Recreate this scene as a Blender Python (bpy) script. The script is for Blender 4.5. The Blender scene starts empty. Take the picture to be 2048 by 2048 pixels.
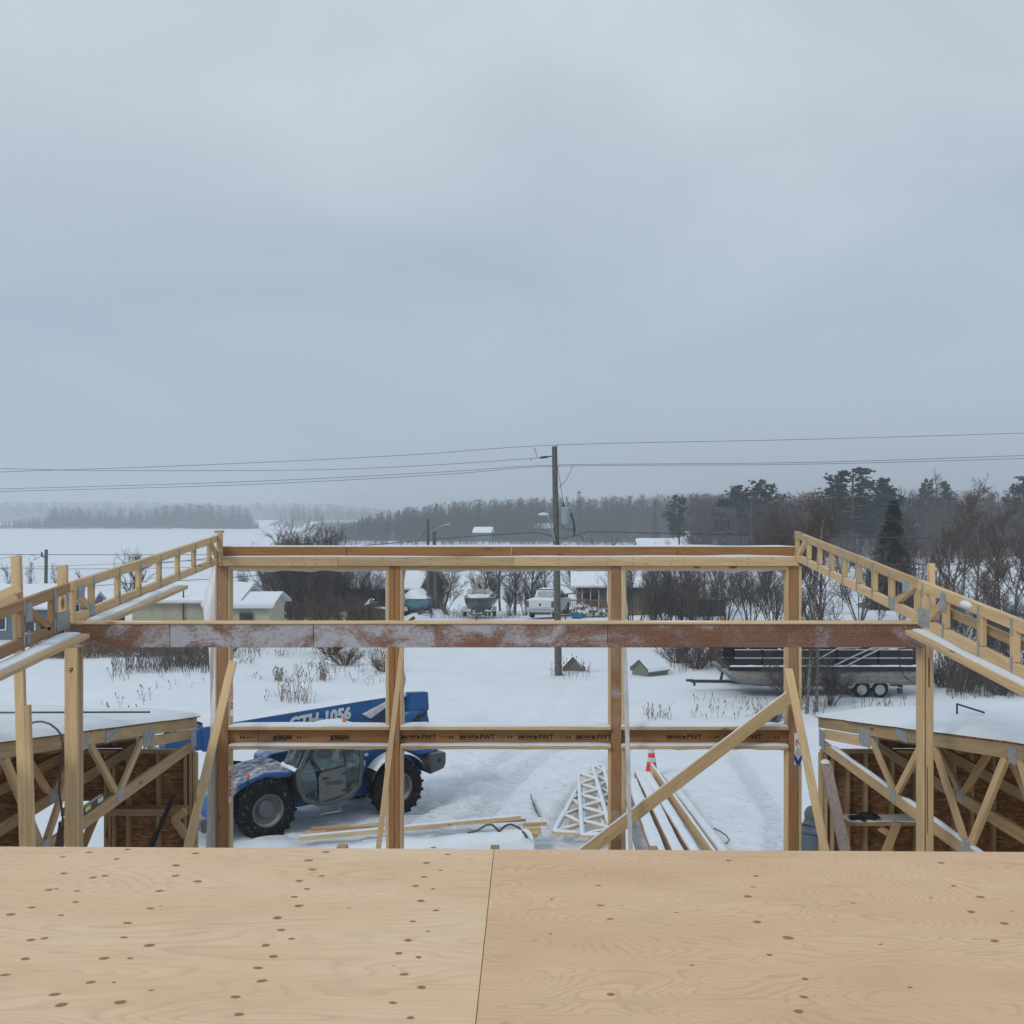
import bpy, bmesh, math, random
import numpy as np
from mathutils import Vector, Matrix

R = math.radians
scene = bpy.context.scene
COL = scene.collection
rnd = random.Random(11)

# ------------------------------------------------------------------ camera
CAMZ, HY, FPX = 7.0, 1036.0, 2048.0          # eye height, horizon row and focal length of the 2048 px photograph
cam_data = bpy.data.cameras.new('camera')
cam_data.sensor_width = 36.0
cam_data.lens = 36.0
cam_data.shift_y = 12.0 / 2048.0
cam_data.clip_start = 0.1
cam_data.clip_end = 12000.0
cam = bpy.data.objects.new('camera', cam_data)
COL.objects.link(cam)
cam.location = (0, 0, CAMZ)
cam.rotation_euler = (R(90), 0, 0)
scene.camera = cam

# ------------------------------------------------------------------ overcast sky
world = bpy.data.worlds.new('World')
scene.world = world
world.use_nodes = True
SUN_EL, SUN_AZ = R(36), R(222)               # azimuth clockwise from +Y: behind the viewer, a little to the left


def build_world():
    nt = world.node_tree
    nt.nodes.clear()
    N, L = nt.nodes.new, nt.links.new
    out = N('ShaderNodeOutputWorld')
    bg = N('ShaderNodeBackground')
    bg.inputs['Strength'].default_value = 0.1
    L(bg.outputs[0], out.inputs['Surface'])
    sky = N('ShaderNodeTexSky')
    sky.sky_type = 'NISHITA'
    sky.sun_disc = False
    sky.sun_elevation = SUN_EL
    sky.sun_rotation = SUN_AZ
    sky.air_density = 1.0
    sky.dust_density = 3.0
    tc = N('ShaderNodeTexCoord')
    sep = N('ShaderNodeSeparateXYZ')
    L(tc.outputs['Generated'], sep.inputs[0])

    def m(op, a, b=None, clamp=False):
        n = N('ShaderNodeMath')
        n.operation = op
        n.use_clamp = clamp
        for i, v in enumerate((a, b)):
            if v is None:
                continue
            if isinstance(v, (int, float)):
                n.inputs[i].default_value = v
            else:
                L(v, n.inputs[i])
        return n.outputs[0]
    up = m('ADD', m('MAXIMUM', sep.outputs['Z'], 0.0), 0.22)
    comb = N('ShaderNodeCombineXYZ')
    L(m('DIVIDE', sep.outputs['X'], up), comb.inputs[0])
    L(m('DIVIDE', sep.outputs['Y'], up), comb.inputs[1])
    n1 = N('ShaderNodeTexNoise')
    n1.inputs['Scale'].default_value = 1.05
    n1.inputs['Detail'].default_value = 5.0
    n1.inputs['Roughness'].default_value = 0.5
    n1.inputs['Distortion'].default_value = 0.5
    mp = N('ShaderNodeMapping')
    mp.inputs['Location'].default_value = (5.1, 8.8, 0.0)
    L(comb.outputs[0], mp.inputs[0])
    L(mp.outputs[0], n1.inputs['Vector'])
    ramp = N('ShaderNodeValToRGB')
    ramp.color_ramp.elements[0].position = 0.34
    ramp.color_ramp.elements[0].color = (0.86, 0.875, 0.905, 1)
    ramp.color_ramp.elements[1].position = 0.70
    ramp.color_ramp.elements[1].color = (1.17, 1.14, 1.105, 1)
    L(n1.outputs['Fac'], ramp.inputs[0])
    # the deck of cloud is brighter overhead than at the horizon
    grad = N('ShaderNodeValToRGB')
    e = grad.color_ramp.elements
    e[0].position = 0.0
    e[0].color = (4.0, 4.82, 5.75, 1)
    e[1].position = 1.0
    e[1].color = (5.9, 6.7, 7.35, 1)
    k = e.new(0.16)
    k.color = (4.45, 5.35, 6.32, 1)
    k = e.new(0.45)
    k.color = (5.75, 6.55, 7.2, 1)
    L(m('MAXIMUM', sep.outputs['Z'], 0.0), grad.inputs[0])
    mul = N('ShaderNodeMix')
    mul.data_type = 'RGBA'
    mul.blend_type = 'MULTIPLY'
    mul.inputs[0].default_value = 1.0
    L(grad.outputs[0], mul.inputs[6])
    # the cloud pattern dissolves into even grey towards the horizon
    soft = N('ShaderNodeMix')
    soft.data_type = 'RGBA'
    soft.inputs[6].default_value = (1, 1, 1, 1)
    L(m('MULTIPLY', m('SUBTRACT', sep.outputs['Z'], 0.04), 4.0, True), soft.inputs[0])
    L(ramp.outputs[0], soft.inputs[7])
    L(soft.outputs[2], mul.inputs[7])
    mix = N('ShaderNodeMix')
    mix.data_type = 'RGBA'
    mix.inputs[0].default_value = 0.94
    L(sky.outputs[0], mix.inputs[6])
    L(mul.outputs[2], mix.inputs[7])
    L(mix.outputs[2], bg.inputs['Color'])


build_world()

sun_data = bpy.data.lights.new('sun', 'SUN')
sun_data.energy = 1.1
sun_data.angle = R(16)
sun_data.color = (1.0, 0.94, 0.84)
sun = bpy.data.objects.new('sun', sun_data)
COL.objects.link(sun)
_sd = Vector((math.sin(SUN_AZ) * math.cos(SUN_EL), math.cos(SUN_AZ) * math.cos(SUN_EL), math.sin(SUN_EL)))
sun.rotation_euler = _sd.to_track_quat('Z', 'Y').to_euler()
sun.location = _sd * 60

scene.view_settings.view_transform = 'Standard'
scene.view_settings.look = 'None'
scene.view_settings.exposure = 0.0
scene.view_settings.gamma = 1.0
scene.view_settings.use_curve_mapping = False
scene.cycles.max_bounces = 6
scene.cycles.diffuse_bounces = 3
scene.cycles.glossy_bounces = 3
scene.cycles.transmission_bounces = 4
scene.cycles.transparent_max_bounces = 12
scene.cycles.volume_bounces = 1
scene.cycles.use_denoising = True
try:
    scene.cycles.denoiser = 'OPENIMAGEDENOISE'
except Exception:
    pass


# ------------------------------------------------------------------ helpers
def P(px, py, Y):
    """A point at depth Y metres that projects to (px, py) of the 2048 px photograph."""
    return Vector(((px - 1024.0) / FPX * Y, Y, CAMZ - (py - HY) / FPX * Y))


def depth_of(py, z=0.0):
    return (CAMZ - z) * FPX / (py - HY)


def tag(o, label=None, cat=None, group=None, kind=None):
    if label:
        o['label'] = label
    if cat:
        o['category'] = cat
    if group:
        o['group'] = group
    if kind:
        o['kind'] = kind
    return o


def empty(name, loc, label=None, cat=None, group=None, rz=0.0, kind=None):
    o = bpy.data.objects.new(name, None)
    COL.objects.link(o)
    o.location = loc
    o.rotation_euler = (0, 0, rz)
    o.empty_display_size = 0.2
    return tag(o, label, cat, group, kind)


def basis(o):
    return Matrix.LocRotScale(o.location, o.rotation_euler, o.scale)


def chain_matrix(o):
    m = Matrix.Identity(4)
    while o is not None:
        m = o.matrix_parent_inverse @ basis(o) @ m if o.parent else basis(o) @ m
        o = o.parent
    return m


def link(name, mesh, mat, parent=None, world=None):
    """Link a mesh as an object; world = its world matrix (the parent's own frame when None)."""
    o = bpy.data.objects.new(name, mesh)
    COL.objects.link(o)
    if mat is not None and not mesh.materials:
        mesh.materials.append(mat)
    if parent is not None:
        o.parent = parent
    if world is not None:
        m = (chain_matrix(parent).inverted() @ world) if parent is not None else world
        loc, rot, sca = m.decompose()
        o.location, o.rotation_euler, o.scale = loc, rot.to_euler(), sca
    return o


WORLD = Matrix.Identity(4)


def box_mesh(sx, sy, sz, bev=0.003):
    bm = bmesh.new()
    bmesh.ops.create_cube(bm, size=1.0)
    for v in bm.verts:
        v.co = Vector((v.co.x * sx, v.co.y * sy, v.co.z * sz))
    if bev > 0:
        bmesh.ops.bevel(bm, geom=bm.edges[:], offset=min(bev, 0.3 * min(sx, sy, sz)), segments=1, affect='EDGES')
    me = bpy.data.meshes.new('board')
    bm.to_mesh(me)
    bm.free()
    return me


def board(name, a, b, w, t, mat, parent=None, n=(0, -1, 0), bev=0.003):
    """A piece of lumber from a to b: grain along its length, thickness t along n, width w across."""
    a, b = Vector(a), Vector(b)
    x = (b - a)
    L = x.length
    x.normalize()
    n = Vector(n)
    z = (n - x * n.dot(x)).normalized()
    y = z.cross(x)
    m = Matrix((x, y, z)).transposed().to_4x4()
    m.translation = (a + b) / 2
    return link(name, box_mesh(L, w, t, bev), mat, parent, m)


def rect(name, px0, px1, py0, py1, Y, d, mat, parent=None, along='x', bev=0.003):
    """Lumber whose front face, at depth Y, covers that rectangle of the view; d is its thickness going back."""
    a, b = P(px0, py0, Y), P(px1, py1, Y)
    x0, x1, z1, z0 = a.x, b.x, a.z, b.z
    yc = Y + d / 2
    if along == 'x':
        return board(name, ((x0), yc, (z0 + z1) / 2), (x1, yc, (z0 + z1) / 2), z1 - z0, d, mat, parent, (0, -1, 0), bev)
    return board(name, ((x0 + x1) / 2, yc, z0), ((x0 + x1) / 2, yc, z1), x1 - x0, d, mat, parent, (0, -1, 0), bev)


class MB:
    """Collects shapes into one mesh."""

    def __init__(self):
        self.v, self.f = [], []

    def add(self, vs, fs, m=None):
        k = len(self.v)
        self.v += [tuple(m @ Vector(p)) if m is not None else tuple(p) for p in vs]
        self.f += [tuple(i + k for i in f) for f in fs]
        return self

    def box(self, c, s, rot=None):
        hx, hy, hz = s[0] / 2, s[1] / 2, s[2] / 2
        vs = [Vector((x * hx, y * hy, z * hz)) for x in (-1, 1) for y in (-1, 1) for z in (-1, 1)]
        fs = [(0, 1, 3, 2), (4, 6, 7, 5), (0, 4, 5, 1), (2, 3, 7, 6), (0, 2, 6, 4), (1, 5, 7, 3)]
        if rot is not None:
            vs = [rot @ p for p in vs]
        c = Vector(c)
        return self.add([p + c for p in vs], fs)

    def bar(self, a, b, w, t, n=(0, 0, 1)):
        a, b = Vector(a), Vector(b)
        x = b - a
        L = x.length
        if L < 1e-6:
            return self
        x.normalize()
        n = Vector(n)
        z = n - x * n.dot(x)
        if z.length < 1e-4:
            z = Vector((1, 0, 0)) - x * x.x
        z.normalize()
        y = z.cross(x)
        return self.box((a + b) / 2, (L, w, t), Matrix((x, y, z)).transposed())

    def tube(self, pts, r, n=8, cap=True):
        pts = [Vector(p) for p in pts]
        rs = r if isinstance(r, (list, tuple)) else [r] * len(pts)
        vs, fs = [], []
        t0 = (pts[1] - pts[0]).normalized()
        u = t0.orthogonal().normalized()
        for i, p in enumerate(pts):
            t = (pts[min(i + 1, len(pts) - 1)] - pts[max(i - 1, 0)]).normalized()
            u = (u - t * u.dot(t))
            u = u.normalized() if u.length > 1e-6 else t.orthogonal().normalized()
            w = t.cross(u)
            for k in range(n):
                a = 2 * math.pi * k / n
                vs.append(p + (u * math.cos(a) + w * math.sin(a)) * rs[i])
        for i in range(len(pts) - 1):
            for k in range(n):
                k2 = (k + 1) % n
                fs.append((i * n + k, i * n + k2, (i + 1) * n + k2, (i + 1) * n + k))
        if cap:
            fs.append(tuple(reversed(range(n))))
            fs.append(tuple((len(pts) - 1) * n + k for k in range(n)))
        return self.add(vs, fs)

    def prism(self, prof, y0, y1, m=None, taper=None):
        """prof: [(x, z)] polygon extruded along local y."""
        k = len(prof)
        vs = [(x, y0, z) for x, z in prof] + [(x, y1, z) for x, z in (taper or prof)]
        fs = [tuple(range(k)), tuple(reversed(range(k, 2 * k)))]
        fs += [(i, i + k, (i + 1) % k + k, (i + 1) % k) for i in range(k)]
        return self.add(vs, fs, m)

    def lathe(self, prof, n=24, m=None):
        """prof: [(r, h)] around local z."""
        vs, fs = [], []
        for r_, h in prof:
            for k in range(n):
                a = 2 * math.pi * k / n
                vs.append((r_ * math.cos(a), r_ * math.sin(a), h))
        for i in range(len(prof) - 1):
            for k in range(n):
                k2 = (k + 1) % n
                fs.append((i * n + k, i * n + k2, (i + 1) * n + k2, (i + 1) * n + k))
        return self.add(vs, fs, m)

    def loft(self, rings, close=True, caps=True):
        n = len(rings[0])
        vs = [p for rg in rings for p in rg]
        fs = []
        for i in range(len(rings) - 1):
            for k in range(n if close else n - 1):
                k2 = (k + 1) % n
                fs.append((i * n + k, i * n + k2, (i + 1) * n + k2, (i + 1) * n + k))
        if caps and close:
            fs.append(tuple(reversed(range(n))))
            fs.append(tuple((len(rings) - 1) * n + k for k in range(n)))
        return self.add(vs, fs)

    def mesh(self, name, smooth=False, bevel=0.0):
        me = bpy.data.meshes.new(name)
        me.from_pydata(self.v, [], self.f)
        bm = bmesh.new()
        bm.from_mesh(me)
        bmesh.ops.recalc_face_normals(bm, faces=bm.faces[:])
        if bevel > 0:
            es = [e for e in bm.edges if len(e.link_faces) == 2 and e.calc_face_angle(0) > 0.5]
            bmesh.ops.bevel(bm, geom=es, offset=bevel, segments=2, affect='EDGES', clamp_overlap=True)
        bm.to_mesh(me)
        bm.free()
        if smooth:
            for p in me.polygons:
                p.use_smooth = True
            me.set_sharp_from_angle(angle=R(50))
        return me

    def build(self, name, mat, parent=None, world=None, smooth=False, bevel=0.0):
        return link(name, self.mesh(name, smooth, bevel), mat, parent, world)


def np_mesh(name, verts, faces):
    """Fast mesh from an (n,3) array and an (m,3) or (m,4) int array."""
    me = bpy.data.meshes.new(name)
    k = faces.shape[1]
    me.vertices.add(len(verts))
    me.vertices.foreach_set('co', np.ascontiguousarray(verts, dtype=np.float32).ravel())
    me.loops.add(faces.size)
    me.loops.foreach_set('vertex_index', np.ascontiguousarray(faces, dtype=np.int32).ravel())
    me.polygons.add(len(faces))
    me.polygons.foreach_set('loop_start', np.arange(0, faces.size, k, dtype=np.int32))
    me.polygons.foreach_set('loop_total', np.full(len(faces), k, dtype=np.int32))
    me.update(calc_edges=True)
    me.validate()
    return me


def vnoise(x, y, seed=0):
    """Smooth value noise on arrays (period 256)."""
    g = np.random.default_rng(seed).random((256, 256))
    xi, yi = np.floor(x).astype(int), np.floor(y).astype(int)
    fx, fy = x - xi, y - yi
    fx, fy = fx * fx * (3 - 2 * fx), fy * fy * (3 - 2 * fy)
    a, b = g[xi % 256, yi % 256], g[(xi + 1) % 256, yi % 256]
    c, d = g[xi % 256, (yi + 1) % 256], g[(xi + 1) % 256, (yi + 1) % 256]
    return (a * (1 - fx) + b * fx) * (1 - fy) + (c * (1 - fx) + d * fx) * fy


def vn1(x, seed=0):
    return float(vnoise(np.array([x]), np.array([0.5]), seed)[0])


def snow_strip(name, a, b, w, h, parent=None, n=(0, 0, 1), side=None, seg=0.12, rough=0.5, seed=None, mat=None, fade=False):
    """An uneven ridge of lying snow along a-b, w wide and about h deep."""
    a, b = Vector(a), Vector(b)
    x = b - a
    L = x.length
    x.normalize()
    z = Vector(n)
    z = (z - x * z.dot(x)).normalized()
    y = z.cross(x)
    k = max(3, int(L / seg))
    seed = rnd.randrange(1000) if seed is None else seed
    rings = []
    for i in range(k + 1):
        t = i / k
        hh = h * (1 - rough + 2 * rough * vn1(t * L / seg * 0.45, seed))
        ww = w * (0.88 + 0.24 * vn1(t * L / seg * 0.6 + 50, seed))
        if fade or i in (0, k):
            hh *= 0.35 if i in (0, k) else 1
        o = a + x * (L * t)
        rings.append([o - y * ww / 2 - z * 0.004, o - y * ww * 0.47 + z * hh * 0.65, o - y * ww * 0.25 + z * hh,
                      o + y * ww * 0.2 + z * hh * 1.02, o + y * ww * 0.46 + z * hh * 0.7, o + y * ww / 2 - z * 0.004])
    m = MB()
    m.loft(rings)
    return m.build(name, mat or M['snow'], parent, WORLD, smooth=True)


def blob(name, c, r, mat, parent, seed, flat=0.8, n=10, amp=0.35):
    """An uneven lump."""
    m = MB()
    c = Vector(c)
    rings = []
    for i in range(n + 1):
        ph = math.pi * i / n
        ring = []
        for k in range(14):
            f = 1 - amp / 2 + amp * vn1(k * 0.9 + i * 1.7, seed)
            ring.append(c + Vector((r * math.sin(ph) * math.cos(2 * math.pi * k / 14) * f, r * math.sin(ph) * math.sin(2 * math.pi * k / 14) * f, r * flat * math.cos(ph))))
        rings.append(ring)
    m.loft(rings, caps=False)
    return m.build(name, mat, parent, WORLD, smooth=True)


def text(name, body, size, mat, parent, world, extrude=0.0015, shear=0.0, sx=1.0, bold=0.0, fit=None):
    """Lettering as a mesh, starting at the origin of its matrix; fit = (width, height) it is stretched to."""
    cu = bpy.data.curves.new(name, 'FONT')
    cu.body = body
    cu.size = size
    cu.extrude = extrude
    cu.offset = bold
    cu.shear = shear
    cu.align_y = 'CENTER'
    cu.resolution_u = 3
    tmp = bpy.data.objects.new(name + '_tmp', cu)
    me = bpy.data.meshes.new_from_object(tmp)
    bpy.data.objects.remove(tmp)
    bpy.data.curves.remove(cu)
    co = np.empty(len(me.vertices) * 3, dtype=np.float32)
    me.vertices.foreach_get('co', co)
    co = co.reshape(-1, 3)
    if fit:
        lo, hi = co.min(0), co.max(0)
        co[:, 0] = (co[:, 0] - lo[0]) / (hi[0] - lo[0]) * fit[0]
        co[:, 1] = ((co[:, 1] - lo[1]) / (hi[1] - lo[1]) - 0.5) * fit[1]
    co[:, 0] *= sx
    me.vertices.foreach_set('co', co.ravel())
    me.update()
    return link(name, me, mat, parent, world)


FACE_CAM = Matrix(((1, 0, 0), (0, 0, -1), (0, 1, 0))).to_4x4()     # text lying in XZ, read from the camera side


def at_face(p, spin=0.0):
    m = FACE_CAM @ Matrix.Rotation(spin, 4, 'Z')
    m = m.copy()
    m.translation = Vector(p)
    return m


# ------------------------------------------------------------------ materials
M = {}


class NT:
    def __init__(self, name):
        self.mat = bpy.data.materials.new(name)
        self.mat.use_nodes = True
        self.nt = self.mat.node_tree
        self.b = self.nt.nodes['Principled BSDF']
        self.out = self.nt.nodes['Material Output']

    def n(self, t, **kw):
        x = self.nt.nodes.new(t)
        for k, v in kw.items():
            setattr(x, k, v)
        return x

    def l(self, a, b):
        self.nt.links.new(a, b)

    def val(self, v, sock):
        if isinstance(v, (int, float)):
            sock.default_value = v
        elif isinstance(v, (tuple, list)):
            sock.default_value = tuple(v) + ((1,) if len(v) == 3 and sock.type == 'RGBA' else ())
        else:
            self.l(v, sock)

    def math(self, op, a, b=0.0, clamp=False):
        x = self.n('ShaderNodeMath', operation=op, use_clamp=clamp)
        self.val(a, x.inputs[0])
        self.val(b, x.inputs[1])
        return x.outputs[0]

    def coords(self, kind='Object', scale=(1, 1, 1), rand=0.0, rot=(0, 0, 0)):
        tc = self.n('ShaderNodeTexCoord')
        v = tc.outputs[kind]
        if rand:
            oi = self.n('ShaderNodeObjectInfo')
            ad = self.n('ShaderNodeVectorMath', operation='ADD')
            self.l(v, ad.inputs[0])
            mu = self.math('MULTIPLY', oi.outputs['Random'], rand)
            self.l(mu, ad.inputs[1])
            v = ad.outputs[0]
        mp = self.n('ShaderNodeMapping')
        mp.inputs['Scale'].default_value = scale
        mp.inputs['Rotation'].default_value = rot
        self.l(v, mp.inputs[0])
        return mp.outputs[0]

    def noise(self, vec, scale=5, detail=3, rough=0.55, dist=0.0):
        x = self.n('ShaderNodeTexNoise')
        self.l(vec, x.inputs['Vector'])
        x.inputs['Scale'].default_value = scale
        x.inputs['Detail'].default_value = detail
        x.inputs['Roughness'].default_value = rough
        x.inputs['Distortion'].default_value = dist
        return x.outputs['Fac']

    def voronoi(self, vec, scale=5, out='Distance', rand=1.0):
        x = self.n('ShaderNodeTexVoronoi')
        self.l(vec, x.inputs['Vector'])
        x.inputs['Scale'].default_value = scale
        x.inputs['Randomness'].default_value = rand
        return x.outputs[out]

    def ramp(self, fac, stops, interp='LINEAR'):
        x = self.n('ShaderNodeValToRGB')
        x.color_ramp.interpolation = interp
        e = x.color_ramp.elements
        for i, (p, c) in enumerate(stops):
            k = e[i] if i < 2 else e.new(p)
            k.position = p
            c = (c, c, c) if isinstance(c, (int, float)) else c
            k.color = tuple(c) + (1,)
        self.l(fac, x.inputs[0])
        return x.outputs[0]

    def mix(self, fac, a, b, blend='MIX'):
        x = self.n('ShaderNodeMix', data_type='RGBA', blend_type=blend)
        self.val(fac, x.inputs[0])
        self.val(a, x.inputs[6])
        self.val(b, x.inputs[7])
        return x.outputs[2]

    def attr(self, name):
        x = self.n('ShaderNodeAttribute', attribute_type='OBJECT', attribute_name=name)
        return x.outputs['Fac']

    def vary(self, col, amount=0.2):
        oi = self.n('ShaderNodeObjectInfo')
        k = self.math('ADD', self.math('MULTIPLY', oi.outputs['Random'], amount), 1 - amount / 2)
        x = self.n('ShaderNodeVectorMath', operation='SCALE')
        self.val(col, x.inputs[0])
        self.l(k, x.inputs['Scale'])
        return x.outputs[0]

    def bump(self, h, strength=0.3, dist=0.01):
        x = self.n('ShaderNodeBump')
        x.inputs['Strength'].default_value = strength
        x.inputs['Distance'].default_value = dist
        self.l(h, x.inputs['Height'])
        self.l(x.outputs[0], self.b.inputs['Normal'])

    def done(self, col=None, rough=0.6, metal=0.0, spec=None):
        if col is not None:
            self.val(col, self.b.inputs['Base Color'])
        self.val(rough, self.b.inputs['Roughness'])
        self.val(metal, self.b.inputs['Metallic'])
        if spec is not None:
            self.b.inputs['Specular IOR Level'].default_value = spec
        return self.mat


def siding(name, col, pitch=0.2):
    t = NT(name)
    tc = t.n('ShaderNodeTexCoord')
    sp = t.n('ShaderNodeSeparateXYZ')
    t.l(tc.outputs['Object'], sp.inputs[0])
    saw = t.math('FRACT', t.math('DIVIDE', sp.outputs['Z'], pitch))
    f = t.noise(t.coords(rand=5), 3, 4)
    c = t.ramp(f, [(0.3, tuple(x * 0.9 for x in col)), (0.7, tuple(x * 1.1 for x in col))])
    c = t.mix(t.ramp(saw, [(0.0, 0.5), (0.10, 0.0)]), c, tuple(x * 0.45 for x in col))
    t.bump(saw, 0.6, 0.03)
    M[name] = t.done(c, 0.7)


def plain(name, col, rough=0.6, metal=0.0, var=0.12, scale=6.0, spec=None):
    t = NT(name)
    v = t.coords(rand=5.0)
    f = t.noise(v, scale, 4)
    c = t.ramp(f, [(0.3, tuple(x * (1 - var) for x in col)), (0.7, tuple(min(1, x * (1 + var)) for x in col))])
    M[name] = t.done(c, rough, metal, spec)
    return M[name]


def lumber(name, light, dark, knot=(0.16, 0.08, 0.04), frost=0.0, rough=0.75, knots=0.62, var=0.22):
    t = NT(name)
    v = t.coords(scale=(0.7, 9, 9), rand=30.0)
    g = t.noise(v, 2.2, 5, 0.6, 1.2)
    v2 = t.coords(scale=(2.5, 90, 90), rand=30.0)
    fine = t.noise(v2, 2.0, 3)
    c = t.ramp(g, [(0.28, dark), (0.62, light)])
    c = t.mix(t.ramp(fine, [(0.35, 0.35), (0.62, 0.0)]), c, tuple(x * 0.72 for x in light))
    # knots: a few dark spots drawn out along the grain
    kv = t.coords(scale=(2.2, 7, 7), rand=30.0)
    kd = t.voronoi(kv, 1.0)
    kc = t.voronoi(kv, 1.0, 'Color')
    sep = t.n('ShaderNodeSeparateColor')
    t.l(kc, sep.inputs[0])
    has = t.math('LESS_THAN', sep.outputs[0], knots)
    km = t.math('MULTIPLY', has, t.ramp(kd, [(0.06, 1.0), (0.15, 0.0)]))
    c = t.mix(km, c, knot)
    # greyish weathering
    w = t.noise(t.coords(scale=(0.5, 1.2, 1.2), rand=30.0), 2.0, 3)
    c = t.mix(t.ramp(w, [(0.5, 0.0), (0.75, 0.30)]), c, tuple(0.6 * x + 0.05 for x in (light[1], light[1], light[1])))
    if frost:
        def wpos(sc):
            ge = t.n('ShaderNodeNewGeometry')
            mp = t.n('ShaderNodeMapping')
            mp.inputs['Scale'].default_value = sc
            t.l(ge.outputs['Position'], mp.inputs[0])
            return mp.outputs[0]
        big = t.noise(wpos((1.2, 1.6, 1.6)), 2.3, 7, 0.66, 0.8)
        small = t.noise(wpos((14, 20, 20)), 2.5, 4, 0.7)
        lvl = t.attr('frost')
        s = t.math('ADD', t.math('MULTIPLY', big, 0.72), t.math('MULTIPLY', small, 0.28))
        s = t.math('SUBTRACT', t.math('ADD', s, lvl), 0.5)
        fm = t.ramp(s, [(0.50, 0.0), (0.62, 0.82)])
        fine_f = t.noise(wpos((34, 48, 48)), 2.5, 4, 0.7)
        spk = t.math('MULTIPLY', t.ramp(t.math('ADD', fine_f, t.math('MULTIPLY', lvl, 0.45)), [(0.70, 0.0), (0.86, 0.75)]), t.ramp(big, [(0.35, 0.15), (0.6, 1.0)]))
        c = t.mix(t.math('MAXIMUM', fm, spk), c, (0.43, 0.455, 0.51))
    c = t.vary(c, var)
    t.bump(fine, 0.25, 0.004)
    M[name] = t.done(c, rough, spec=0.25)


lumber('spruce', (0.66, 0.48, 0.275), (0.47, 0.325, 0.175), var=0.3)
lumber('spruce_old', (0.50, 0.365, 0.205), (0.34, 0.235, 0.125), var=0.3)
lumber('fir_red', (0.42, 0.26, 0.14), (0.30, 0.17, 0.08), knots=0.35)
lumber('laminated', (0.40, 0.20, 0.075), (0.27, 0.125, 0.042), frost=1, knots=0.25)
lumber('header_wood', (0.38, 0.185, 0.065), (0.26, 0.12, 0.04), frost=1, knots=0.4, var=0.14)
lumber('beam_wood', (0.225, 0.098, 0.045), (0.15, 0.062, 0.028), frost=1, knots=0.15, var=0.1)


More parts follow.
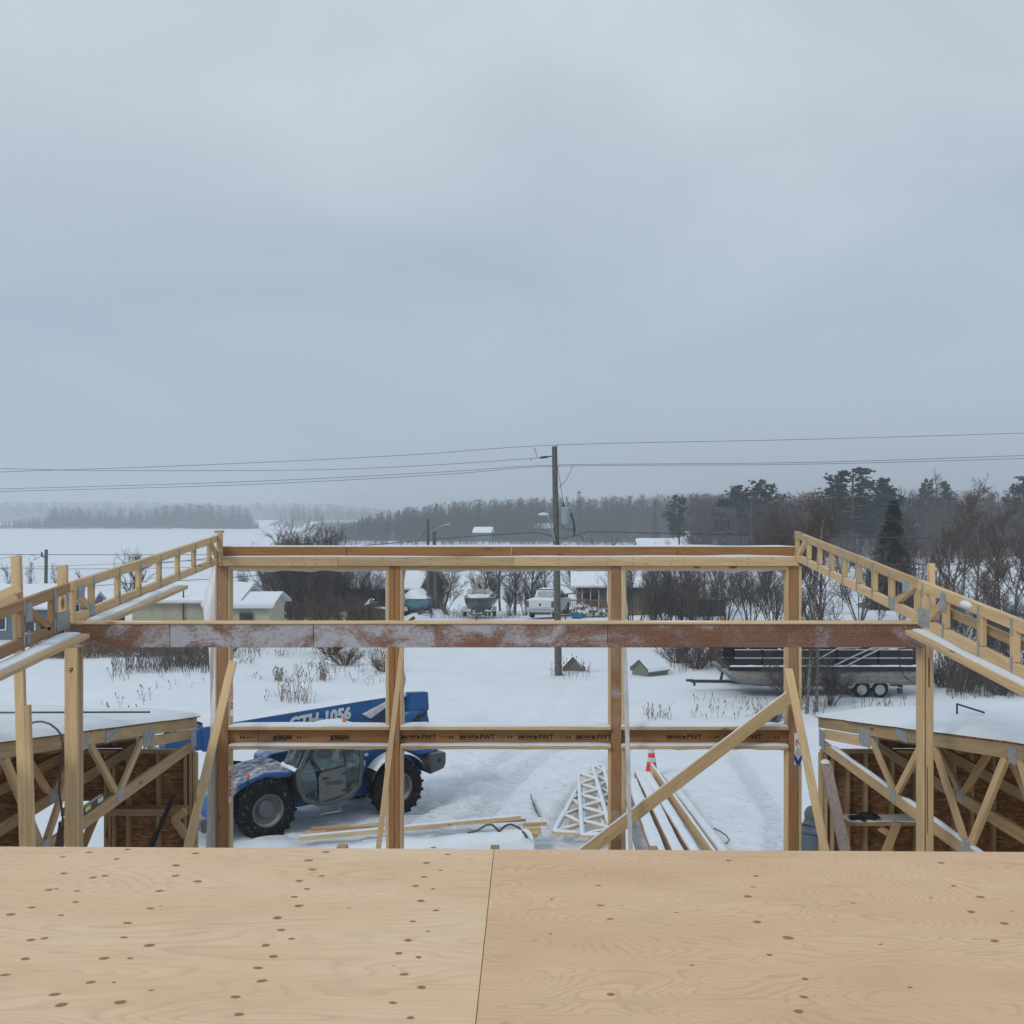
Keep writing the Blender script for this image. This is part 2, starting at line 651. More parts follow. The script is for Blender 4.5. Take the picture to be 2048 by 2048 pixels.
def make_materials():
    # plywood, two sheets of different veneer
    for name, light, dark, wav in (('plywood_yellow', (0.83, 0.62, 0.42), (0.74, 0.52, 0.33), 0.9), ('plywood_pink', (0.80, 0.565, 0.37), (0.70, 0.47, 0.29), 2.2)):
        t = NT(name)
        v = t.coords(scale=(0.9, 4.0, 1))
        warp = t.noise(v, 1.6, 4, 0.55)
        cv = t.n('ShaderNodeVectorMath', operation='ADD')
        t.l(t.coords(scale=(0.30 if wav > 1 else 0.18, 1, 1)), cv.inputs[0])
        cb = t.n('ShaderNodeCombineXYZ')
        t.l(t.math('MULTIPLY', warp, 0.06 * wav), cb.inputs[1])
        t.l(cb.outputs[0], cv.inputs[1])
        rings = t.n('ShaderNodeTexNoise', noise_dimensions='2D')
        t.l(cv.outputs[0], rings.inputs['Vector'])
        rings.inputs['Scale'].default_value = 4.0
        rings.inputs['Detail'].default_value = 1.5
        lines = t.math('FRACT', t.math('MULTIPLY', rings.outputs['Fac'], 46.0 if wav > 1 else 28.0))
        mask = t.ramp(lines, [(0.0, 0.0), (0.55, 0.12), (0.88, 1.0), (1.0, 0.0)])
        fine = t.noise(t.coords(scale=(4.0, 170, 1)), 1.6, 4, 0.7)
        tone = t.noise(t.coords(scale=(0.8, 2.4, 1)), 1.6, 3)
        patch = t.noise(t.coords(scale=(1.2, 2.0, 1)), 2.2, 3)
        c = t.ramp(tone, [(0.3, dark), (0.66, light)])
        c = t.mix(t.math('MULTIPLY', t.math('MULTIPLY', mask, t.ramp(patch, [(0.3, 0.35), (0.65, 1.0)])), 0.42 if wav > 1 else 0.30), c, tuple(x * y for x, y in zip(dark, (0.62, 0.52, 0.44))))
        c = t.mix(t.ramp(fine, [(0.3, 0.32), (0.58, 0.0)]), c, tuple(x * 0.62 for x in dark))
        # small checks, scuffs and pin knots
        dots = t.voronoi(t.coords(scale=(7, 13, 1)), 1.0)
        dc = t.voronoi(t.coords(scale=(7, 13, 1)), 1.0, 'Color')
        sp = t.n('ShaderNodeSeparateColor')
        t.l(dc, sp.inputs[0])
        dm = t.math('MULTIPLY', t.math('LESS_THAN', sp.outputs[1], 0.16), t.ramp(dots, [(0.02, 1.0), (0.06, 0.0)]))
        c = t.mix(dm, c, (0.14, 0.075, 0.04))
        smudge = t.noise(t.coords(scale=(1, 1.6, 1)), 3.1, 5, 0.65)
        c = t.mix(t.ramp(smudge, [(0.56, 0.0), (0.72, 0.22)]), c, (0.42, 0.33, 0.25))
        streak = t.noise(t.coords(scale=(1.2, 34, 1)), 1.7, 2, 0.5)
        c = t.mix(t.ramp(streak, [(0.66, 0.0), (0.76, 0.35)]), c, (0.36, 0.26, 0.17))
        t.bump(fine, 0.2, 0.002)
        M[name] = t.done(c, 0.72, spec=0.25)
    # knot of the plywood veneer: red-brown eye with a dark ring, drawn on a disc's UV
    t = NT('veneer_knot')
    tc = t.n('ShaderNodeUVMap')
    ln = t.n('ShaderNodeVectorMath', operation='LENGTH')
    wob = t.noise(t.coords(scale=(60, 60, 1)), 1.0, 3)
    t.l(tc.outputs[0], ln.inputs[0])
    r_ = t.math('ADD', ln.outputs['Value'], t.math('MULTIPLY', t.math('SUBTRACT', wob, 0.5), 0.6))
    c = t.ramp(r_, [(0.0, (0.30, 0.095, 0.04)), (0.30, (0.47, 0.18, 0.08)), (0.50, (0.20, 0.06, 0.025)), (0.62, (0.44, 0.29, 0.16)), (1.0, (0.58, 0.42, 0.26))])
    t.l(t.ramp(r_, [(0.52, 1.0), (0.92, 0.0)]), t.b.inputs['Alpha'])
    M['veneer_knot'] = t.done(c, 0.7)
    # oriented strand board
    t = NT('strand_board')
    v = t.coords(scale=(11, 36, 1), rand=9.0)
    d = t.voronoi(v, 1.0, 'Color')
    sp = t.n('ShaderNodeSeparateColor')
    t.l(d, sp.inputs[0])
    c = t.ramp(sp.outputs[0], [(0.0, (0.20, 0.10, 0.045)), (0.5, (0.35, 0.185, 0.085)), (1.0, (0.48, 0.28, 0.14))])
    n2 = t.noise(t.coords(scale=(6, 30, 1)), 2.0, 4, 0.7)
    c = t.mix(t.ramp(n2, [(0.42, 0.75), (0.6, 0.0)]), c, (0.12, 0.055, 0.025))
    M['strand_board'] = t.done(c, 0.8, spec=0.2)
    # galvanised steel
    t = NT('galvanised')
    f = t.noise(t.coords(scale=(9, 9, 9), rand=9), 2.0, 4)
    dots = t.voronoi(t.coords(scale=(70, 70, 70)), 1.0, rand=0.0)
    c = t.ramp(f, [(0.3, (0.27, 0.30, 0.32)), (0.7, (0.42, 0.45, 0.47))])
    t.bump(dots, 0.5, 0.004)
    M['galvanised'] = t.done(c, 0.5, 0.35)
    # snow, with the soft dimples of a wind-blown fall
    t = NT('snow')
    a = t.noise(t.coords(scale=(1, 1, 1)), 2.6, 6, 0.62)
    b = t.noise(t.coords(scale=(1, 1, 1)), 24, 3, 0.6)
    h = t.math('ADD', a, t.math('MULTIPLY', b, 0.22))
    t.bump(h, 0.35, 0.05)
    c = t.ramp(a, [(0.25, (0.67, 0.73, 0.81)), (0.75, (0.75, 0.80, 0.86))])
    t.b.inputs['Subsurface Weight'].default_value = 0.0
    M['snow'] = t.done(c, 0.85, spec=0.2)
    t = NT('house_wrap')
    f = t.noise(t.coords(scale=(3, 3, 1.2)), 4, 4, 0.6)
    t.bump(f, 0.6, 0.03)
    M['house_wrap'] = t.done(t.ramp(f, [(0.3, (0.62, 0.64, 0.68)), (0.7, (0.78, 0.79, 0.82))]), 0.55)
    # dusted paint: colour with frost speckle growing on upward faces
    for name, col in (('blue_paint', (0.006, 0.088, 0.275)), ('grey_paint', (0.07, 0.076, 0.077)), ('dark_steel', (0.028, 0.03, 0.033)), ('light_grey_paint', (0.115, 0.12, 0.122))):
        t = NT(name)
        ge = t.n('ShaderNodeNewGeometry')
        sp = t.n('ShaderNodeSeparateXYZ')
        t.l(ge.outputs['Normal'], sp.inputs[0])
        f = t.noise(t.coords(scale=(1, 1, 1)), 38, 5, 0.72)
        g = t.noise(t.coords(scale=(1, 1, 1)), 3.0, 3, 0.6)
        s = t.math('ADD', t.math('ADD', f, t.math('MULTIPLY', g, 0.55)), t.math('MULTIPLY', t.math('MAXIMUM', sp.outputs['Z'], 0.0), 0.42))
        c = t.ramp(g, [(0.3, tuple(x * 0.85 for x in col)), (0.7, tuple(x * 1.2 for x in col))])
        c = t.mix(t.ramp(t.math('MULTIPLY', s, 0.5), [(0.49, 0.0), (0.66, 0.75)]), c, (0.52, 0.57, 0.64))
        M[name] = t.done(c, t.ramp(f, [(0.3, 0.35), (0.7, 0.65)]), 0.0)
    # tyre
    t = NT('tyre_rubber')
    f = t.noise(t.coords(scale=(1, 1, 1), rand=3), 13, 4, 0.7)
    c = t.ramp(f, [(0.5, (0.010, 0.010, 0.011)), (0.62, (0.02, 0.02, 0.022)), (0.74, (0.30, 0.33, 0.37))])
    M['tyre_rubber'] = t.done(c, 0.9, spec=0.12)
    # glass seen as dark reflective panes
    t = NT('cab_glass')
    t.nt.nodes.remove(t.b)
    tr = t.n('ShaderNodeBsdfTransparent')
    tr.inputs[0].default_value = (0.50, 0.66, 0.66, 1)
    gs = t.n('ShaderNodeBsdfGlossy')
    gs.inputs['Roughness'].default_value = 0.06
    gs.inputs['Color'].default_value = (0.7, 0.78, 0.8, 1)
    df = t.n('ShaderNodeBsdfDiffuse')
    df.inputs[0].default_value = (0.45, 0.5, 0.53, 1)
    f = t.noise(t.coords(scale=(1, 1, 1)), 5, 5, 0.65)
    m1, m2 = t.n('ShaderNodeMixShader'), t.n('ShaderNodeMixShader')
    m1.inputs[0].default_value = 0.10
    t.l(tr.outputs[0], m1.inputs[1])
    t.l(gs.outputs[0], m1.inputs[2])
    t.l(t.ramp(f, [(0.50, 0.04), (0.72, 0.45)]), m2.inputs[0])
    t.l(m1.outputs[0], m2.inputs[1])
    t.l(df.outputs[0], m2.inputs[2])
    t.l(m2.outputs[0], t.out.inputs['Surface'])
    M['cab_glass'] = t.mat
    # bark kinds
    for name, c0, c1 in (('bark', (0.055, 0.045, 0.04), (0.105, 0.088, 0.076)), ('bark_red', (0.085, 0.045, 0.034), (0.15, 0.085, 0.062)), ('bark_grey', (0.075, 0.068, 0.062), (0.15, 0.138, 0.125))):
        t = NT(name)
        f = t.noise(t.coords(scale=(1, 1, 0.4), rand=9), 7, 4, 0.7)
        c = t.ramp(f, [(0.3, c0), (0.7, c1)])
        ge = t.n('ShaderNodeNewGeometry')
        sp = t.n('ShaderNodeSeparateXYZ')
        t.l(ge.outputs['Normal'], sp.inputs[0])
        sn = t.math('ADD', t.math('MULTIPLY', sp.outputs['Z'], 0.6), t.math('MULTIPLY', f, 0.7))
        c = t.mix(t.ramp(sn, [(0.72, 0.0), (0.95, 0.45)]), c, (0.6, 0.64, 0.7))
        M[name] = t.done(c, 0.9, spec=0.15)
    t = NT('birch_bark')
    f = t.noise(t.coords(scale=(2, 2, 9), rand=9), 3, 4, 0.7)
    M['birch_bark'] = t.done(t.ramp(f, [(0.4, (0.05, 0.045, 0.04)), (0.55, (0.20, 0.185, 0.175)), (0.8, (0.36, 0.345, 0.335))]), 0.85, spec=0.2)
    for name, c0, c1 in (('needles', (0.018, 0.030, 0.022), (0.045, 0.065, 0.045)), ('pine_needles', (0.022, 0.040, 0.034), (0.055, 0.082, 0.066)), ('twigs', (0.075, 0.064, 0.058), (0.15, 0.13, 0.118)), ('twigs_red', (0.085, 0.056, 0.048), (0.15, 0.105, 0.09)), ('dry_weed', (0.10, 0.07, 0.045), (0.22, 0.155, 0.10)), ('forest', (0.075, 0.071, 0.071), (0.15, 0.14, 0.135))):
        t = NT(name)
        f = t.noise(t.coords(scale=(1, 1, 1), rand=9), 0.8, 3, 0.6)
        M[name] = t.done(t.ramp(f, [(0.3, c0), (0.7, c1)]), 0.9, spec=0.1)


make_materials()
t_ = NT('dusty_hood')
f_ = t_.noise(t_.coords(), 5.0, 6, 0.7)
M['dusty_hood'] = t_.done(t_.ramp(f_, [(0.36, (0.05, 0.07, 0.11)), (0.47, (0.20, 0.22, 0.25)), (0.62, (0.56, 0.60, 0.65))]), 0.8)
plain('red_print', (0.45, 0.02, 0.03), 0.6)
plain('blue_print', (0.02, 0.06, 0.30), 0.6)
plain('grey_print', (0.45, 0.46, 0.48), 0.6)
plain('ink', (0.022, 0.016, 0.012), 0.8)
plain('white_decal', (0.62, 0.66, 0.70), 0.6, var=0.15, scale=30)
plain('black_rubber', (0.015, 0.015, 0.016), 0.6)
plain('black_plastic', (0.02, 0.02, 0.021), 0.45)
plain('pole_wood', (0.10, 0.098, 0.085), 0.9, var=0.35, scale=9)
plain('transformer_paint', (0.25, 0.29, 0.34), 0.5)
plain('porcelain', (0.55, 0.58, 0.60), 0.3)
plain('wire', (0.05, 0.055, 0.06), 0.6)
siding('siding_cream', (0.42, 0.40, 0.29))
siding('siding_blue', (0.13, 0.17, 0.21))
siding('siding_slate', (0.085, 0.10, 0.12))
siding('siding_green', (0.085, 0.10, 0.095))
plain('trim_white', (0.62, 0.64, 0.66), 0.6, var=0.05)
plain('dark_glass', (0.018, 0.022, 0.026), 0.12, var=0.3, spec=0.7)
plain('deck_brown', (0.20, 0.105, 0.065), 0.8, var=0.2)
plain('cover_green', (0.17, 0.185, 0.15), 0.8)
plain('truck_white', (0.52, 0.55, 0.59), 0.35, var=0.06)
plain('chrome', (0.4, 0.42, 0.44), 0.3, 0.7)
plain('boat_dark', (0.055, 0.068, 0.085), 0.35)
plain('boat_teal', (0.075, 0.20, 0.25), 0.35)
plain('boat_white', (0.5, 0.53, 0.56), 0.4)
plain('pontoon_alloy', (0.21, 0.205, 0.20), 0.42, 0.4, var=0.25)
plain('pontoon_panel', (0.026, 0.026, 0.03), 0.55, spec=0.2)
plain('cone_red', (0.62, 0.05, 0.03), 0.55)
plain('reflective', (0.55, 0.57, 0.6), 0.35)
plain('jacket_blue', (0.085, 0.11, 0.15), 0.85, var=0.15, scale=14)
plain('hood_grey', (0.09, 0.11, 0.12), 0.9, var=0.15, scale=14)
plain('trousers_dark', (0.03, 0.03, 0.035), 0.9)
plain('skin', (0.48, 0.28, 0.20), 0.6)
plain('glove_black', (0.012, 0.012, 0.013), 0.8)
plain('hose_brown', (0.13, 0.085, 0.075), 0.6, var=0.25, scale=20)
plain('level_yellow', (0.62, 0.66, 0.12), 0.5)
plain('tub_blue', (0.015, 0.13, 0.25), 0.5)
plain('orange_beacon', (0.75, 0.13, 0.03), 0.4)


# ------------------------------------------------------------------ ground, lake, haze
def sstep(t):
    t = np.clip(t, 0, 1)
    return t * t * (3 - 2 * t)


def terrain(x, y):
    x, y = np.asarray(x, float), np.asarray(y, float)
    yy = np.maximum(y, 1.0)
    right = sstep((x / yy - 0.13) / 0.05)                       # land that runs on along the bay
    drop = -0.75 * sstep((y - 70) / 14) - 2.7 * sstep((y - 84) / 20)
    h = drop * (1 - right)
    h = h + right * 3.0 * sstep((y - 150) / 150)
    far = sstep((y - (352 + 10 * vnoise(x / 40 + 50, y / 40, 3))) / 14) * sstep((x / yy + 0.175 + 0.00008 * (y - 360)) / 0.012)
    h = np.where(far > 0, np.maximum(h, -3.4 + far * (2.4 + 5.0 * sstep((y - 380) / 160))), h)
    isl = sstep((1 - ((x + 340) / 128) ** 2 - ((y - 885) / 42) ** 2) / 0.25)
    isl2 = sstep((1 - ((x + 228) / 26) ** 2 - ((y - 1110) / 26) ** 2) / 0.25)
    h = np.maximum(h, -3.4 + 2.6 * np.maximum(isl, isl2))
    hill = sstep((y - 1500) / 60) * (5 + 18 * sstep((-x - 250) / 350) * sstep((1500 + x) / 700) + 14 * np.exp(-((x + 310) / 130) ** 2))
    h = np.where(y > 1480, np.maximum(h, -3.4 + hill), h)
    lump = (vnoise(x / 7 + 31, y / 7 + 7, 5) - 0.5) * 0.22 + (vnoise(x / 2.2, y / 2.2, 6) - 0.5) * 0.07
    rise = np.exp(-((x + 14) / 9) ** 2 - ((y - 42) / 9) ** 2) * 0.5
    return h + (lump + rise) * sstep((y - 13) / 6)


def th(x, y):
    return float(terrain(np.array([x]), np.array([y]))[0])


def on_ground(px, Y, dz=0.0):
    x = (px - 1024) / FPX * Y
    return Vector((x, Y, th(x, Y) + dz))


def make_ground():
    ys = np.concatenate([np.arange(-45, 10, 3.0), np.geomspace(10, 16, 30)[:-1], np.arange(16, 31, 0.075), np.geomspace(31, 2500, 380)])
    ts = np.linspace(-1.0, 1.0, 361)
    ts = np.sign(ts) * (np.abs(ts) * 0.55 + np.abs(ts) ** 3 * 0.6)
    Y, T = np.meshgrid(ys, ts, indexing='ij')
    X = T * np.maximum(Y, 26.0)
    Z = terrain(X, Y)
    # yard churned by wheels and boots
    churn = np.exp(-((X + 1.2) / 5.5) ** 2 - ((Y - 24.5) / 5.0) ** 2)
    churn = np.maximum(churn, 0.8 * np.exp(-((X - 4.5) / 5) ** 2 - ((Y - 22) / 6) ** 2))
    Z += churn * ((vnoise(X * 2.3, Y * 2.3, 8) - 0.5) * 0.11 + (vnoise(X * 6, Y * 6, 9) - 0.5) * 0.06)
    track = np.zeros_like(X)
    for pts in (((-2.6, 23.6), (-1.6, 26.5), (0.2, 31.0), (2.5, 44.0)), ((-4.7, 25.2), (-3.4, 28.5), (-1.6, 33.0), (0.8, 46.0)), ((-0.6, 21.5), (-0.7, 24.0), (-0.1, 27.0), (-1.5, 29.0)), ((-7.3, 20.2), (-7.5, 21.6)), ((0.4, 21.0), (1.4, 25.0), (3.4, 31.0), (6.0, 40.0)), ((-1.8, 21.5), (-0.4, 26.0), (1.6, 32.0), (4.0, 42.0)), ((5.0, 19.5), (6.2, 24.0), (6.6, 31.0))):
        for (x0, y0), (x1, y1) in zip(pts[:-1], pts[1:]):
            dx, dy = x1 - x0, y1 - y0
            t = np.clip(((X - x0) * dx + (Y - y0) * dy) / (dx * dx + dy * dy), 0, 1)
            d = np.hypot(X - x0 - t * dx, Y - y0 - t * dy)
            track = np.maximum(track, sstep((0.34 - d) / 0.14) * (1 - 0.75 * sstep((Y - 26) / 14)))
    # ruts with a raised lip, boot prints in wandering trails
    Z -= track * 0.075
    frg = np.random.default_rng(19)
    dent = np.zeros_like(X)
    sub = (Y > 16.5) & (Y < 31)
    r0, r1 = np.where(sub[:, 0])[0][[0, -1]]
    Xs, Ys, ds = X[r0:r1], Y[r0:r1], dent[r0:r1]
    for k in range(15):
        x, y = frg.uniform(-3, 8), frg.uniform(17.5, 30)
        a = frg.uniform(0, 6.28)
        for q in range(int(frg.integers(9, 26))):
            a += frg.normal(0, 0.22)
            x, y = x + 0.62 * math.cos(a), y + 0.62 * math.sin(a)
            if not (17 < y < 30.5) or abs(x) > 11:
                break
            s = 0.13 * (1 if q % 2 else -1)
            fx_, fy_ = x - s * math.sin(a), y + s * math.cos(a)
            u = (Xs - fx_) * math.cos(a) + (Ys - fy_) * math.sin(a)
            v = -(Xs - fx_) * math.sin(a) + (Ys - fy_) * math.cos(a)
            e = (u / 0.20) ** 2 + (v / 0.115) ** 2
            ds += np.where(e < 5, -0.085 * np.exp(-e * 1.2) + 0.022 * np.exp(-((e - 2.0) / 0.8) ** 2), 0)
    Z += dent
    # drifted snow banked against the wheels and stacks
    for bx, by, br_, bh in ((-5.4, 22.2, 0.7, 0.10), (-2.8, 24.1, 0.7, 0.09), (-2.0, 22.4, 1.2, 0.06), (2.2, 23.4, 1.1, 0.10), (4.2, 23.0, 1.4, 0.10), (0.6, 22.0, 0.8, 0.07)):
        d2 = ((X - bx) ** 2 + (Y - by) ** 2) / br_ ** 2
        Z += bh * np.exp(-d2) * (0.6 + 0.8 * vnoise(X * 1.7, Y * 1.7, 33))
    # floor of the woods: brush and litter show through the snow
    yy = np.maximum(Y, 1.0)
    wooded = np.maximum(sstep((Y - 358) / 16) * (Z > -1.9) * (Y < 700), (Y > 1490) * (Z > -2.0) * 1.0)
    wooded = np.maximum(wooded, (Y > 800) * (Y < 1200) * (Z > -1.9) * 1.0)
    wooded = np.maximum(wooded, 0.85 * sstep((Y - 150) / 40) * sstep((X / yy - 0.15) / 0.05))
    wooded = np.maximum(wooded, 0.5 * sstep((vnoise(X / 3 + 11, Y / 3, 71) - 0.45) / 0.2) * sstep((Y - 45) / 12) * sstep((X / yy - 0.105) / 0.03) * (Y < 160))
    n0, n1 = X.shape
    V = np.stack([X, Y, Z], -1).reshape(-1, 3)
    i = np.arange(n0 - 1)[:, None] * n1 + np.arange(n1 - 1)[None, :]
    F = np.stack([i, i + 1, i + n1 + 1, i + n1], -1).reshape(-1, 4)
    me = np_mesh('ground', V, F)
    for nm, arr in (('track', track), ('churn', churn), ('wooded', wooded)):
        a = me.attributes.new(nm, 'FLOAT', 'POINT')
        a.data.foreach_set('value', arr.reshape(-1).astype(np.float32))
    me.polygons.foreach_set('use_smooth', np.ones(len(F), dtype=bool))
    t = NT('snow_ground')
    at = t.n('ShaderNodeAttribute', attribute_name='track')
    ac = t.n('ShaderNodeAttribute', attribute_name='churn')
    co = t.coords()
    a = t.noise(co, 0.55, 7, 0.62)
    b = t.noise(t.coords(scale=(1, 2.2, 1)), 5.0, 5, 0.62)
    wv = t.n('ShaderNodeTexWave', wave_type='BANDS', bands_direction='Y')
    t.l(t.coords(rot=(0, 0, R(-30))), wv.inputs['Vector'])
    wv.inputs['Scale'].default_value = 2.2
    wv.inputs['Distortion'].default_value = 3.0
    h = t.math('ADD', t.math('MULTIPLY', a, 1.4), t.math('MULTIPLY', b, 0.16))
    h = t.math('ADD', h, t.math('MULTIPLY', t.math('MULTIPLY', wv.outputs['Fac'], at.outputs['Fac']), 0.55))
    boots = t.ramp(t.voronoi(co, 2.6), [(0.1, 0.0), (0.32, 1.0)])
    h = t.math('ADD', h, t.math('MULTIPLY', t.math('MULTIPLY', boots, ac.outputs['Fac']), 0.5))
    t.bump(h, 0.8, 0.11)
    c = t.ramp(a, [(0.25, (0.67, 0.73, 0.81)), (0.75, (0.75, 0.80, 0.86))])
    c = t.mix(t.math('MULTIPLY', ac.outputs['Fac'], 0.28), c, (0.50, 0.54, 0.60))
    aw = t.n('ShaderNodeAttribute', attribute_name='wooded')
    lit = t.noise(t.coords(scale=(1, 1, 1)), 1.7, 5, 0.7)
    wm = t.ramp(t.math('ADD', t.math('MULTIPLY', aw.outputs['Fac'], 0.75), t.math('MULTIPLY', t.math('SUBTRACT', lit, 0.5), 0.9)), [(0.3, 0.0), (0.62, 0.92)])
    c = t.mix(wm, c, (0.10, 0.088, 0.08))
    dirt = t.ramp(t.noise(t.coords(scale=(1, 1, 1)), 3.3, 6, 0.72), [(0.60, 0.0), (0.72, 0.6)])
    c = t.mix(t.math('MULTIPLY', dirt, ac.outputs['Fac']), c, (0.33, 0.33, 0.34))
    mat = t.done(c, 0.85, spec=0.2)
    g = link('ground', me, mat)
    tag(g, 'snow covered yard and shore running down to the lake', 'ground', kind='structure')
    lake = MB()
    lake.add([(-2550, 60, -2.3), (2550, 60, -2.3), (2550, 2490, -2.3), (-2550, 2490, -2.3)], [(0, 1, 2, 3)])
    t = NT('lake_snow')
    a = t.noise(t.coords(scale=(0.01, 0.05, 1)), 2.0, 5, 0.6)
    t.bump(t.noise(t.coords(scale=(0.3, 0.6, 1)), 2, 4), 0.3, 0.1)
    o = lake.build('lake', t.done(t.ramp(a, [(0.3, (0.67, 0.73, 0.81)), (0.7, (0.75, 0.80, 0.86))]), 0.85, spec=0.2))
    tag(o, 'frozen snow covered lake stretching to the far shore', 'lake', kind='structure')


make_ground()


def make_haze():
    t = NT('haze_air')
    t.nt.nodes.remove(t.b)
    v = t.n('ShaderNodeVolumePrincipled')
    v.inputs['Color'].default_value = (0.79, 0.845, 0.92, 1)
    v.inputs['Density'].default_value = HAZE_DENSITY
    v.inputs['Anisotropy'].default_value = 0.0
    t.l(v.outputs[0], t.out.inputs['Volume'])
    m = MB()
    m.box((0, 1225, 22.5), (5300, 2670, 56))
    o = m.build('haze', t.mat)
    tag(o, 'thin winter haze hanging over the whole place', 'haze', kind='stuff')


HAZE_DENSITY = 0.00080
make_haze()


# ------------------------------------------------------------------ the building under construction
YW, YB = 11.5, 7.7


def make_deck():
    z = CAMZ - 1.12
    root = empty('plywood_deck', (0, 2.2, z - 0.03), 'pale plywood deck of knotty sheets in front of the timber frame', 'deck')
    rot = Matrix.Rotation(-0.0166, 4, 'Z')
    y1 = 3.463
    seam = -0.118
    th_ = 0.018
    for k, (x0, x1, ya, yb, mat) in enumerate(((seam - 2.44, seam - 0.0009, y1 - 1.22, y1, 'plywood_yellow'), (seam + 0.0009, seam + 2.44, y1 - 1.22, y1, 'plywood_pink'),
                                               (seam - 3.6, seam - 1.165, y1 - 2.444, y1 - 1.224, 'plywood_pink'), (seam - 1.16, seam + 1.28, y1 - 2.444, y1 - 1.224, 'plywood_yellow'), (seam + 1.285, seam + 3.6, y1 - 2.444, y1 - 1.224, 'plywood_pink'))):
        m = rot.copy()
        m.translation = rot @ Vector(((x0 + x1) / 2, (ya + yb) / 2, 0)) + Vector((0, 0, z - th_ / 2))
        s = link('plywood_sheet', box_mesh(x1 - x0, yb - ya, th_, 0.0012), M[mat], root, m)
        if k == 0:
            s['label'] = 'yellowish sheet with many rows of knots'
        if k == 1:
            s['label'] = 'pinkish sheet with wavy grain and few knots'
    # knots of the face veneer, where the two front sheets show them (view position, width in pixels)
    left = [(21, 1829, 20), (110, 1989, 24), (240, 2005, 26), (64, 1815, 18), (98, 1780, 16), (128, 1747, 18), (50, 1918, 20), (10, 1950, 22), (62, 1880, 18), (88, 1877, 16),
            (112, 1778, 14), (154, 1782, 16), (151, 1804, 15), (122, 1831, 13), (186, 1755, 17), (209, 1752, 15), (125, 1714, 12), (178, 1705, 15), (233, 1718, 12), (255, 1699, 13), (255, 1846, 20), (248, 1875, 18),
            (208, 1917, 22), (181, 1965, 20), (122, 2010, 26), (301, 1817, 18), (319, 1782, 17), (351, 1752, 17), (352, 1731, 18), (390, 1707, 17), (395, 1763, 20), (299, 1891, 22), (260, 1917, 14), (228, 1965, 12), (302, 1981, 12),
            (617, 1721, 19), (624, 1739, 17), (598, 1762, 16), (614, 1778, 15), (589, 1794, 17), (598, 1812, 19), (555, 1836, 20), (562, 1860, 19), (531, 1891, 19), (547, 1913, 18), (516, 1936, 21), (524, 1962, 24), (471, 1994, 24), (478, 2029, 22), (583, 1878, 14), (643, 1752, 14), (652, 1704, 17),
            (867, 1695.5, 14), (895, 1709, 13), (853, 1726, 14), (848, 1754, 16), (831, 1772, 14), (842, 1802, 16), (872, 1821, 14), (826, 1843, 15), (816, 1881, 17), (797, 1907, 17), (837, 1915, 14), (809, 1949, 20), (843, 1975, 20), (786, 2006, 20), (821, 2036, 16), (866, 1778, 11), (856, 1863, 10), (881, 1741, 9)]
    right = [(1196, 1771, 13), (1201, 1811, 15), (1220, 1838, 16), (1222, 1989, 17), (1457, 1721, 13), (1512, 1752, 13), (1506, 1774, 14), (1496, 1793, 17), (1514, 1844, 17), (1577, 1876, 24), (1539, 1910, 14), (1610, 1958, 15), (1608, 1994, 18), (1597, 2023, 22),
             (1882, 1726, 13), (1907, 1772, 13), (1961, 1794, 18), (1942, 1824, 18), (2008, 1847, 18), (1990, 1882, 20), (1353, 1825, 9), (1706, 1807, 8), (1861, 1796, 8), (1384, 1931, 9), (1820, 1975, 12), (1761, 1889, 9), (1104, 1799, 8), (1101, 1868, 8)]
    for lst in (left, right):
        m = MB()
        uvs = []
        for q_, (px, py, w) in enumerate(lst):
            zk = z + 0.0004 + 0.000012 * q_
            p = P(px, py, 1.12 * FPX / (py - HY))
            r_ = w / FPX * p.y / 2 * 1.2
            ang = rnd.uniform(-0.3, 0.3)
            asp = rnd.uniform(0.5, 0.85)
            vs, n = [(p.x, p.y, zk)], 16
            uv = [(0, 0)]
            for k in range(n):
                a = 2 * math.pi * k / n
                u = Vector((math.cos(a), math.sin(a) * asp))
                vs.append((p.x + r_ * (u.x * math.cos(ang) - u.y * math.sin(ang)), p.y + r_ * (u.x * math.sin(ang) + u.y * math.cos(ang)), zk))
                uv.append((math.cos(a), math.sin(a)))
            b = len(m.v)
            m.add(vs, [(0, 1 + k, 1 + (k + 1) % n) for k in range(n)])
            uvs += uv
        me = bpy.data.meshes.new('knots')
        me.from_pydata(m.v, [], m.f)
        ul = me.uv_layers.new(name='UVMap')
        for lp in me.loops:
            ul.data[lp.index].uv = uvs[lp.vertex_index]
        o = link('knots', me, M['veneer_knot'], root, WORLD)
        o['kind'] = 'stuff'
    # rim joist and joists that carry the sheets
    board('rim_joist', rot @ Vector((-2.5, y1 - 0.03, 0)) + Vector((0, 0, z - th_ - 0.122)), rot @ Vector((2.4, y1 - 0.03, 0)) + Vector((0, 0, z - th_ - 0.122)), 0.235, 0.038, M['spruce_old'], root)
    for x in (-2.3, -1.7, -1.1, -0.6, -0.1, 0.5, 1.1, 1.7, 2.3):
        board('joist', (x, 0.4, z - th_ - 0.122), (x, y1 - 0.07, z - th_ - 0.122), 0.235, 0.038, M['spruce_old'], root, n=(1, 0, 0))
    for px, w in ((683, 21), (990, 18), (1308, 15)):
        p = P(px, 1697, 3.50)
        board('cleat', (p.x, 3.50 - p.x * 0.0166 + 0.004, z - 0.25), (p.x, 3.50 - p.x * 0.0166 + 0.004, z - 0.004), w / FPX * 3.5, 0.04, M['fir_red'], root)


make_deck()


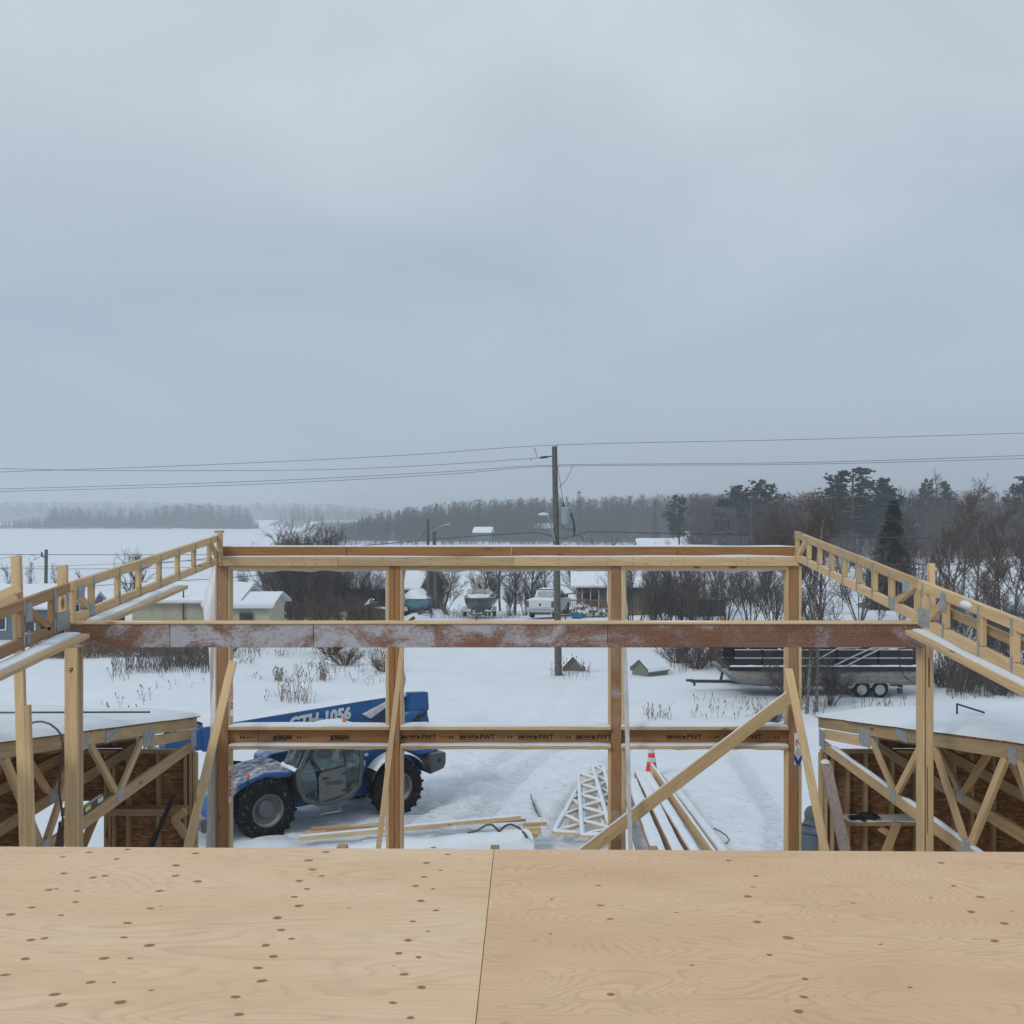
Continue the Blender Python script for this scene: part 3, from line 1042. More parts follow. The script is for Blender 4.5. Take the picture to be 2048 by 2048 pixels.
def make_window_wall():
    root = empty('window_wall_frame', (0, YW, 0.05), 'tall timber window wall of four brown posts, header and printed sill beam', 'wall frame')
    base = HY + 6.95 / YW * FPX
    S, LV = M['spruce'], M['laminated']

    def fr(o, v):
        o['frost'] = v
        return o
    for k, (a, b, f) in enumerate(((435, 455.5, 0.42), (779, 788.6, 0.36), (1223, 1241.5, 0.50), (1578, 1596.5, 0.44))):
        if k == 1:
            fr(rect('post', 779, 788.8, 1132.6, base, YW, 0.14, LV, root, 'z'), f)
            fr(rect('post', 789.4, 799, 1132.6, base, YW + 0.003, 0.137, LV, root, 'z'), f)
        else:
            fr(rect('post', a, b, 1132.6, base, YW, 0.14, LV, root, 'z'), f)
    # jack studs beside the posts, above and below the sill
    for a, b in ((456, 460), (772.5, 778.6), (799.5, 805.5), (1218, 1222.6), (1242, 1250), (1573.5, 1577.6)):
        rect('jack_stud', a, b, 1139.6, 1453.2, YW + 0.004, 0.136, S, root, 'z')
        rect('jack_stud', a, b, 1497.6, base, YW + 0.004, 0.136, S, root, 'z')
    rect('corner_stud', 1597, 1603.5, 1132.6, base, YW + 0.01, 0.11, S, root, 'z')
    rect('corner_stud', 430.5, 434.6, 1105, base, YW + 0.05, 0.09, M['spruce_old'], root, 'z')
    for a, b in ((456, 778.6), (799.5, 1222.6), (1242, 1577.6)):
        rect('head_plate', a, b, 1132.4, 1139.2, YW + 0.004, 0.136, S, root)
    # header: orange-brown boards behind a light nailer
    for a, b, f in ((444, 693, 0.2), (693.8, 1022.6, 0.16), (1023.4, 1354.6, 0.16), (1355.4, 1593, 0.12)):
        fr(rect('header_board', a, b, 1093.5, 1113.2, YW + 0.03, 0.10, M['header_wood'], root), f)
    for a, b in ((440, 675.6), (676.2, 1027.6), (1028.2, 1597)):
        rect('nailer_board', a, b, 1113.4, 1132.0, YW - 0.045, 0.042, S, root)
    nails = MB()
    x = 452
    while x < 1590:
        for py in (1118 + rnd.uniform(-1, 1), 1127 + rnd.uniform(-1, 1)):
            if rnd.random() < 0.85:
                p = P(x + rnd.uniform(-3, 3), py, YW - 0.0455)
                nails.box(p, (0.009, 0.003, 0.009))
        x += rnd.choice((26, 48, 52))
    o = nails.build('nail_heads', M['ink'], root, WORLD)
    o['kind'] = 'stuff'
    snow_strip('snow_cover', P(446, 1093.6, YW + 0.08), P(1592, 1093.6, YW + 0.08), 0.09, 0.02, root, seg=0.2, rough=0.6)
    snow_strip('snow_cover', P(444, 1113.4, YW - 0.012), P(1594, 1113.4, YW - 0.012), 0.066, 0.012, root, seg=0.2, rough=0.9)
    # sill: printed beam set back between two plates with snow on them
    for a, b in ((456, 778.4), (799.7, 1222.4), (1242.2, 1577.4)):
        rect('sill_plate', a, b, 1453.6, 1460.2, YW - 0.05, 0.19, S, root)
        rect('sill_plate', a, b, 1491.0, 1497.4, YW - 0.05, 0.19, S, root)
        fr(rect('sill_beam', a + 0.5, b - 0.5, 1459, 1488.5, YW + 0.075, 0.05, LV, root), 0.30)
        snow_strip('snow_cover', P(a + 1, 1453.6, YW - 0.05) + Vector((0, 0.095, 0)), P(b - 1, 1453.6, YW - 0.05) + Vector((0, 0.095, 0)), 0.18, 0.022, root, seg=0.12, rough=0.35)
        snow_strip('snow_cover', P(a + 1, 1491.0, YW - 0.05) + Vector((0, 0.055, 0)), P(b - 1, 1491.0, YW - 0.05) + Vector((0, 0.055, 0)), 0.115, 0.015, root, seg=0.12, rough=0.35)
    rect('sill_joint', 516, 517, 1460.4, 1487, YW + 0.073, 0.003, M['ink'], root, 'z', 0)
    # printed brand stamps along the sill beam, some upside down
    ink = M['ink']
    yb = YW + 0.0735

    def stamp(px, py, flip=False):
        p = P(px, py, yb)
        m = MB()
        w = 0.0056
        for dx, dw, dz, dh in ((-46, 36, 4.2, 1.0), (-46, 36, -4.2, 1.0), (-44, 13, 0, 4.6), (-29, 15, 0.4, 3.2), (-12, 6, 0, 6)):
            s = -1 if flip else 1
            m.box(p + Vector(((s * (dx + dw / 2)) * w, 0, dz * w)), (dw * w, 0.002, dh * w))
        for q in range(5):
            s = -1 if flip else 1
            m.box(p + Vector((s * (36 + q * 6) * w, 0, 0)), (3.2 * w, 0.002, 1.6 * w if q < 3 else 4.5 * w))
        m.build('stamp_marks', ink, root, WORLD)
        text('stamp_lettering', 'PWT', 0.080, ink, root, at_face(p + Vector(((0.19 if flip else -0.02) + 0, -0.001, 0)), math.pi if flip else 0), bold=0.0012)
    for px in (541, 655):
        stamp(px, 1475, True)
    for px in (846, 963, 1080, 1196, 1377, 1497):
        stamp(px, 1474.5)
    # house wrap folded over the outer edge, hanging loose at one end of the wall
    m = MB()
    rows = []
    prof = [(1118, 428), (1135, 425), (1165, 416), (1195, 408), (1225, 407), (1250, 411), (1300, 418), (1360, 420), (1430, 421), (1500, 419), (1580, 416), (1690, 412), (1800, 409), (2000, 405)]
    for i in range(60):
        py = 1118 + (2000 - 1118) * i / 59
        for (q0, x0), (q1, x1) in zip(prof[:-1], prof[1:]):
            if q0 <= py <= q1:
                xl = x0 + (x1 - x0) * (py - q0) / (q1 - q0)
        row = []
        for j in range(7):
            t_ = j / 6
            px = xl + (435.5 - xl) * t_ + (vn1(i * 0.5, 4) - 0.5) * 3 * (1 - t_)
            row.append(P(px, py, YW + 0.15 + 0.03 * math.sin(i * 0.35 + j * 0.8) * (1 - 0.6 * t_) - 0.02 * t_))
        rows.append(row)
    m.loft(rows, close=False, caps=False)
    o = m.build('house_wrap', M['house_wrap'], root, WORLD, smooth=True)
    so = o.modifiers.new('thickness', 'SOLIDIFY')
    so.thickness = 0.004
    # torn edges of the wrap showing round the openings
    m = MB()

    def torn(a, b, side, depth):
        a, b = Vector(a), Vector(b)
        n = max(6, int((b - a).length / 0.05))
        side = Vector(side)
        sd = rnd.randrange(99)
        r0 = [a + (b - a) * i / n for i in range(n + 1)]
        r1 = [p + side * depth * (0.25 + 1.2 * vn1(i * 0.33, sd) ** 2) + Vector((0, 0.004, 0)) for i, p in enumerate(r0)]
        m.loft([r0, r1, [p + Vector((0, 0.003, 0)) for p in r1], [p + Vector((0, 0.005, 0)) for p in r0]], close=False, caps=False)
    yo = YW + 0.142
    for a, b in ((460, 772.5), (805.5, 1218), (1250, 1573.5)):
        torn(P(a, 1139.4, yo), P(b, 1139.4, yo), (0, 0, -1), 0.03)
        torn(P(a, 1497.6, yo), P(b, 1497.6, yo), (0, 0, -1), 0.016)
        torn(P(a, 1141, yo), P(a, 1447, yo), (1, 0, 0), 0.03)
        torn(P(b, 1141, yo), P(b, 1447, yo), (-1, 0, 0), 0.02)
        torn(P(a, 1500, yo), P(a, 1760, yo), (1, 0, 0), 0.018)
        torn(P(b, 1500, yo), P(b, 1760, yo), (-1, 0, 0), 0.02)
    for c0, c1, sx in ((P(1577, 1139.5, yo), None, -1),):
        m.add([c0, c0 + Vector((-0.16, 0, 0)), c0 + Vector((-0.05, 0.004, -0.06)), c0 + Vector((0, 0, -0.2))], [(0, 1, 2, 3)])
    o = m.build('torn_wrap', M['house_wrap'], root, WORLD)
    # red and blue print on the strips of wrap
    vert = FACE_CAM @ Matrix.Rotation(R(-90), 4, 'Z')
    for px, py in ((463.0, 1366), (459.5, 1540)):
        p = P(px, py, YW - 0.002)
        rect('wrap_strip', px - 2.5, px + 2.8, py - 8, py + 66, YW - 0.0005, 0.002, M['house_wrap'], root, 'z', 0)
        mm = vert.copy()
        mm.translation = p
        text('wrap_lettering', 'WINDURR', 0.036, M['red_print'], root, mm, sx=1.75, bold=0.0008)
    rect('wrap_strip', 1589, 1603.5, 1466, 1530, YW - 0.006, 0.004, M['house_wrap'], root, 'z', 0)
    text('wrap_lettering', 'N', 0.095, M['red_print'], root, at_face(P(1591.5, 1485.5, YW - 0.008)), sx=0.75, bold=0.002)
    m = MB()
    c = P(1596.3, 1507, YW - 0.008)
    m.add([c + Vector(v) for v in ((-0.036, 0, 0.01), (0, 0, 0.075), (0.036, 0, 0.01), (0, 0, -0.055))], [(0, 1, 2, 3)])
    m.build('wrap_emblem', M['grey_print'], root, WORLD)
    m = MB()
    c = P(1596.3, 1509, YW - 0.0095)
    for s in (-1, 1):
        m.add([c + Vector(v) for v in ((s * 0.042, 0, 0.01), (s * 0.042, 0, -0.06), (s * 0.02, 0, -0.115), (0, 0, -0.115), (0, 0, -0.062))], [(0, 1, 2, 3, 4)])
    m.build('wrap_emblem', M['blue_print'], root, WORLD)


make_window_wall()


def make_braces():
    def brace(label, a, b, w, t, mat='spruce', n=(0, -1, 0), name='wall_brace', snow=False, stake=False):
        root = empty(name, b, label, 'brace')
        board('plank', a, b, w, t, M[mat], root, n)
        if stake:
            e = Vector(b) + Vector((0.12, 0.042, 0.1))
            board('stake', e + Vector((0, 0, 0.15)), (e.x, e.y, 0.1), 0.089, 0.038, M[mat], root)
        if snow:
            d = (Vector(b) - Vector(a)).normalized()
            u = Vector((0, 0, 1)) - d * d.z
            u.normalize()
            k = Vector(a) + u * (w / 2)
            snow_strip('snow_cover', k + d * 0.1, Vector(b) + u * (w / 2) - d * 0.1, t * 0.8, 0.008, root, n=u, seg=0.25, rough=0.8)
        return root

    def down(a, b, z):
        a, b = Vector(a), Vector(b)
        return a + (b - a) * ((z - a.z) / (b.z - a.z))
    a, b = P(466, 1322, 11.32), P(376, 1694, 10.5)
    brace('tilted pale brace leaning against the wrapped end post', a, down(a, b, 0.25), 0.088, 0.038)
    a, b = P(806, 1283, 11.44), P(757, 1695, 10.7)
    brace('thin pale brace leaning on the second post, in front of the blue machine', a, down(a, b, 0.25), 0.05, 0.038, n=(0.3, -1, 0))
    a, b = P(1249, 1285, 11.36), P(1261, 1697, 11.05)
    brace('narrow frosted upright brace beside the third post', a, down(a, b, 0.25), 0.046, 0.038, 'frosted_board')
    a, b = P(1577, 1338, 11.26), P(1650, 1700, 10.4)
    brace('tilted pale brace leaning on the post with the red N print', a, down(a, b, 0.25), 0.085, 0.038)
    a, b = P(1594, 1383, 11.33), P(1170, 1705, 11.33)
    d = (b - a).normalized()
    brace('wide diagonal plank nailed across the third window bay', a, b + d * 1.2, 0.135, 0.038, name='diagonal_brace', snow=True, stake=True)


t_ = NT('frosted_board')
f_ = t_.noise(t_.coords(scale=(3, 8, 8)), 2, 4)
M['frosted_board'] = t_.done(t_.ramp(f_, [(0.3, (0.42, 0.42, 0.43)), (0.7, (0.62, 0.63, 0.65))]), 0.85)
make_braces()


def make_main_beam():
    root = empty('main_beam', (0, YB, 5.9), 'long frosted reddish laminated beam crossing in front of the window wall', 'beam', kind='thing')
    for a, b, f in ((128, 339.4, 0.515), (340.2, 626.6, 0.57), (627.4, 870, 0.58), (870.2, 1215, 0.53), (1215.6, 1845, 0.49)):
        o = rect('beam_board', a, b, 1249, 1295, YB, 0.13, M['beam_wood'], root)
        o['frost'] = f
    rect('top_plate', 128, 1842, 1244.8, 1248.9, YB - 0.012, 0.15, M['spruce'], root)
    rect('end_block', 1845.5, 1849.5, 1252, 1296, YB + 0.01, 0.11, M['spruce_old'], root, 'z')
    snow_strip('snow_cover', P(190, 1244.8, YB + 0.07), P(1800, 1244.8, YB + 0.07), 0.1, 0.006, root, seg=0.2, rough=0.9)


make_main_beam()


def make_posts():
    base = HY + 6.95 / YB * FPX
    root = empty('beam_post', P(148, base, YB), 'thick built-up post with a pencilled mark, under the end of the frosted beam', 'post')
    for k, mt in enumerate(('spruce', 'spruce_old', 'spruce')):
        xm = (P(128.5, 0, YB).x + P(154.5, 0, YB).x) / 2 + (0.0, 0.002, -0.001)[k]
        yk = YB + 0.019 + 0.0385 * k
        board('stud', (xm, yk, 0.05), (xm, yk, P(0, 1295.4, YB).z), 0.0975, 0.038, M[mt], root)
    text('pencil_mark', '7', 0.05, M['ink'], root, at_face(P(138, 1341, YB - 0.0015)), sx=1.3)
    m = MB()
    m.box(P(141, 1341, YB - 0.001), (0.04, 0.002, 0.004))
    m.build('pencil_mark', M['ink'], root, WORLD)
    root = empty('beam_post', P(1850, base, YB), 'split pale double post with open cracks under the beam end by the pontoon boat', 'post')
    rect('stud', 1845.5, 1850, 1295.4, base, YB, 0.13, M['spruce'], root, 'z')
    rect('stud', 1851, 1867.5, 1252, base, YB + 0.02, 0.12, M['spruce'], root, 'z')
    m = MB()
    m.box(P(1858, 1345, YB + 0.0195), (0.008, 0.004, 0.22))
    m.build('crack', M['ink'], root, WORLD)
    m = MB()
    m.box(P(1855, 1600, YB + 0.0195), (0.004, 0.004, 0.5))
    m.build('crack', M['ink'], root, WORLD)
    a = P(32.5, 1112, 7.15)
    b = P(50, 1690, 7.02)
    root = empty('tall_stud', (b.x, b.y, 0.05), 'tall leaning pair of studs standing past the sloping truss', 'stud')
    e = a + (b - a) * ((0.05 - a.z) / (b.z - a.z))
    board('stud', a, e, 0.066, 0.04, M['spruce'], root)
    sa = a + (b - a) * ((P(0, 1409, 7.1).z - a.z) / (b.z - a.z))
    board('scab_board', sa + Vector((0.050, -0.002, 0)), e + Vector((0.056, -0.002, 0)), 0.034, 0.04, M['spruce'], root)
    y = YB + 0.16
    root = empty('truss_post', P(124, base, y), 'short pale post end sticking up behind the truss over the beam post', 'post')
    rect('stud', 113.5, 133, 1130, 1246, y, 0.038, M['spruce'], root, 'z')
    snow_strip('snow_cover', P(114, 1130, y + 0.02), P(132.5, 1130, y + 0.02), 0.035, 0.008, root, seg=0.02)
    root = empty('truss_post', P(1866, base, y), 'short pale post end sticking up behind the truss with the snow patch', 'post')
    rect('stud', 1859, 1871, 1127, 1262, y + 0.05, 0.05, M['spruce'], root, 'z')
    root = empty('lookout_rafter', P(0, 1190, 7.0), 'doubled sloping rafter end nailed to the tall leaning studs', 'rafter')
    for dz, dy in ((0.0, 0.0), (-0.055, -0.045)):
        board('rafter', P(-60, 1222, 6.9) + Vector((0, dy, dz)), P(39, 1176, 7.08) + Vector((0, dy, dz)), 0.07, 0.038, M['spruce'], root)


make_posts()


def make_truss(label, A, B, depth, ups, diags, inner, mat='spruce', plates=(), rail=False, name='roof_truss', cw=0.075, group=None):
    """Parallel-chord truss from A to B (upper ends of the top chord); ups and diags as distances Y; inner = direction of the face seen."""
    A, B = Vector(A), Vector(B)
    root = empty(name, B - Vector((0, 0, depth)), label, 'truss', group)
    n = Vector((inner, 0, 0))
    d = (B - A).normalized()

    def top(y):
        return A + (B - A) * ((y - A.y) / (B.y - A.y))
    down = Vector((0, 0, -1))
    board('top_chord', A + down * cw / 2, B + down * cw / 2, cw, 0.04, M[mat], root, n)
    board('bottom_chord', A + down * (depth - cw / 2), B + down * (depth - cw / 2), cw, 0.04, M[mat], root, n)
    for y in ups:
        p = top(y)
        board('web', p + down * (cw + 0.001), p + down * (depth - cw - 0.001), 0.062, 0.038, M[mat], root, n)
        for q in (cw * 0.8, depth - cw * 0.8):
            c = p + down * q + n * 0.0225 + d * 0.006
            board('truss_plate', c + down * 0.05, c - down * 0.05, 0.026, 0.003, M['galvanised'], root, n, 0)
    for y0, y1 in diags:
        a, b = top(y0) + down * cw * 0.85, top(y1) + down * (depth - cw * 0.85)
        board('web', a + n * 0.001, b + n * 0.001, 0.06, 0.038, M[mat], root, n)
    for y, q, w, h in plates:
        c = top(y) + down * q + n * 0.0235
        board('truss_plate', c + down * h / 2, c - down * h / 2, w, 0.003, M['galvanised'], root, n, 0)
    if rail:
        board('rail', top(A.y) + down * depth * 0.5 - n * 0.06, top(YB - 0.4) + down * depth * 0.5 - n * 0.06, 0.06, 0.03, M['spruce_old'], root, n)
    return root


def make_high_trusses():
    zl = lambda y: CAMZ - 0.183 - 0.0765 * (11.62 - y)
    xl = lambda y: -3.31 - 0.02 * (11.62 - y) / 3.9
    v = lambda y: (xl(y), y, zl(y))
    t1 = make_truss('sloping truss with many upright webs climbing to the header above the cream shed', v(7.73), v(11.62), 0.325, [8.10, 8.63, 9.11, 9.63, 10.15, 10.66, 11.2, 11.56], [(7.76, 8.06), (11.24, 11.52)], 1,
                    plates=((7.86, 0.09, 0.12, 0.09), (8.07, 0.27, 0.09, 0.10)))
    board('end_post', Vector(v(7.755)) - Vector((0, 0, 0.08)), Vector(v(7.755)) - Vector((0, 0, 0.25)), 0.05, 0.036, M['spruce'], t1, (1, 0, 0))
    rect('cap_block', 428, 444, 1061, 1066.5, 11.56, 0.09, M['spruce'], t1)
    rect('end_post', 435.5, 443.5, 1067, 1130, 11.44, 0.05, M['spruce'], t1, 'z')
    zl2 = lambda y: CAMZ - 0.486 - 0.092 * (7.69 - y)
    v2 = lambda y: (-3.335, y, zl2(y))
    make_truss('reddish truss end with a round knot meeting the frosted beam', v2(5.0), v2(7.69), 0.335, [5.9, 6.95, 7.42], [(7.0, 7.36), (5.3, 5.85)], 1, 'fir_red',
               plates=((7.02, 0.10, 0.10, 0.13), (7.02, 0.27, 0.05, 0.09), (7.56, 0.26, 0.22, 0.14), (7.44, 0.11, 0.06, 0.12), (7.63, 0.11, 0.05, 0.10)))
    zr = lambda y: CAMZ - 0.146 - 0.0833 * (11.5 - y)
    xr = lambda y: 3.19 - 0.033 * (11.5 - y)
    w = lambda y: (xr(y), y, zr(y))
    t3 = make_truss('sloping truss with many upright webs in front of the dark spruce', w(7.72), w(11.5), 0.325, [8.32, 8.75, 9.19, 9.62, 10.06, 10.5, 10.93, 11.44], [(7.80, 8.22), (11.05, 11.38)], -1,
                    plates=((7.93, 0.09, 0.14, 0.09), (8.24, 0.27, 0.10, 0.10)))
    board('end_post', Vector(w(7.745)) - Vector((0, 0, 0.08)), Vector(w(7.745)) - Vector((0, 0, 0.25)), 0.05, 0.036, M['spruce'], t3, (-1, 0, 0))
    t4 = make_truss('near truss end with a clump of snow stuck to its top chord', w(5.0), w(7.69), 0.345, [5.5, 6.13, 6.6, 7.19, 7.58], [(7.17, 7.52)], -1, 'spruce',
                    plates=((7.55, 0.26, 0.20, 0.13), (7.19, 0.09, 0.09, 0.13)), rail=True)
    m = MB()
    c = Vector(w(6.80)) + Vector((-0.021, 0, -0.04))
    m.lathe([(0.0, 0.022), (0.02, 0.02), (0.05, 0.013), (0.075, 0.006), (0.085, -0.004)], 14, Matrix.Translation(c) @ Matrix.Diagonal((1, 1.15, 0.36, 1)) @ Matrix.Rotation(R(-90), 4, 'Y'))
    m.build('snow_clump', M['snow'], t4, WORLD, smooth=True)
    # flat boards under the trusses with drifted snow
    def ledge(label, a, b, wd, sx, snow=True):
        root = empty('ledge_board', b, label, 'board')
        board('plank', a, b, wd, 0.032, M['spruce'], root, (0, 0, 1))
        if snow:
            o = Vector((-sx * wd * 0.12, 0, 0.018))
            snow_strip('snow_cover', Vector(a) + o, Vector(b) + o, wd * 0.55, 0.018, root, seg=0.10, rough=0.85)
    ledge('snowy flat board under the long truss above the cream shed', (-3.22, 7.82, zl(7.82) - 0.345), (-3.2, 9.85, zl(9.85) - 0.345), 0.17, 1)
    ledge('snowy flat board under the reddish truss end', (-3.24, 4.9, zl2(4.9) - 0.362), (-3.20, 7.52, zl2(7.52) - 0.362), 0.20, 1)
    ledge('snowy flat board under the near truss by the split post', (2.96, 4.9, zr(4.9) - 0.375), (3.0, 7.6, zr(7.6) - 0.375), 0.17, -1)


make_high_trusses()


# --- the two low wings: mono-pitch trusses under a snowy roof, strand-board walls
def wing_truss(label, sgn, x, group=None, proto=None, xtop=0.0):
    zt = lambda y: CAMZ - 2.27 + 0.155 * (11.64 - y)
    zb = CAMZ - 2.50
    root = empty('wing_truss', (x, 11.6, zb - 0.12), label, 'truss', group)
    n = (-sgn, 0, 0)
    S = M['spruce_old']
    X = lambda y, z: Vector((x, y, z))
    board('top_chord', X(5.6, zt(5.6) - 0.055), X(11.64, zt(11.64) - 0.055), 0.11, 0.038, S, root, n)
    board('bottom_chord', X(5.6, zb - 0.055), X(11.52, zb - 0.055), 0.112, 0.038, S, root, n)
    board('heel_wedge', X(10.15, zt(10.15) - 0.178), X(11.45, zt(11.45) - 0.178), 0.10, 0.038, M['spruce'], root, n)
    tops = (10.02, 8.62, 7.1, 5.8)
    bots = (9.35, 7.85, 6.4)
    for k, (yt, yb) in enumerate(((10.02, 9.38), (8.72, 9.32), (8.50, 7.9), (7.25, 7.82), (7.05, 6.45), (5.8, 6.38))):
        board('web', X(yt, zt(yt) - 0.10), X(yb, zb - 0.01), 0.07, 0.036, M['spruce'], root, n)
    for y, z, w, h in ((11.5, zb + 0.02, 0.20, 0.20), (10.1, zt(10.1) - 0.13, 0.32, 0.17), (9.15, zt(9.15) - 0.055, 0.26, 0.095), (8.6, zt(8.6) - 0.09, 0.12, 0.10), (9.35, zb - 0.03, 0.13, 0.12), (7.85, zb - 0.03, 0.13, 0.12), (7.12, zt(7.12) - 0.08, 0.10, 0.12)):
        board('truss_plate', X(y, z - h / 2) + Vector((-sgn * 0.0215, 0, 0)), X(y, z + h / 2) + Vector((-sgn * 0.0215, 0, 0)), w, 0.003, M['galvanised'], root, n, 0)
    return root


def copy_tree(o, parent=None, shift=None):
    c = o.copy()
    COL.objects.link(c)
    c.parent = parent
    if shift is not None:
        c.location = Vector(c.location) + Vector(shift)
    for ch in [k for k in o.children]:
        copy_tree(ch, c)
    return c


def make_wing(sgn, x0, side):
    g = 'lean-to trusses under the snowy roof ' + side
    first = wing_truss('nearest mono-pitch truss with grey steel plates, edge of the snowy roof ' + side, sgn, x0, g)
    words = ('second', 'third', 'fourth', 'fifth', 'sixth')
    for k in range(5):
        c = copy_tree(first, None, (sgn * 0.61 * (k + 1), 0, 0))
        c['label'] = words[k] + ' truss back from the open edge under the snowy roof ' + side
    if sgn > 0:
        snow_strip('snow_cover', (x0, 9.5, CAMZ - 2.5), (x0, 11.2, CAMZ - 2.5), 0.04, 0.022, first)
        snow_strip('snow_cover', (x0, 6.8, CAMZ - 2.5), (x0, 9.15, CAMZ - 2.5), 0.04, 0.022, first)
    # roof
    zt = lambda y: CAMZ - 2.27 + 0.155 * (11.64 - y)
    root = empty('lean_to_roofing', (x0, 11.7, zt(11.7)), 'low lean-to roof under smooth deep snow ' + side, 'roof', kind='thing')
    xa, xb = x0 - sgn * 0.03, x0 + sgn * 3.6
    for k in range(3):
        xs, xe = xa + (xb - xa) * k / 3, xa + (xb - xa) * (k + 1) / 3 - sgn * 0.004
        for y0, y1 in ((5.5, 8.45), (8.455, 11.72)):
            board('sheathing_panel', ((xs + xe) / 2, y0, zt(y0) + 0.008), ((xs + xe) / 2, y1, zt(y1) + 0.008), abs(xe - xs), 0.012, M['strand_board'], root, (0, 0, 1), 0)
    ys = np.linspace(5.5, 11.8, 70)
    xs = np.linspace(0, 1, 46)
    Yg, Tg = np.meshgrid(ys, xs, indexing='ij')
    ragged = (vnoise(Yg * 2.5, Tg * 0, 12) - 0.5) * 0.05
    Xg = xa - sgn * 0.02 + (xb - xa + sgn * 0.05) * Tg + ragged * (Tg < 0.02)
    thick = 0.045 + 0.06 * sstep(Tg / 0.2) + (0.13 if sgn > 0 else 0.04) * Tg + (vnoise(Xg * 1.3 + 9, Yg * 1.3, 14) - 0.5) * 0.05
    edge = np.minimum(np.minimum(Tg / 0.03, (1 - Tg) / 0.03), np.minimum((Yg - 5.5) / 0.15, (11.8 - Yg) / 0.12))
    thick *= np.sqrt(np.clip(edge, 0.0, 1)) * 0.85 + 0.15 * (edge > 0)
    Zg = zt(Yg) + 0.014 + thick
    V = np.stack([Xg, Yg, Zg], -1).reshape(-1, 3)
    i = np.arange(69)[:, None] * 46 + np.arange(45)[None, :]
    F = np.stack([i, i + 1, i + 47, i + 46], -1).reshape(-1, 4)
    if sgn < 0:
        F = F[:, ::-1]
    me = np_mesh('snow_blanket', V, F)
    me.polygons.foreach_set('use_smooth', np.ones(len(F), dtype=bool))
    link('snow_blanket', me, M['snow'], root, WORLD)
    # end wall with studs and a shelf rail; the far side wall closes the wing
    wl = empty('wing_end_wall', (x0, 11.6, 0.05), 'unlined stud wall of brown strand board below the snowy roof ' + side, 'wall', kind='thing')
    ztop = CAMZ - 2.66
    S = M['spruce_old']
    y = 11.56
    if sgn < 0:
        studs = (-3.585, -3.63, -3.69, -4.0, -4.34, -4.50, -4.545, -4.59, -5.5, -5.545, -5.95, -6.4)
        panels = ((-3.6, -4.05, 0.1, ztop), (-4.051, -4.6, 0.1, ztop), (-5.49, -7.15, 0.1, ztop), (-4.601, -5.489, CAMZ - 3.22, ztop), (-4.25, -5.4, ztop + 0.04, CAMZ - 2.33), (-5.401, -7.15, ztop + 0.04, CAMZ - 2.33), (-4.601, -5.489, 0.1, CAMZ - 4.3))
    else:
        studs = (3.50, 3.545, 3.62, 3.80, 4.0, 4.30, 4.56, 5.0, 5.2, 5.45, 5.9, 6.4)
        panels = ((3.52, 4.0, 0.1, ztop), (4.001, 5.2, 0.1, ztop), (5.201, 6.4, 0.1, ztop), (6.401, 7.05, 0.1, ztop), (4.1, 5.2, ztop + 0.04, CAMZ - 2.33), (5.201, 7.05, ztop + 0.04, CAMZ - 2.33))
    for a, b, za, zb in panels:
        rect_w('strand_panel', a, b, za, zb, y + 0.09, 0.012, M['strand_board'], wl)
    for x in studs:
        rect_w('stud', x - 0.0188, x + 0.0188, 0.1, ztop, y - 0.002 * (hash(x) % 3), 0.088, S, wl, 'z')
    rect_w('top_plate', x0, x0 + sgn * 3.5, ztop + 0.001, ztop + 0.038, y, 0.088, S, wl)
    if sgn > 0:
        za = P(0, 1648, 11.3).z
        rect_w('shelf_rail', 3.66, 4.72, za, za + 0.036, 11.22, 0.32, S, wl)
        snow_strip('snow_cover', (3.7, 11.38, za + 0.036), (4.7, 11.38, za + 0.036), 0.28, 0.02, wl)
        a, b = P(1795, 1645, 11.2), P(1772, 1702, 11.25)
        board('knee_brace', a, b + (b - a) * 0.8, 0.09, 0.038, M['spruce'], wl)
        a, b = P(1758, 1655, 11.28), P(1785, 1672, 11.28)
        board('knee_brace', a, b, 0.07, 0.038, M['spruce'], wl)
    else:
        za = P(0, 1632, 11.3).z
        rect_w('shelf_rail', -3.62, -4.98, za, za + 0.075, 11.30, 0.16, S, wl)
        a, b = P(371, 1622, 11.18), P(347, 1640, 11.18)
        board('knee_brace', a, b, 0.085, 0.038, M['spruce'], wl)
        board('knee_brace', P(347, 1636, 11.2), P(372, 1672, 11.2), 0.085, 0.038, M['spruce'], wl)
        a, b = P(200, 1610, 10.6), P(160, 1706, 10.6)
        board('diagonal_stud', a, b + (b - a) * 0.4, 0.08, 0.038, M['fir_red'], wl)
    sw = empty('wing_side_wall', (x0 + sgn * 3.55, 8.6, 0.05), 'dark strand board side wall seen through the trusses ' + side, 'wall', kind='thing')
    xw = x0 + sgn * 3.55
    for k in range(5):
        y0, y1 = 5.6 + k * 1.22, 5.6 + (k + 1) * 1.22 - 0.004
        y1 = min(y1, 11.65)
        b = zt((y0 + y1) / 2) - 0.03
        board('strand_panel', (xw, (y0 + y1) / 2, 0.1), (xw, (y0 + y1) / 2, b), y1 - y0, 0.012, M['strand_board'], sw, (-sgn, 0, 0), 0)
    for k in range(14):
        y0 = 5.7 + k * 0.44
        board('stud', (xw - sgn * 0.052, y0, 0.1), (xw - sgn * 0.052, y0, zt(y0) - 0.13), 0.038, 0.088, S, sw, (-sgn, 0, 0))


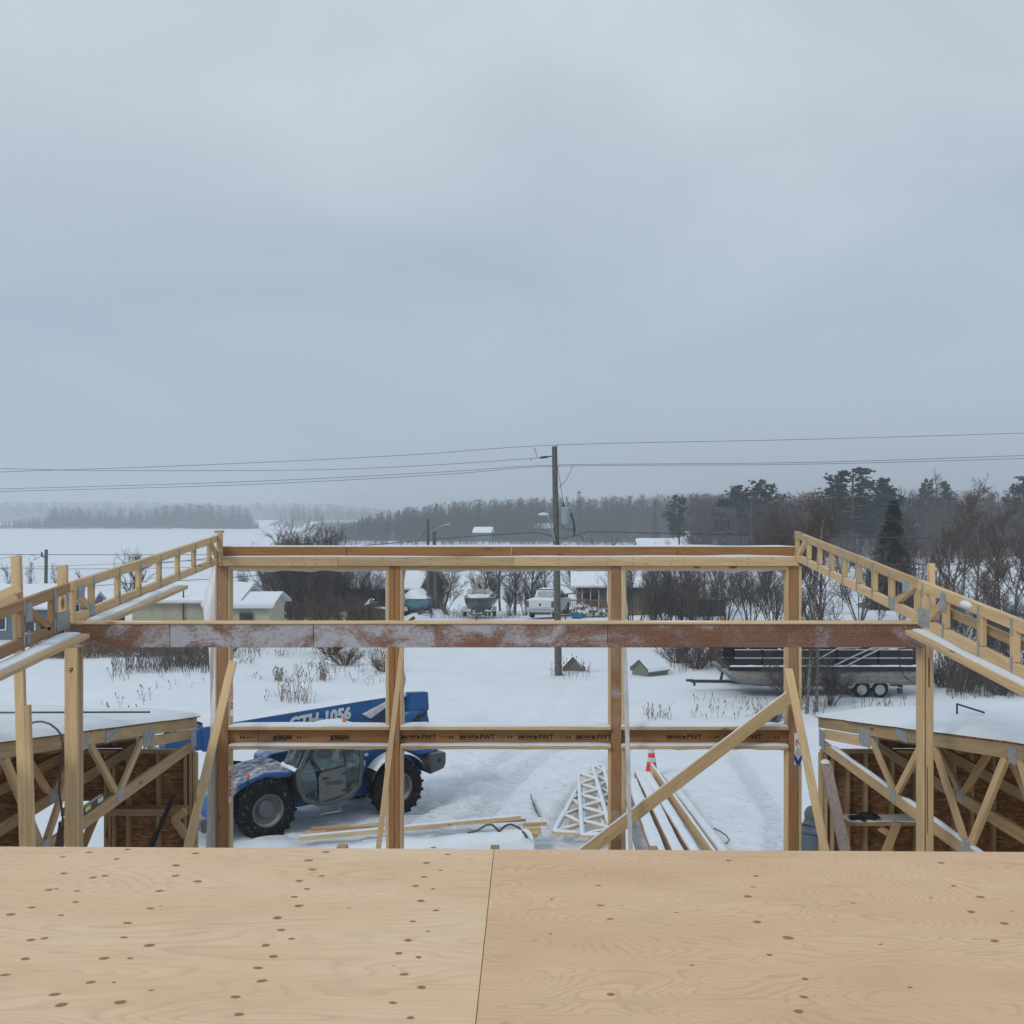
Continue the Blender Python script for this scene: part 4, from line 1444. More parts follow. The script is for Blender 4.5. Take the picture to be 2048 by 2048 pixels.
def rect_w(name, xa, xb, z0, z1, Y, d, mat, parent, along='x'):
    xa, xb = min(xa, xb), max(xa, xb)
    if along == 'x':
        return board(name, (xa, Y + d / 2, (z0 + z1) / 2), (xb, Y + d / 2, (z0 + z1) / 2), z1 - z0, d, mat, parent)
    return board(name, ((xa + xb) / 2, Y + d / 2, z0), ((xa + xb) / 2, Y + d / 2, z1), xb - xa, d, mat, parent)


make_wing(-1, -3.60, 'by the blue machine')
make_wing(1, 3.50, 'by the pontoon boat')


def make_floor():
    m = MB()
    m.box((0, 4.5, 0.03), (14.8, 14.4, 0.14))
    o = m.build('floor', M['spruce_old'])
    tag(o, 'floor slab of the unfinished building', 'floor', kind='structure')


make_floor()


def make_site_bits():
    # spirit level lying on the bottom chord
    root = empty('spirit_level', P(185, 1585, 8.75), 'spirit level with black and yellow-green body lying on the near truss chord', 'level')
    a, b = Vector((-3.60, 8.15, CAMZ - 2.455)), Vector((-3.60, 8.98, CAMZ - 2.455))
    board('body', a, b, 0.06, 0.026, M['black_plastic'], root, (1, 0, 0))
    for t0, t1, mt in ((0.0, 0.12, 'level_yellow'), (0.28, 0.42, 'reflective'), (0.55, 0.68, 'level_yellow'), (0.86, 1.0, 'reflective')):
        p, q = a + (b - a) * t0, a + (b - a) * t1
        board('vial_window', p + Vector((0.0145, 0, 0)), q + Vector((0.0145, 0, 0)), 0.038, 0.004, M[mt], root, (1, 0, 0))
    board('top_edge', a + Vector((0, 0, 0.0315)), b + Vector((0, 0, 0.0315)), 0.03, 0.003, M['reflective'], root, (0, 0, 1))
    # hose hanging over the roof edge
    root = empty('air_hose', P(120, 1690, 7.9), 'reddish brown hose looping over the snowy roof and hanging down beside the thick post', 'hose')
    pts = [P(58, 1448, 8.0), P(70, 1444, 7.95), P(84, 1443, 7.9), P(100, 1448, 7.85), P(113, 1458, 7.8), P(121, 1468, 7.8), P(126, 1490, 7.8), P(121, 1540, 7.82), P(118, 1580, 7.85), P(123, 1615, 7.85), P(126, 1640, 7.85), P(124, 1720, 7.85)]
    m = MB()
    m.tube(pts, 0.0085, 8)
    m.build('hose', M['hose_brown'], root, WORLD, smooth=True)
    m = MB()
    m.tube([P(121, 1655, 7.86), P(119, 1690, 7.86), P(119, 1780, 7.86)], [0.02, 0.035, 0.04], 8)
    m.build('hose_bundle', M['hose_brown'], root, WORLD, smooth=True)
    # black rods leaning on the shelf rail
    g = 'black rods leaning on the shelf rail'
    for k, (dx, dy) in enumerate(((0, 0), (-6, 4))):
        a, b = P(351 + dx, 1590 + dy, 11.05), P(306 + dx, 1694, 10.8)
        m = MB()
        m.tube([a, b + (b - a) * 0.35], 0.016, 8)
        o = m.build('leaning_rod', M['black_plastic'], None, WORLD)
        tag(o, ('black rod leaning on the strand board wall, the one nearer the corner', 'shorter black rod beside the one leaning nearer the corner')[k], 'rod', g)
    # frosted post leaning inside the other wing
    a, b = P(1651, 1527, 11.0), P(1690, 1700, 10.7)
    root = empty('leaning_post', b, 'frosted square post leaning in the corner above the black gloves', 'post')
    board('post', a, b + (b - a) * 0.5, 0.105, 0.075, M['frosted_post'], root)
    m = MB()
    m.lathe([(0.0, 0.035), (0.03, 0.03), (0.05, 0.012), (0.054, -0.004)], 12, Matrix.Translation(a + Vector((0, 0, 0.01))))
    m.build('snow_cap', M['snow'], root, WORLD, smooth=True)
    # pair of gloves
    z = P(0, 1648, 11.3).z + 0.052
    root = empty('work_gloves', (3.86, 11.34, z), 'black work gloves lying on the snowy shelf rail', 'gloves')
    for gx, gr, gz in ((3.83, 0.25, 0.0), (3.95, -0.3, 0.03)):
        m = MB()
        c = Vector((gx, 11.32, z + gz))
        ax = Vector((math.cos(gr), math.sin(gr) * 0.4, 0.02))
        sd = Vector((-ax.y, ax.x, 0))
        m.tube([c - ax * 0.10, c - ax * 0.05, c, c + ax * 0.04], [0.045, 0.04, 0.05, 0.042], 10)
        for f in range(4):
            o = (f - 1.5) * 0.023
            m.tube([c + ax * 0.03 + sd * o, c + ax * 0.075 + sd * o * 1.15 + Vector((0, 0, 0.012)), c + ax * (0.10 + 0.012 * (f in (1, 2))) + sd * o * 1.2 - Vector((0, 0, 0.012))], [0.014, 0.013, 0.009], 7)
        m.tube([c - ax * 0.01 - sd * 0.045, c + ax * 0.03 - sd * 0.075, c + ax * 0.055 - sd * 0.08], [0.016, 0.014, 0.01], 7)
        m.build('glove', M['glove_black'], root, WORLD, smooth=True)
    # black bar poking out of the roof snow
    root = empty('roof_bar', P(1926, 1428, 10.8), 'black angled bar sticking out of the snowy lean-to roof', 'bar')
    m = MB()
    m.tube([P(1914, 1428, 9.3), P(1914, 1408, 9.3)], 0.009, 8)
    m.tube([P(1914, 1408, 9.3), P(1968, 1425, 8.8)], 0.009, 8)
    m.build('bar', M['black_plastic'], root, WORLD)
    m = MB()
    m.tube([P(-40, 1425, 9.5), P(300, 1424, 9.5)], 0.009, 8)
    o = m.build('conduit_pipe', M['dark_steel'], None, WORLD)
    tag(o, 'long thin grey pipe lying across the snowy roof by the thick post', 'pipe')


t_ = NT('frosted_post')
f_ = t_.noise(t_.coords(scale=(3, 8, 8)), 6, 5, 0.7)
M['frosted_post'] = t_.done(t_.ramp(f_, [(0.3, (0.25, 0.20, 0.19)), (0.7, (0.44, 0.38, 0.38))]), 0.9)
make_site_bits()


# ------------------------------------------------------------------ the blue telescopic handler
def tyre_mesh(R_, W, lugs=20, lug_h=0.045, rim_r=0.36):
    m = MB()
    h = W / 2
    rot = Matrix.Rotation(R(90), 4, 'X')
    r0 = R_ - lug_h
    m.lathe([(rim_r, -h * 0.75), (rim_r + 0.06, -h * 0.95), (r0 - 0.10, -h), (r0 - 0.02, -h * 0.86), (r0, -h * 0.6), (r0, h * 0.6), (r0 - 0.02, h * 0.86), (r0 - 0.10, h), (rim_r + 0.06, h * 0.95), (rim_r, h * 0.75)], 40, rot)
    for k in range(lugs):
        for s in (-1, 1):
            a = 2 * math.pi * (k + (0.5 if s > 0 else 0)) / lugs
            vs = []
            for da, y, rr in ((-0.05, 0.0, r0 - 0.01), (0.06, 0.0, r0 - 0.01), (-0.16, s * h * 0.97, r0 - 0.05), (-0.05, s * h * 0.97, r0 - 0.05), (-0.045, 0.0, R_), (0.05, 0.0, R_), (-0.15, s * h * 0.97, R_ - 0.025), (-0.06, s * h * 0.97, R_ - 0.025)):
                vs.append((rr * math.cos(a + da), y, rr * math.sin(a + da)))
            m.add(vs, [(0, 1, 3, 2), (4, 6, 7, 5), (0, 4, 5, 1), (2, 3, 7, 6), (0, 2, 6, 4), (1, 5, 7, 3)])
    return m.mesh('wheel', smooth=True)


def rim_mesh(rim_r, W, side):
    m = MB()
    rot = Matrix.Rotation(R(-90 * side), 4, 'X')
    h = W / 2
    m.lathe([(rim_r + 0.012, h * 0.80), (rim_r + 0.012, h * 0.72), (rim_r - 0.03, h * 0.66), (rim_r - 0.05, h * 0.15), (0.20, h * 0.02), (0.19, h * 0.30), (0.15, h * 0.42), (0.0, h * 0.44)], 32, rot)
    for k in range(8):
        a = 2 * math.pi * k / 8
        m.lathe([(0.018, h * 0.02), (0.018, h * 0.16), (0.0, h * 0.17)], 6, rot @ Matrix.Translation((0.255 * math.cos(a), 0.255 * math.sin(a), 0)))
    return m.mesh('rim', smooth=True)


def make_telehandler():
    fx, fy = -0.808, -0.588
    root = empty('telehandler', (-4.62, 24.02, th(-4.6, 24) - 0.02), 'big blue telescopic handler with grey cab and lowered boom parked in the snow', 'telehandler', rz=math.atan2(fy, fx))
    BL, GR, DK, LG = M['blue_paint'], M['grey_paint'], M['dark_steel'], M['light_grey_paint']

    def pr(name, prof, y0, y1, mat, par=root, bevel=0.02, smooth=True):
        m = MB()
        m.prism(prof, y0, y1)
        return m.build(name, mat, par, None, smooth=smooth, bevel=bevel)
    tm = tyre_mesh(0.68, 0.42)
    rims = {s: rim_mesh(0.36, 0.42, s) for s in (-1, 1)}
    for x in (-1.62, 1.62):
        for s in (-1, 1):
            w = link('wheel', tm, M['tyre_rubber'], root)
            w.location = (x, s * 0.95, 0.67)
            w.rotation_euler = (0, rnd.uniform(0, 1), 0)
            link('rim', rims[s], LG, w)
    pr('chassis', [(2.5, 0.62), (2.2, 0.45), (-2.2, 0.45), (-2.6, 0.75), (-2.6, 1.15), (-0.7, 1.25), (2.3, 1.1)], -0.5, 0.5, BL)
    m = MB()
    for x in (-1.62, 1.62):
        m.tube([(x, -0.8, 0.66), (x, -0.3, 0.62), (x, 0.3, 0.62), (x, 0.8, 0.66)], [0.11, 0.16, 0.16, 0.11], 12)
    m.build('axle', DK, root, smooth=True)
    nose = pr('front_deck', [(0.92, 1.44), (1.5, 1.40), (2.1, 1.27), (2.75, 1.06), (2.8, 0.62), (2.5, 0.62), (2.35, 0.98), (2.1, 1.14), (1.5, 1.24), (0.92, 1.26)], -0.62, 0.80, M['dusty_hood'])
    pr('front_fender', [(0.95, 1.40), (1.62, 1.46), (2.2, 1.30), (2.2, 1.18), (1.62, 1.34), (0.95, 1.30)], 0.79, 0.95, BL, nose)
    pr('front_bumper', [(2.82, 0.42), (3.05, 0.42), (3.08, 0.7), (2.82, 0.72)], -1.05, 1.05, GR)
    pr('front_frame', [(2.5, 0.6), (2.95, 0.6), (2.9, 1.15), (2.5, 1.2)], 0.62, 1.08, BL)
    m = MB()
    m.prism([(2.30, 1.20), (2.44, 1.2), (2.42, 1.62), (2.40, 1.82), (2.36, 1.84), (2.33, 1.64)], 0.30, 0.42)
    m.prism([(2.15, 1.25), (2.3, 1.25), (2.3, 1.32), (2.1, 1.50)], 0.30, 0.36)
    m.build('lamp_bracket', BL, root)
    m = MB()
    m.tube([(2.05, 0.98, 1.18), (2.03, 1.0, 1.42)], 0.018, 8)
    m.build('marker_stalk', DK, root)
    m = MB()
    m.lathe([(0, -0.05), (0.04, -0.03), (0.045, 0.03), (0, 0.05)], 10, Matrix.Translation((2.03, 1.0, 1.46)))
    m.build('marker_lamp', M['orange_beacon'], root, smooth=True)
    # cab
    cabp = [(0.97, 1.38), (0.95, 1.05), (0.80, 0.75), (0.45, 0.57), (0.0, 0.56), (-0.38, 0.66), (-0.60, 0.88), (-0.68, 1.3), (-0.64, 2.0), (-0.52, 2.24), (0.42, 2.26), (0.62, 2.08)]
    def framed(name, outer, holes_in, y0_, y1_, mat, par):
        # plate with one opening: outer outline and an inner outline of as many points
        m = MB()
        k = len(outer)
        for ya in (y0_, y1_):
            m.add([(x, ya, z) for x, z in outer] + [(x, ya, z) for x, z in holes_in], [(q, (q + 1) % k, (q + 1) % k + k, q + k) for q in range(k)])
        m.add([(x, y0_, z) for x, z in outer] + [(x, y1_, z) for x, z in outer], [(q, (q + 1) % k, (q + 1) % k + k, q + k) for q in range(k)])
        m.add([(x, y0_, z) for x, z in holes_in] + [(x, y1_, z) for x, z in holes_in], [(q, (q + 1) % k, (q + 1) % k + k, q + k) for q in range(k)])
        return m.build(name, mat, par)

    def shrink(p, d_):
        cx, cz = sum(x for x, _ in p) / len(p), sum(z for _, z in p) / len(p)
        return [(cx + (x - cx) * (1 - d_ / max(0.2, math.hypot(x - cx, z - cz))), cz + (z - cz) * (1 - d_ / max(0.2, math.hypot(x - cx, z - cz)))) for x, z in p]
    inner = shrink(cabp, 0.085)
    cab = framed('cab', cabp, inner, 1.08, 1.15, GR, root)
    framed('cab_frame', cabp, inner, 0.32, 0.38, GR, cab)
    gl = M['cab_glass']
    pr('cab_roof', [(-0.60, 2.12), (-0.52, 2.24), (0.42, 2.26), (0.60, 2.09), (0.5, 2.15), (-0.5, 2.14)], 0.385, 1.075, GR, cab, 0, False)
    pr('cab_floor', [(0.95, 1.05), (0.80, 0.75), (0.45, 0.57), (0.0, 0.56), (-0.38, 0.66), (-0.60, 0.88), (-0.66, 1.25), (-0.60, 1.25), (-0.52, 0.92), (-0.34, 0.74), (0.42, 0.66), (0.74, 0.80), (0.90, 1.05)], 0.385, 1.075, GR, cab, 0, False)
    pr('dashboard', [(0.95, 1.05), (0.97, 1.38), (0.80, 1.40), (0.70, 1.25), (0.82, 1.05)], 0.385, 1.075, M['black_plastic'], cab, 0, False)
    pr('seat', [(-0.42, 0.95), (0.12, 0.95), (0.14, 1.12), (-0.22, 1.14), (-0.30, 1.75), (-0.44, 1.75)], 0.50, 0.96, M['black_plastic'], cab, 0.03)
    m = MB()
    m.tube([(0.72, 0.73, 1.28), (0.48, 0.73, 1.48)], 0.025, 8)
    m.lathe([(0.17, -0.012), (0.19, 0.0), (0.17, 0.012), (0.155, 0.0), (0.17, -0.012)], 18, Matrix.Translation((0.46, 0.73, 1.49)) @ Matrix.Rotation(R(-38), 4, 'Y'))
    m.build('steering_wheel', M['black_plastic'], cab, smooth=True)
    pr('far_window', shrink(cabp, 0.08), 0.345, 0.353, gl, cab, 0, False)
    y0, y1 = 1.145, 1.160
    pr('side_window', [(0.90, 1.34), (0.88, 1.05), (0.74, 0.80), (0.50, 0.70), (0.46, 1.15), (0.66, 1.66)], 1.11, 1.116, gl, cab, 0, False)
    pr('side_window', [(-0.22, 0.80), (-0.40, 0.80), (-0.56, 1.05), (-0.62, 1.4), (-0.58, 2.02), (-0.50, 2.16), (-0.22, 2.16)], 1.11, 1.116, gl, cab, 0, False)
    pr('side_window', [(0.60, 2.06), (0.68, 1.72), (0.90, 1.36), (0.93, 1.40), (0.62, 2.10)], 1.11, 1.116, gl, cab, 0, False)
    door = pr('door', [(0.44, 0.74), (0.40, 0.68), (-0.20, 0.76), (-0.20, 1.38), (0.40, 1.32), (0.46, 1.22)], y0, y1 + 0.012, LG, cab, 0.006)
    dw = [(0.40, 1.325), (-0.20, 1.385), (-0.20, 2.17), (0.38, 2.18), (0.57, 2.02), (0.66, 1.68)]
    framed('door_frame', dw, shrink(dw, 0.05), y0, y1 + 0.010, M['black_plastic'], door)
    pr('door_window', shrink(dw, 0.04), y1 - 0.002, y1 + 0.004, gl, door, 0, False)
    m = MB()
    m.box((0.30, y1 + 0.022, 1.19), (0.16, 0.02, 0.035))
    m.build('door_handle', M['black_plastic'], door)
    for z in (0.86, 1.24):
        m = MB()
        m.box((-0.17, y1 + 0.02, z), (0.12, 0.016, 0.03))
        m.build('hinge', M['black_plastic'], door)
    TX = Matrix(((-1, 0, 0), (0, 0, 1), (0, 1, 0))).to_4x4()      # reads from the machine's near side
    cm = chain_matrix(root)

    def tx(x, y, z, slope=0.0):
        a = TX @ Matrix.Rotation(slope, 4, 'Z')
        a.translation = Vector((x, y, z))
        return cm @ a
    text('door_number', '01056055', 0.12, M['ink'], door, tx(0.30, y1 + 0.0135, 1.07, R(-3)), fit=(0.44, 0.085), bold=0.001)
    m = MB()
    m.add([(0.945, 0.40, 1.45), (0.945, 1.08, 1.45), (0.66, 1.08, 2.08), (0.66, 0.40, 2.08)], [(0, 1, 2, 3)])
    w = m.build('windscreen', gl, cab)
    w.location = (0.022, 0, 0.012)
    m = MB()
    rings = []
    for i in range(9):
        x = 0.99 - 0.21 * i / 8
        rings.append([(x + 0.035, y, 1.40 + 0.46 * i / 8 * vn1(i + y * 7, 5)) for y in np.linspace(0.36, 1.12, 9)])
    m.loft([[(1.02, y, 1.42 + 0.02 * vn1(y * 9, 2)) for y in np.linspace(0.34, 1.14, 16)], [(0.985, y, 1.45 + 0.04 * vn1(y * 9, 4)) for y in np.linspace(0.34, 1.14, 16)], [(0.962, y, 1.46 + 0.07 * vn1(y * 9, 4)) for y in np.linspace(0.34, 1.14, 16)]], close=False, caps=False)
    m.build('snow_cover', M['snow'], cab, smooth=True)
    m = MB()
    rings = []
    for i in range(10):
        x = -0.56 + 1.0 * i / 9
        rings.append([(x, y, 2.24 + 0.05 + 0.06 * vn1(i * 0.7 + y * 3, 6) - (0.05 if i in (0, 9) else 0)) for y in np.linspace(0.33, 1.14, 8)])
    m.loft(rings, close=False, caps=False)
    m.build('snow_cover', M['snow'], cab, smooth=True)
    m = MB()
    m.lathe([(0.05, 0), (0.05, 0.03), (0.042, 0.03), (0.042, 0.13), (0.0, 0.15)], 12, Matrix.Translation((-0.30, 0.9, 2.28)))
    m.build('beacon', M['orange_beacon'], cab, smooth=True)
    m = MB()
    for x in (0.42, -0.05):
        m.tube([(x, 1.12, 0.62), (x, 1.20, 0.40)], 0.022, 8)
    m.tube([(0.44, 1.20, 0.38), (-0.07, 1.20, 0.38)], 0.028, 8)
    m.box((0.18, 1.20, 0.405), (0.5, 0.10, 0.02))
    m.build('step', GR, root)
    # engine pod on the far side, rear body and counterweight
    e = pr('engine_hood', [(1.05, 0.75), (1.05, 1.42), (0.9, 1.52), (-1.3, 1.6), (-1.3, 0.75)], -1.15, -0.42, BL)
    pr('rear_body', [(-0.70, 0.72), (-0.70, 1.75), (-1.0, 1.9), (-1.9, 1.95), (-2.45, 1.55), (-2.75, 1.25), (-2.75, 0.95), (-1.2, 0.7)], -0.6, 0.55, BL)
    pr('boom_tower', [(-1.75, 1.5), (-1.9, 2.25), (-2.35, 2.60), (-2.85, 2.5), (-2.95, 1.85), (-2.75, 1.2)], -0.48, -0.32, BL)
    pr('boom_tower', [(-1.75, 1.5), (-1.9, 2.05), (-2.35, 2.25), (-2.85, 2.2), (-2.95, 1.85), (-2.75, 1.2)], 0.20, 0.36, BL)
    cw = pr('counterweight', [(-2.55, 0.82), (-2.95, 0.92), (-3.0, 1.05), (-3.0, 1.30), (-2.55, 1.32)], -1.0, 1.0, GR)
    pr('rear_cover', [(-2.3, 1.32), (-2.82, 1.32), (-2.82, 1.62), (-2.4, 1.72)], -0.9, 0.92, BL)
    m = MB()
    m.lathe([(0.0, 0.0), (0.045, 0.0), (0.045, 0.012), (0, 0.012)], 14, Matrix.Translation((-2.8, 1.0, 1.13)) @ Matrix.Rotation(R(-90), 4, 'X'))
    m.build('tow_hole', M['black_rubber'], cw)
    for s in (-1, 1):
        m = MB()
        out, inn = [], []
        for k in range(13):
            a = R(20 + 135 * k / 12)
            out.append((-1.62 + 0.80 * math.cos(a), 0.67 + 0.80 * math.sin(a)))
            inn.append((-1.62 + 0.765 * math.cos(a), 0.67 + 0.765 * math.sin(a)))
        m.prism(out + inn[::-1], s * 0.72, s * 1.16)
        fe = m.build('rear_fender', M['black_plastic'], root)
        if s > 0:
            m = MB()
            rings = []
            for k in range(13):
                a = R(38 + 110 * k / 12)
                rr = 0.79 + 0.035 * vn1(k * 0.9, 8)
                rings.append([(-1.62 + rr_ * math.cos(a), y, 0.67 + rr_ * math.sin(a)) for y, rr_ in ((0.71, 0.79), (0.76, rr), (0.95, rr + 0.02), (1.12, rr), (1.175, 0.79))])
            m.loft(rings, close=False, caps=False)
            m.build('snow_cover', M['snow'], fe, smooth=True)
    # boom
    boom = pr('boom', [(-2.85, 2.66), (-2.90, 2.02), (-2.35, 1.80), (-1.2, 1.86), (2.7, 1.90), (2.75, 2.44), (-1.0, 2.60)], -0.32, 0.12, BL)
    pr('boom_section', [(2.70, 1.95), (3.1, 1.90), (3.1, 2.38), (2.70, 2.40)], -0.28, 0.08, BL, boom)
    hd = pr('boom_head', [(3.0, 1.98), (3.12, 1.62), (3.45, 1.48), (3.62, 1.62), (3.5, 2.2), (3.3, 2.42), (3.05, 2.42)], -0.34, 0.14, BL, boom)
    pr('carriage', [(3.60, 1.3), (3.70, 1.3), (3.70, 2.1), (3.60, 2.1)], -0.6, 0.45, DK, boom)
    m = MB()
    for k in range(3):
        y = -0.18 + k * 0.1
        m.tube([(2.6, y, 2.46), (2.9, y, 2.54 + 0.03 * k), (3.15, y, 2.55), (3.4, y, 2.45), (3.5, y, 2.25)], 0.022, 8)
    m.build('hoses', M['black_rubber'], boom, smooth=True)
    pr('lift_bracket', [(-1.15, 2.30), (-1.35, 2.18), (-1.95, 2.50), (-2.35, 2.62), (-2.35, 2.66), (-2.0, 2.60)], 0.12, 0.22, M['frosted_board'], boom, 0.01)
    pr('lift_bracket', [(-1.0, 2.02), (-1.45, 2.12), (-2.1, 2.5), (-2.1, 1.95), (-1.5, 1.88)], 0.12, 0.17, DK, boom, 0.01)
    pr('rear_plate', [(-2.35, 2.72), (-2.92, 2.68), (-2.95, 2.25), (-2.75, 2.05), (-2.35, 2.2)], 0.125, 0.30, BL, boom, 0.02)
    m = MB()
    m.tube([(-2.50, 0.30, 2.12), (-2.72, 0.40, 2.16), (-2.80, 0.40, 2.22)], 0.05, 8)
    m.tube([(-2.45, 0.34, 2.05), (-2.62, 0.40, 2.02)], 0.06, 8)
    m.build('hose_coupling', M['black_rubber'], boom, smooth=True)
    text('boom_lettering', 'GTH-1056', 0.43, M['white_decal'], boom, tx(0.70, 0.124, 2.285, R(3.2)), extrude=0.002, shear=0.12, bold=0.022, fit=(1.57, 0.31))
    rings = []
    m = MB()
    for i in range(40):
        x = -2.8 + 5.5 * i / 39
        z = (2.66 - 0.06 * (x + 2.85) / 1.85) if x < -1.0 else 2.60 - 0.16 * (x + 1.0) / 3.75
        hgt = 0.03 + 0.05 * vn1(i * 0.6, 9)
        rings.append([(x, -0.31, z), (x, -0.25, z + hgt), (x, 0.04, z + hgt), (x, 0.115, z)])
    m.loft(rings, close=False, caps=False)
    m.build('snow_cover', M['snow'], boom, smooth=True)
    m = MB()
    for x, z, w, h, mt in ((-0.98, 1.22, 0.09, 0.14, 0), (-1.05, 1.42, 0.1, 0.07, 0), (-2.62, 1.52, 0.12, 0.12, 1)):
        m.box((x, 0.56 if not mt else 0.926, z), (w, 0.006, h))
    m.build('warning_stickers', M['white_decal'], root)


make_telehandler()


# ------------------------------------------------------------------ lumber in the yard
def make_yard_lumber():
    def plank(par, a, b, w, t, mat='spruce', snow=0.0, n=(0, 0, 1)):
        o = board('plank', a, b, w, t, M[mat], par, n)
        if snow:
            up = Vector((0, 0, t / 2))
            snow_strip('snow_cover', Vector(a) + up, Vector(b) + up, w * 0.95, snow, o, seg=0.25, rough=0.5)
        return o
    # long stack under deep snow nearest the deck
    g = lambda px, py, z=0.0: P(px, py, (CAMZ - z) * FPX / (py - HY))
    c = g(830, 1690)
    root = empty('lumber_bundle', (c.x, c.y, 0), 'strapped lumber bundle buried under a thick slab of snow', 'lumber stack')
    a, b = g(560, 1722, 0.3), g(1062, 1676, 0.3)
    d = (b - a).normalized()
    s = Vector((-d.y, d.x, 0))
    for r_ in range(3):
        for k in range(4):
            o = s * (k * 0.145 - 0.1) + Vector((0, 0, -0.22 + r_ * 0.09))
            plank(root, a + o, b + o + d * (0.25 if (r_ == 2 and k == 3) else rnd.uniform(-0.03, 0.03)), 0.14, 0.085, 'spruce')
    m = MB()
    rings = []
    for i in range(50):
        t_ = i / 49
        p = a + (b - a) * t_
        rings.append([p + s * y + Vector((0, 0, z * (0.7 + 0.6 * vn1(i * 0.35 + y * 2, 21)))) for y, z in ((-0.24, -0.16), (-0.2, 0.02), (-0.05, 0.1), (0.15, 0.12), (0.35, 0.1), (0.44, 0.0), (0.46, -0.2))])
    m.loft(rings)
    m.build('snow_cover', M['snow'], root, WORLD, smooth=True)
    m = MB()
    for pts in (((935, 1666), (955, 1661), (972, 1650), (984, 1649), (993, 1657), (998, 1663)), ((998, 1663), (1010, 1652), (1021, 1648), (1037, 1655), (1050, 1668), (1054, 1676))):
        q = [g(x, y, 0.42) for x, y in pts]
        for u, v in zip(q[:-1], q[1:]):
            m.bar(u, v, 0.05, 0.012, (0, -0.5, 1))
    m.build('torn_wrapping', M['twigs'], root, WORLD)
    # loose long boards beyond it
    for k, (lab, p, q, w, t, z, mt) in enumerate((('long straight board lying from the blue machine towards the bundle', (598, 1676), (1040, 1634), 0.14, 0.09, 0.20, 'spruce'),
                                                  ('thin board on edge behind the long straight board', (622, 1661), (1052, 1640), 0.06, 0.05, 0.12, 'fir_red'),
                                                  ('short pale board beside the wheel of the blue machine', (612, 1664), (770, 1648), 0.16, 0.04, 0.1, 'spruce'),
                                                  ('slim pale offcut behind the short pale board', (622, 1657), (700, 1653), 0.10, 0.04, 0.12, 'spruce'))):
        a, b = g(*p, z), g(*q, z)
        root = empty('loose_board', (a + b) / 2 - Vector((0, 0, z)), lab, 'board')
        plank(root, a, b, w, t, mt, 0.012 if k == 0 else 0)
    p = g(1065, 1662, 0.2)
    root = empty('timber_offcut', p - Vector((0, 0, 0.2)), 'blocky timber offcut at the end of the snowy bundle', 'offcut')
    board('block', p + Vector((-0.2, 0, 0)), p + Vector((0.18, 0.05, 0)), 0.15, 0.13, M['spruce'], root)
    board('block', p + Vector((-0.2, 0.12, 0.1)), p + Vector((0.32, 0.2, 0.1)), 0.08, 0.03, M['spruce'], root)
    # two small trusses lying in the snow
    def yard_truss(label, p0, p1, wid0, wid1, n, z):
        a, b = g(*p0, z), g(*p1, z)
        root = empty('yard_truss', (a + b) / 2 - Vector((0, 0, z)), label, 'truss', 'trusses lying in the yard')
        d = (b - a)
        L = d.length
        d.normalize()
        s = Vector((d.y, -d.x, 0))
        for side, (w0, w1) in ((-0.5, (wid0, wid1)), (0.5, (wid0, wid1))):
            plank(root, a + s * w0 * side, b + s * w1 * side, 0.10, 0.05, 'spruce', 0.05)
        for k in range(n):
            t0, t1 = k / n, (k + 0.5) / n
            for ta, tb, sa, sb in ((t0, t1, -0.5, 0.5), (t1, (k + 1) / n, 0.5, -0.5)):
                wa, wb = wid0 + (wid1 - wid0) * ta, wid0 + (wid1 - wid0) * tb
                plank(root, a + d * L * ta + s * wa * sa, a + d * L * tb + s * wb * sb, 0.08, 0.045, 'spruce', 0.04)
        plank(root, a - s * wid0 * 0.5, a + s * wid0 * 0.5, 0.09, 0.05, 'spruce', 0.045)
        plank(root, b - s * wid1 * 0.5, b + s * wid1 * 0.5, 0.09, 0.05, 'spruce', 0.045)
    yard_truss('snow caked triangular truss lying flat beside the snowy ladder-like one', (1137, 1666), (1163, 1572), 0.62, 0.10, 3, 0.25)
    yard_truss('snow caked ladder-like truss lying on the yard before the third post', (1194, 1672), (1173, 1548), 0.62, 0.42, 5, 0.34)
    yard_truss('half buried long truss with dark gaps next to the third post', (1222, 1655), (1196, 1532), 0.32, 0.28, 5, 0.2)
    # bundle of long beams fanned out under snow, each beam a thing
    bl = [('frosted long beam lowest in the fan of beams beyond the diagonal plank', (1272, 1800), (1236, 1590), 0.30, 0.10, 0.25, 0.05),
          ('second snowy beam of the fan, with a dark gap beside it', (1352, 1800), (1262, 1562), 0.28, 0.12, 0.3, 0.06),
          ('third snowy beam of the fan, lying flat under snow', (1395, 1790), (1278, 1548), 0.24, 0.14, 0.34, 0.06),
          ('fourth snowy beam of the fan, tilted against the bare one', (1432, 1780), (1292, 1550), 0.20, 0.14, 0.36, 0.06)]
    for lab, p, q, w, t, z, sn in bl:
        a, b = g(*p, z), g(*q, z)
        root = empty('yard_beam', (a + b) / 2 - Vector((0, 0, z)), lab, 'beam', 'beams fanned out in the yard', kind='thing')
        plank(root, a, b, w, t, 'fir_red', sn)
    a, b = g(1470, 1775, 0.4), g(1303, 1537, 0.4)
    root = empty('yard_beam', (a + b) / 2 - Vector((0, 0, 0.4)), 'bare pale edge-standing beam at the outside of the fan of beams', 'beam', 'beams fanned out in the yard', kind='thing')
    plank(root, a, b, 0.06, 0.28, 'spruce', 0.02)
    a, b = g(1492, 1765, 0.25), g(1330, 1552, 0.25)
    root = empty('yard_beam', (a + b) / 2 - Vector((0, 0, 0.25)), 'thin board almost buried beside the bare edge-standing beam', 'beam', 'beams fanned out in the yard', kind='thing')
    plank(root, a, b, 0.22, 0.05, 'spruce', 0.055)
    # traffic cone
    p = g(1303, 1556)
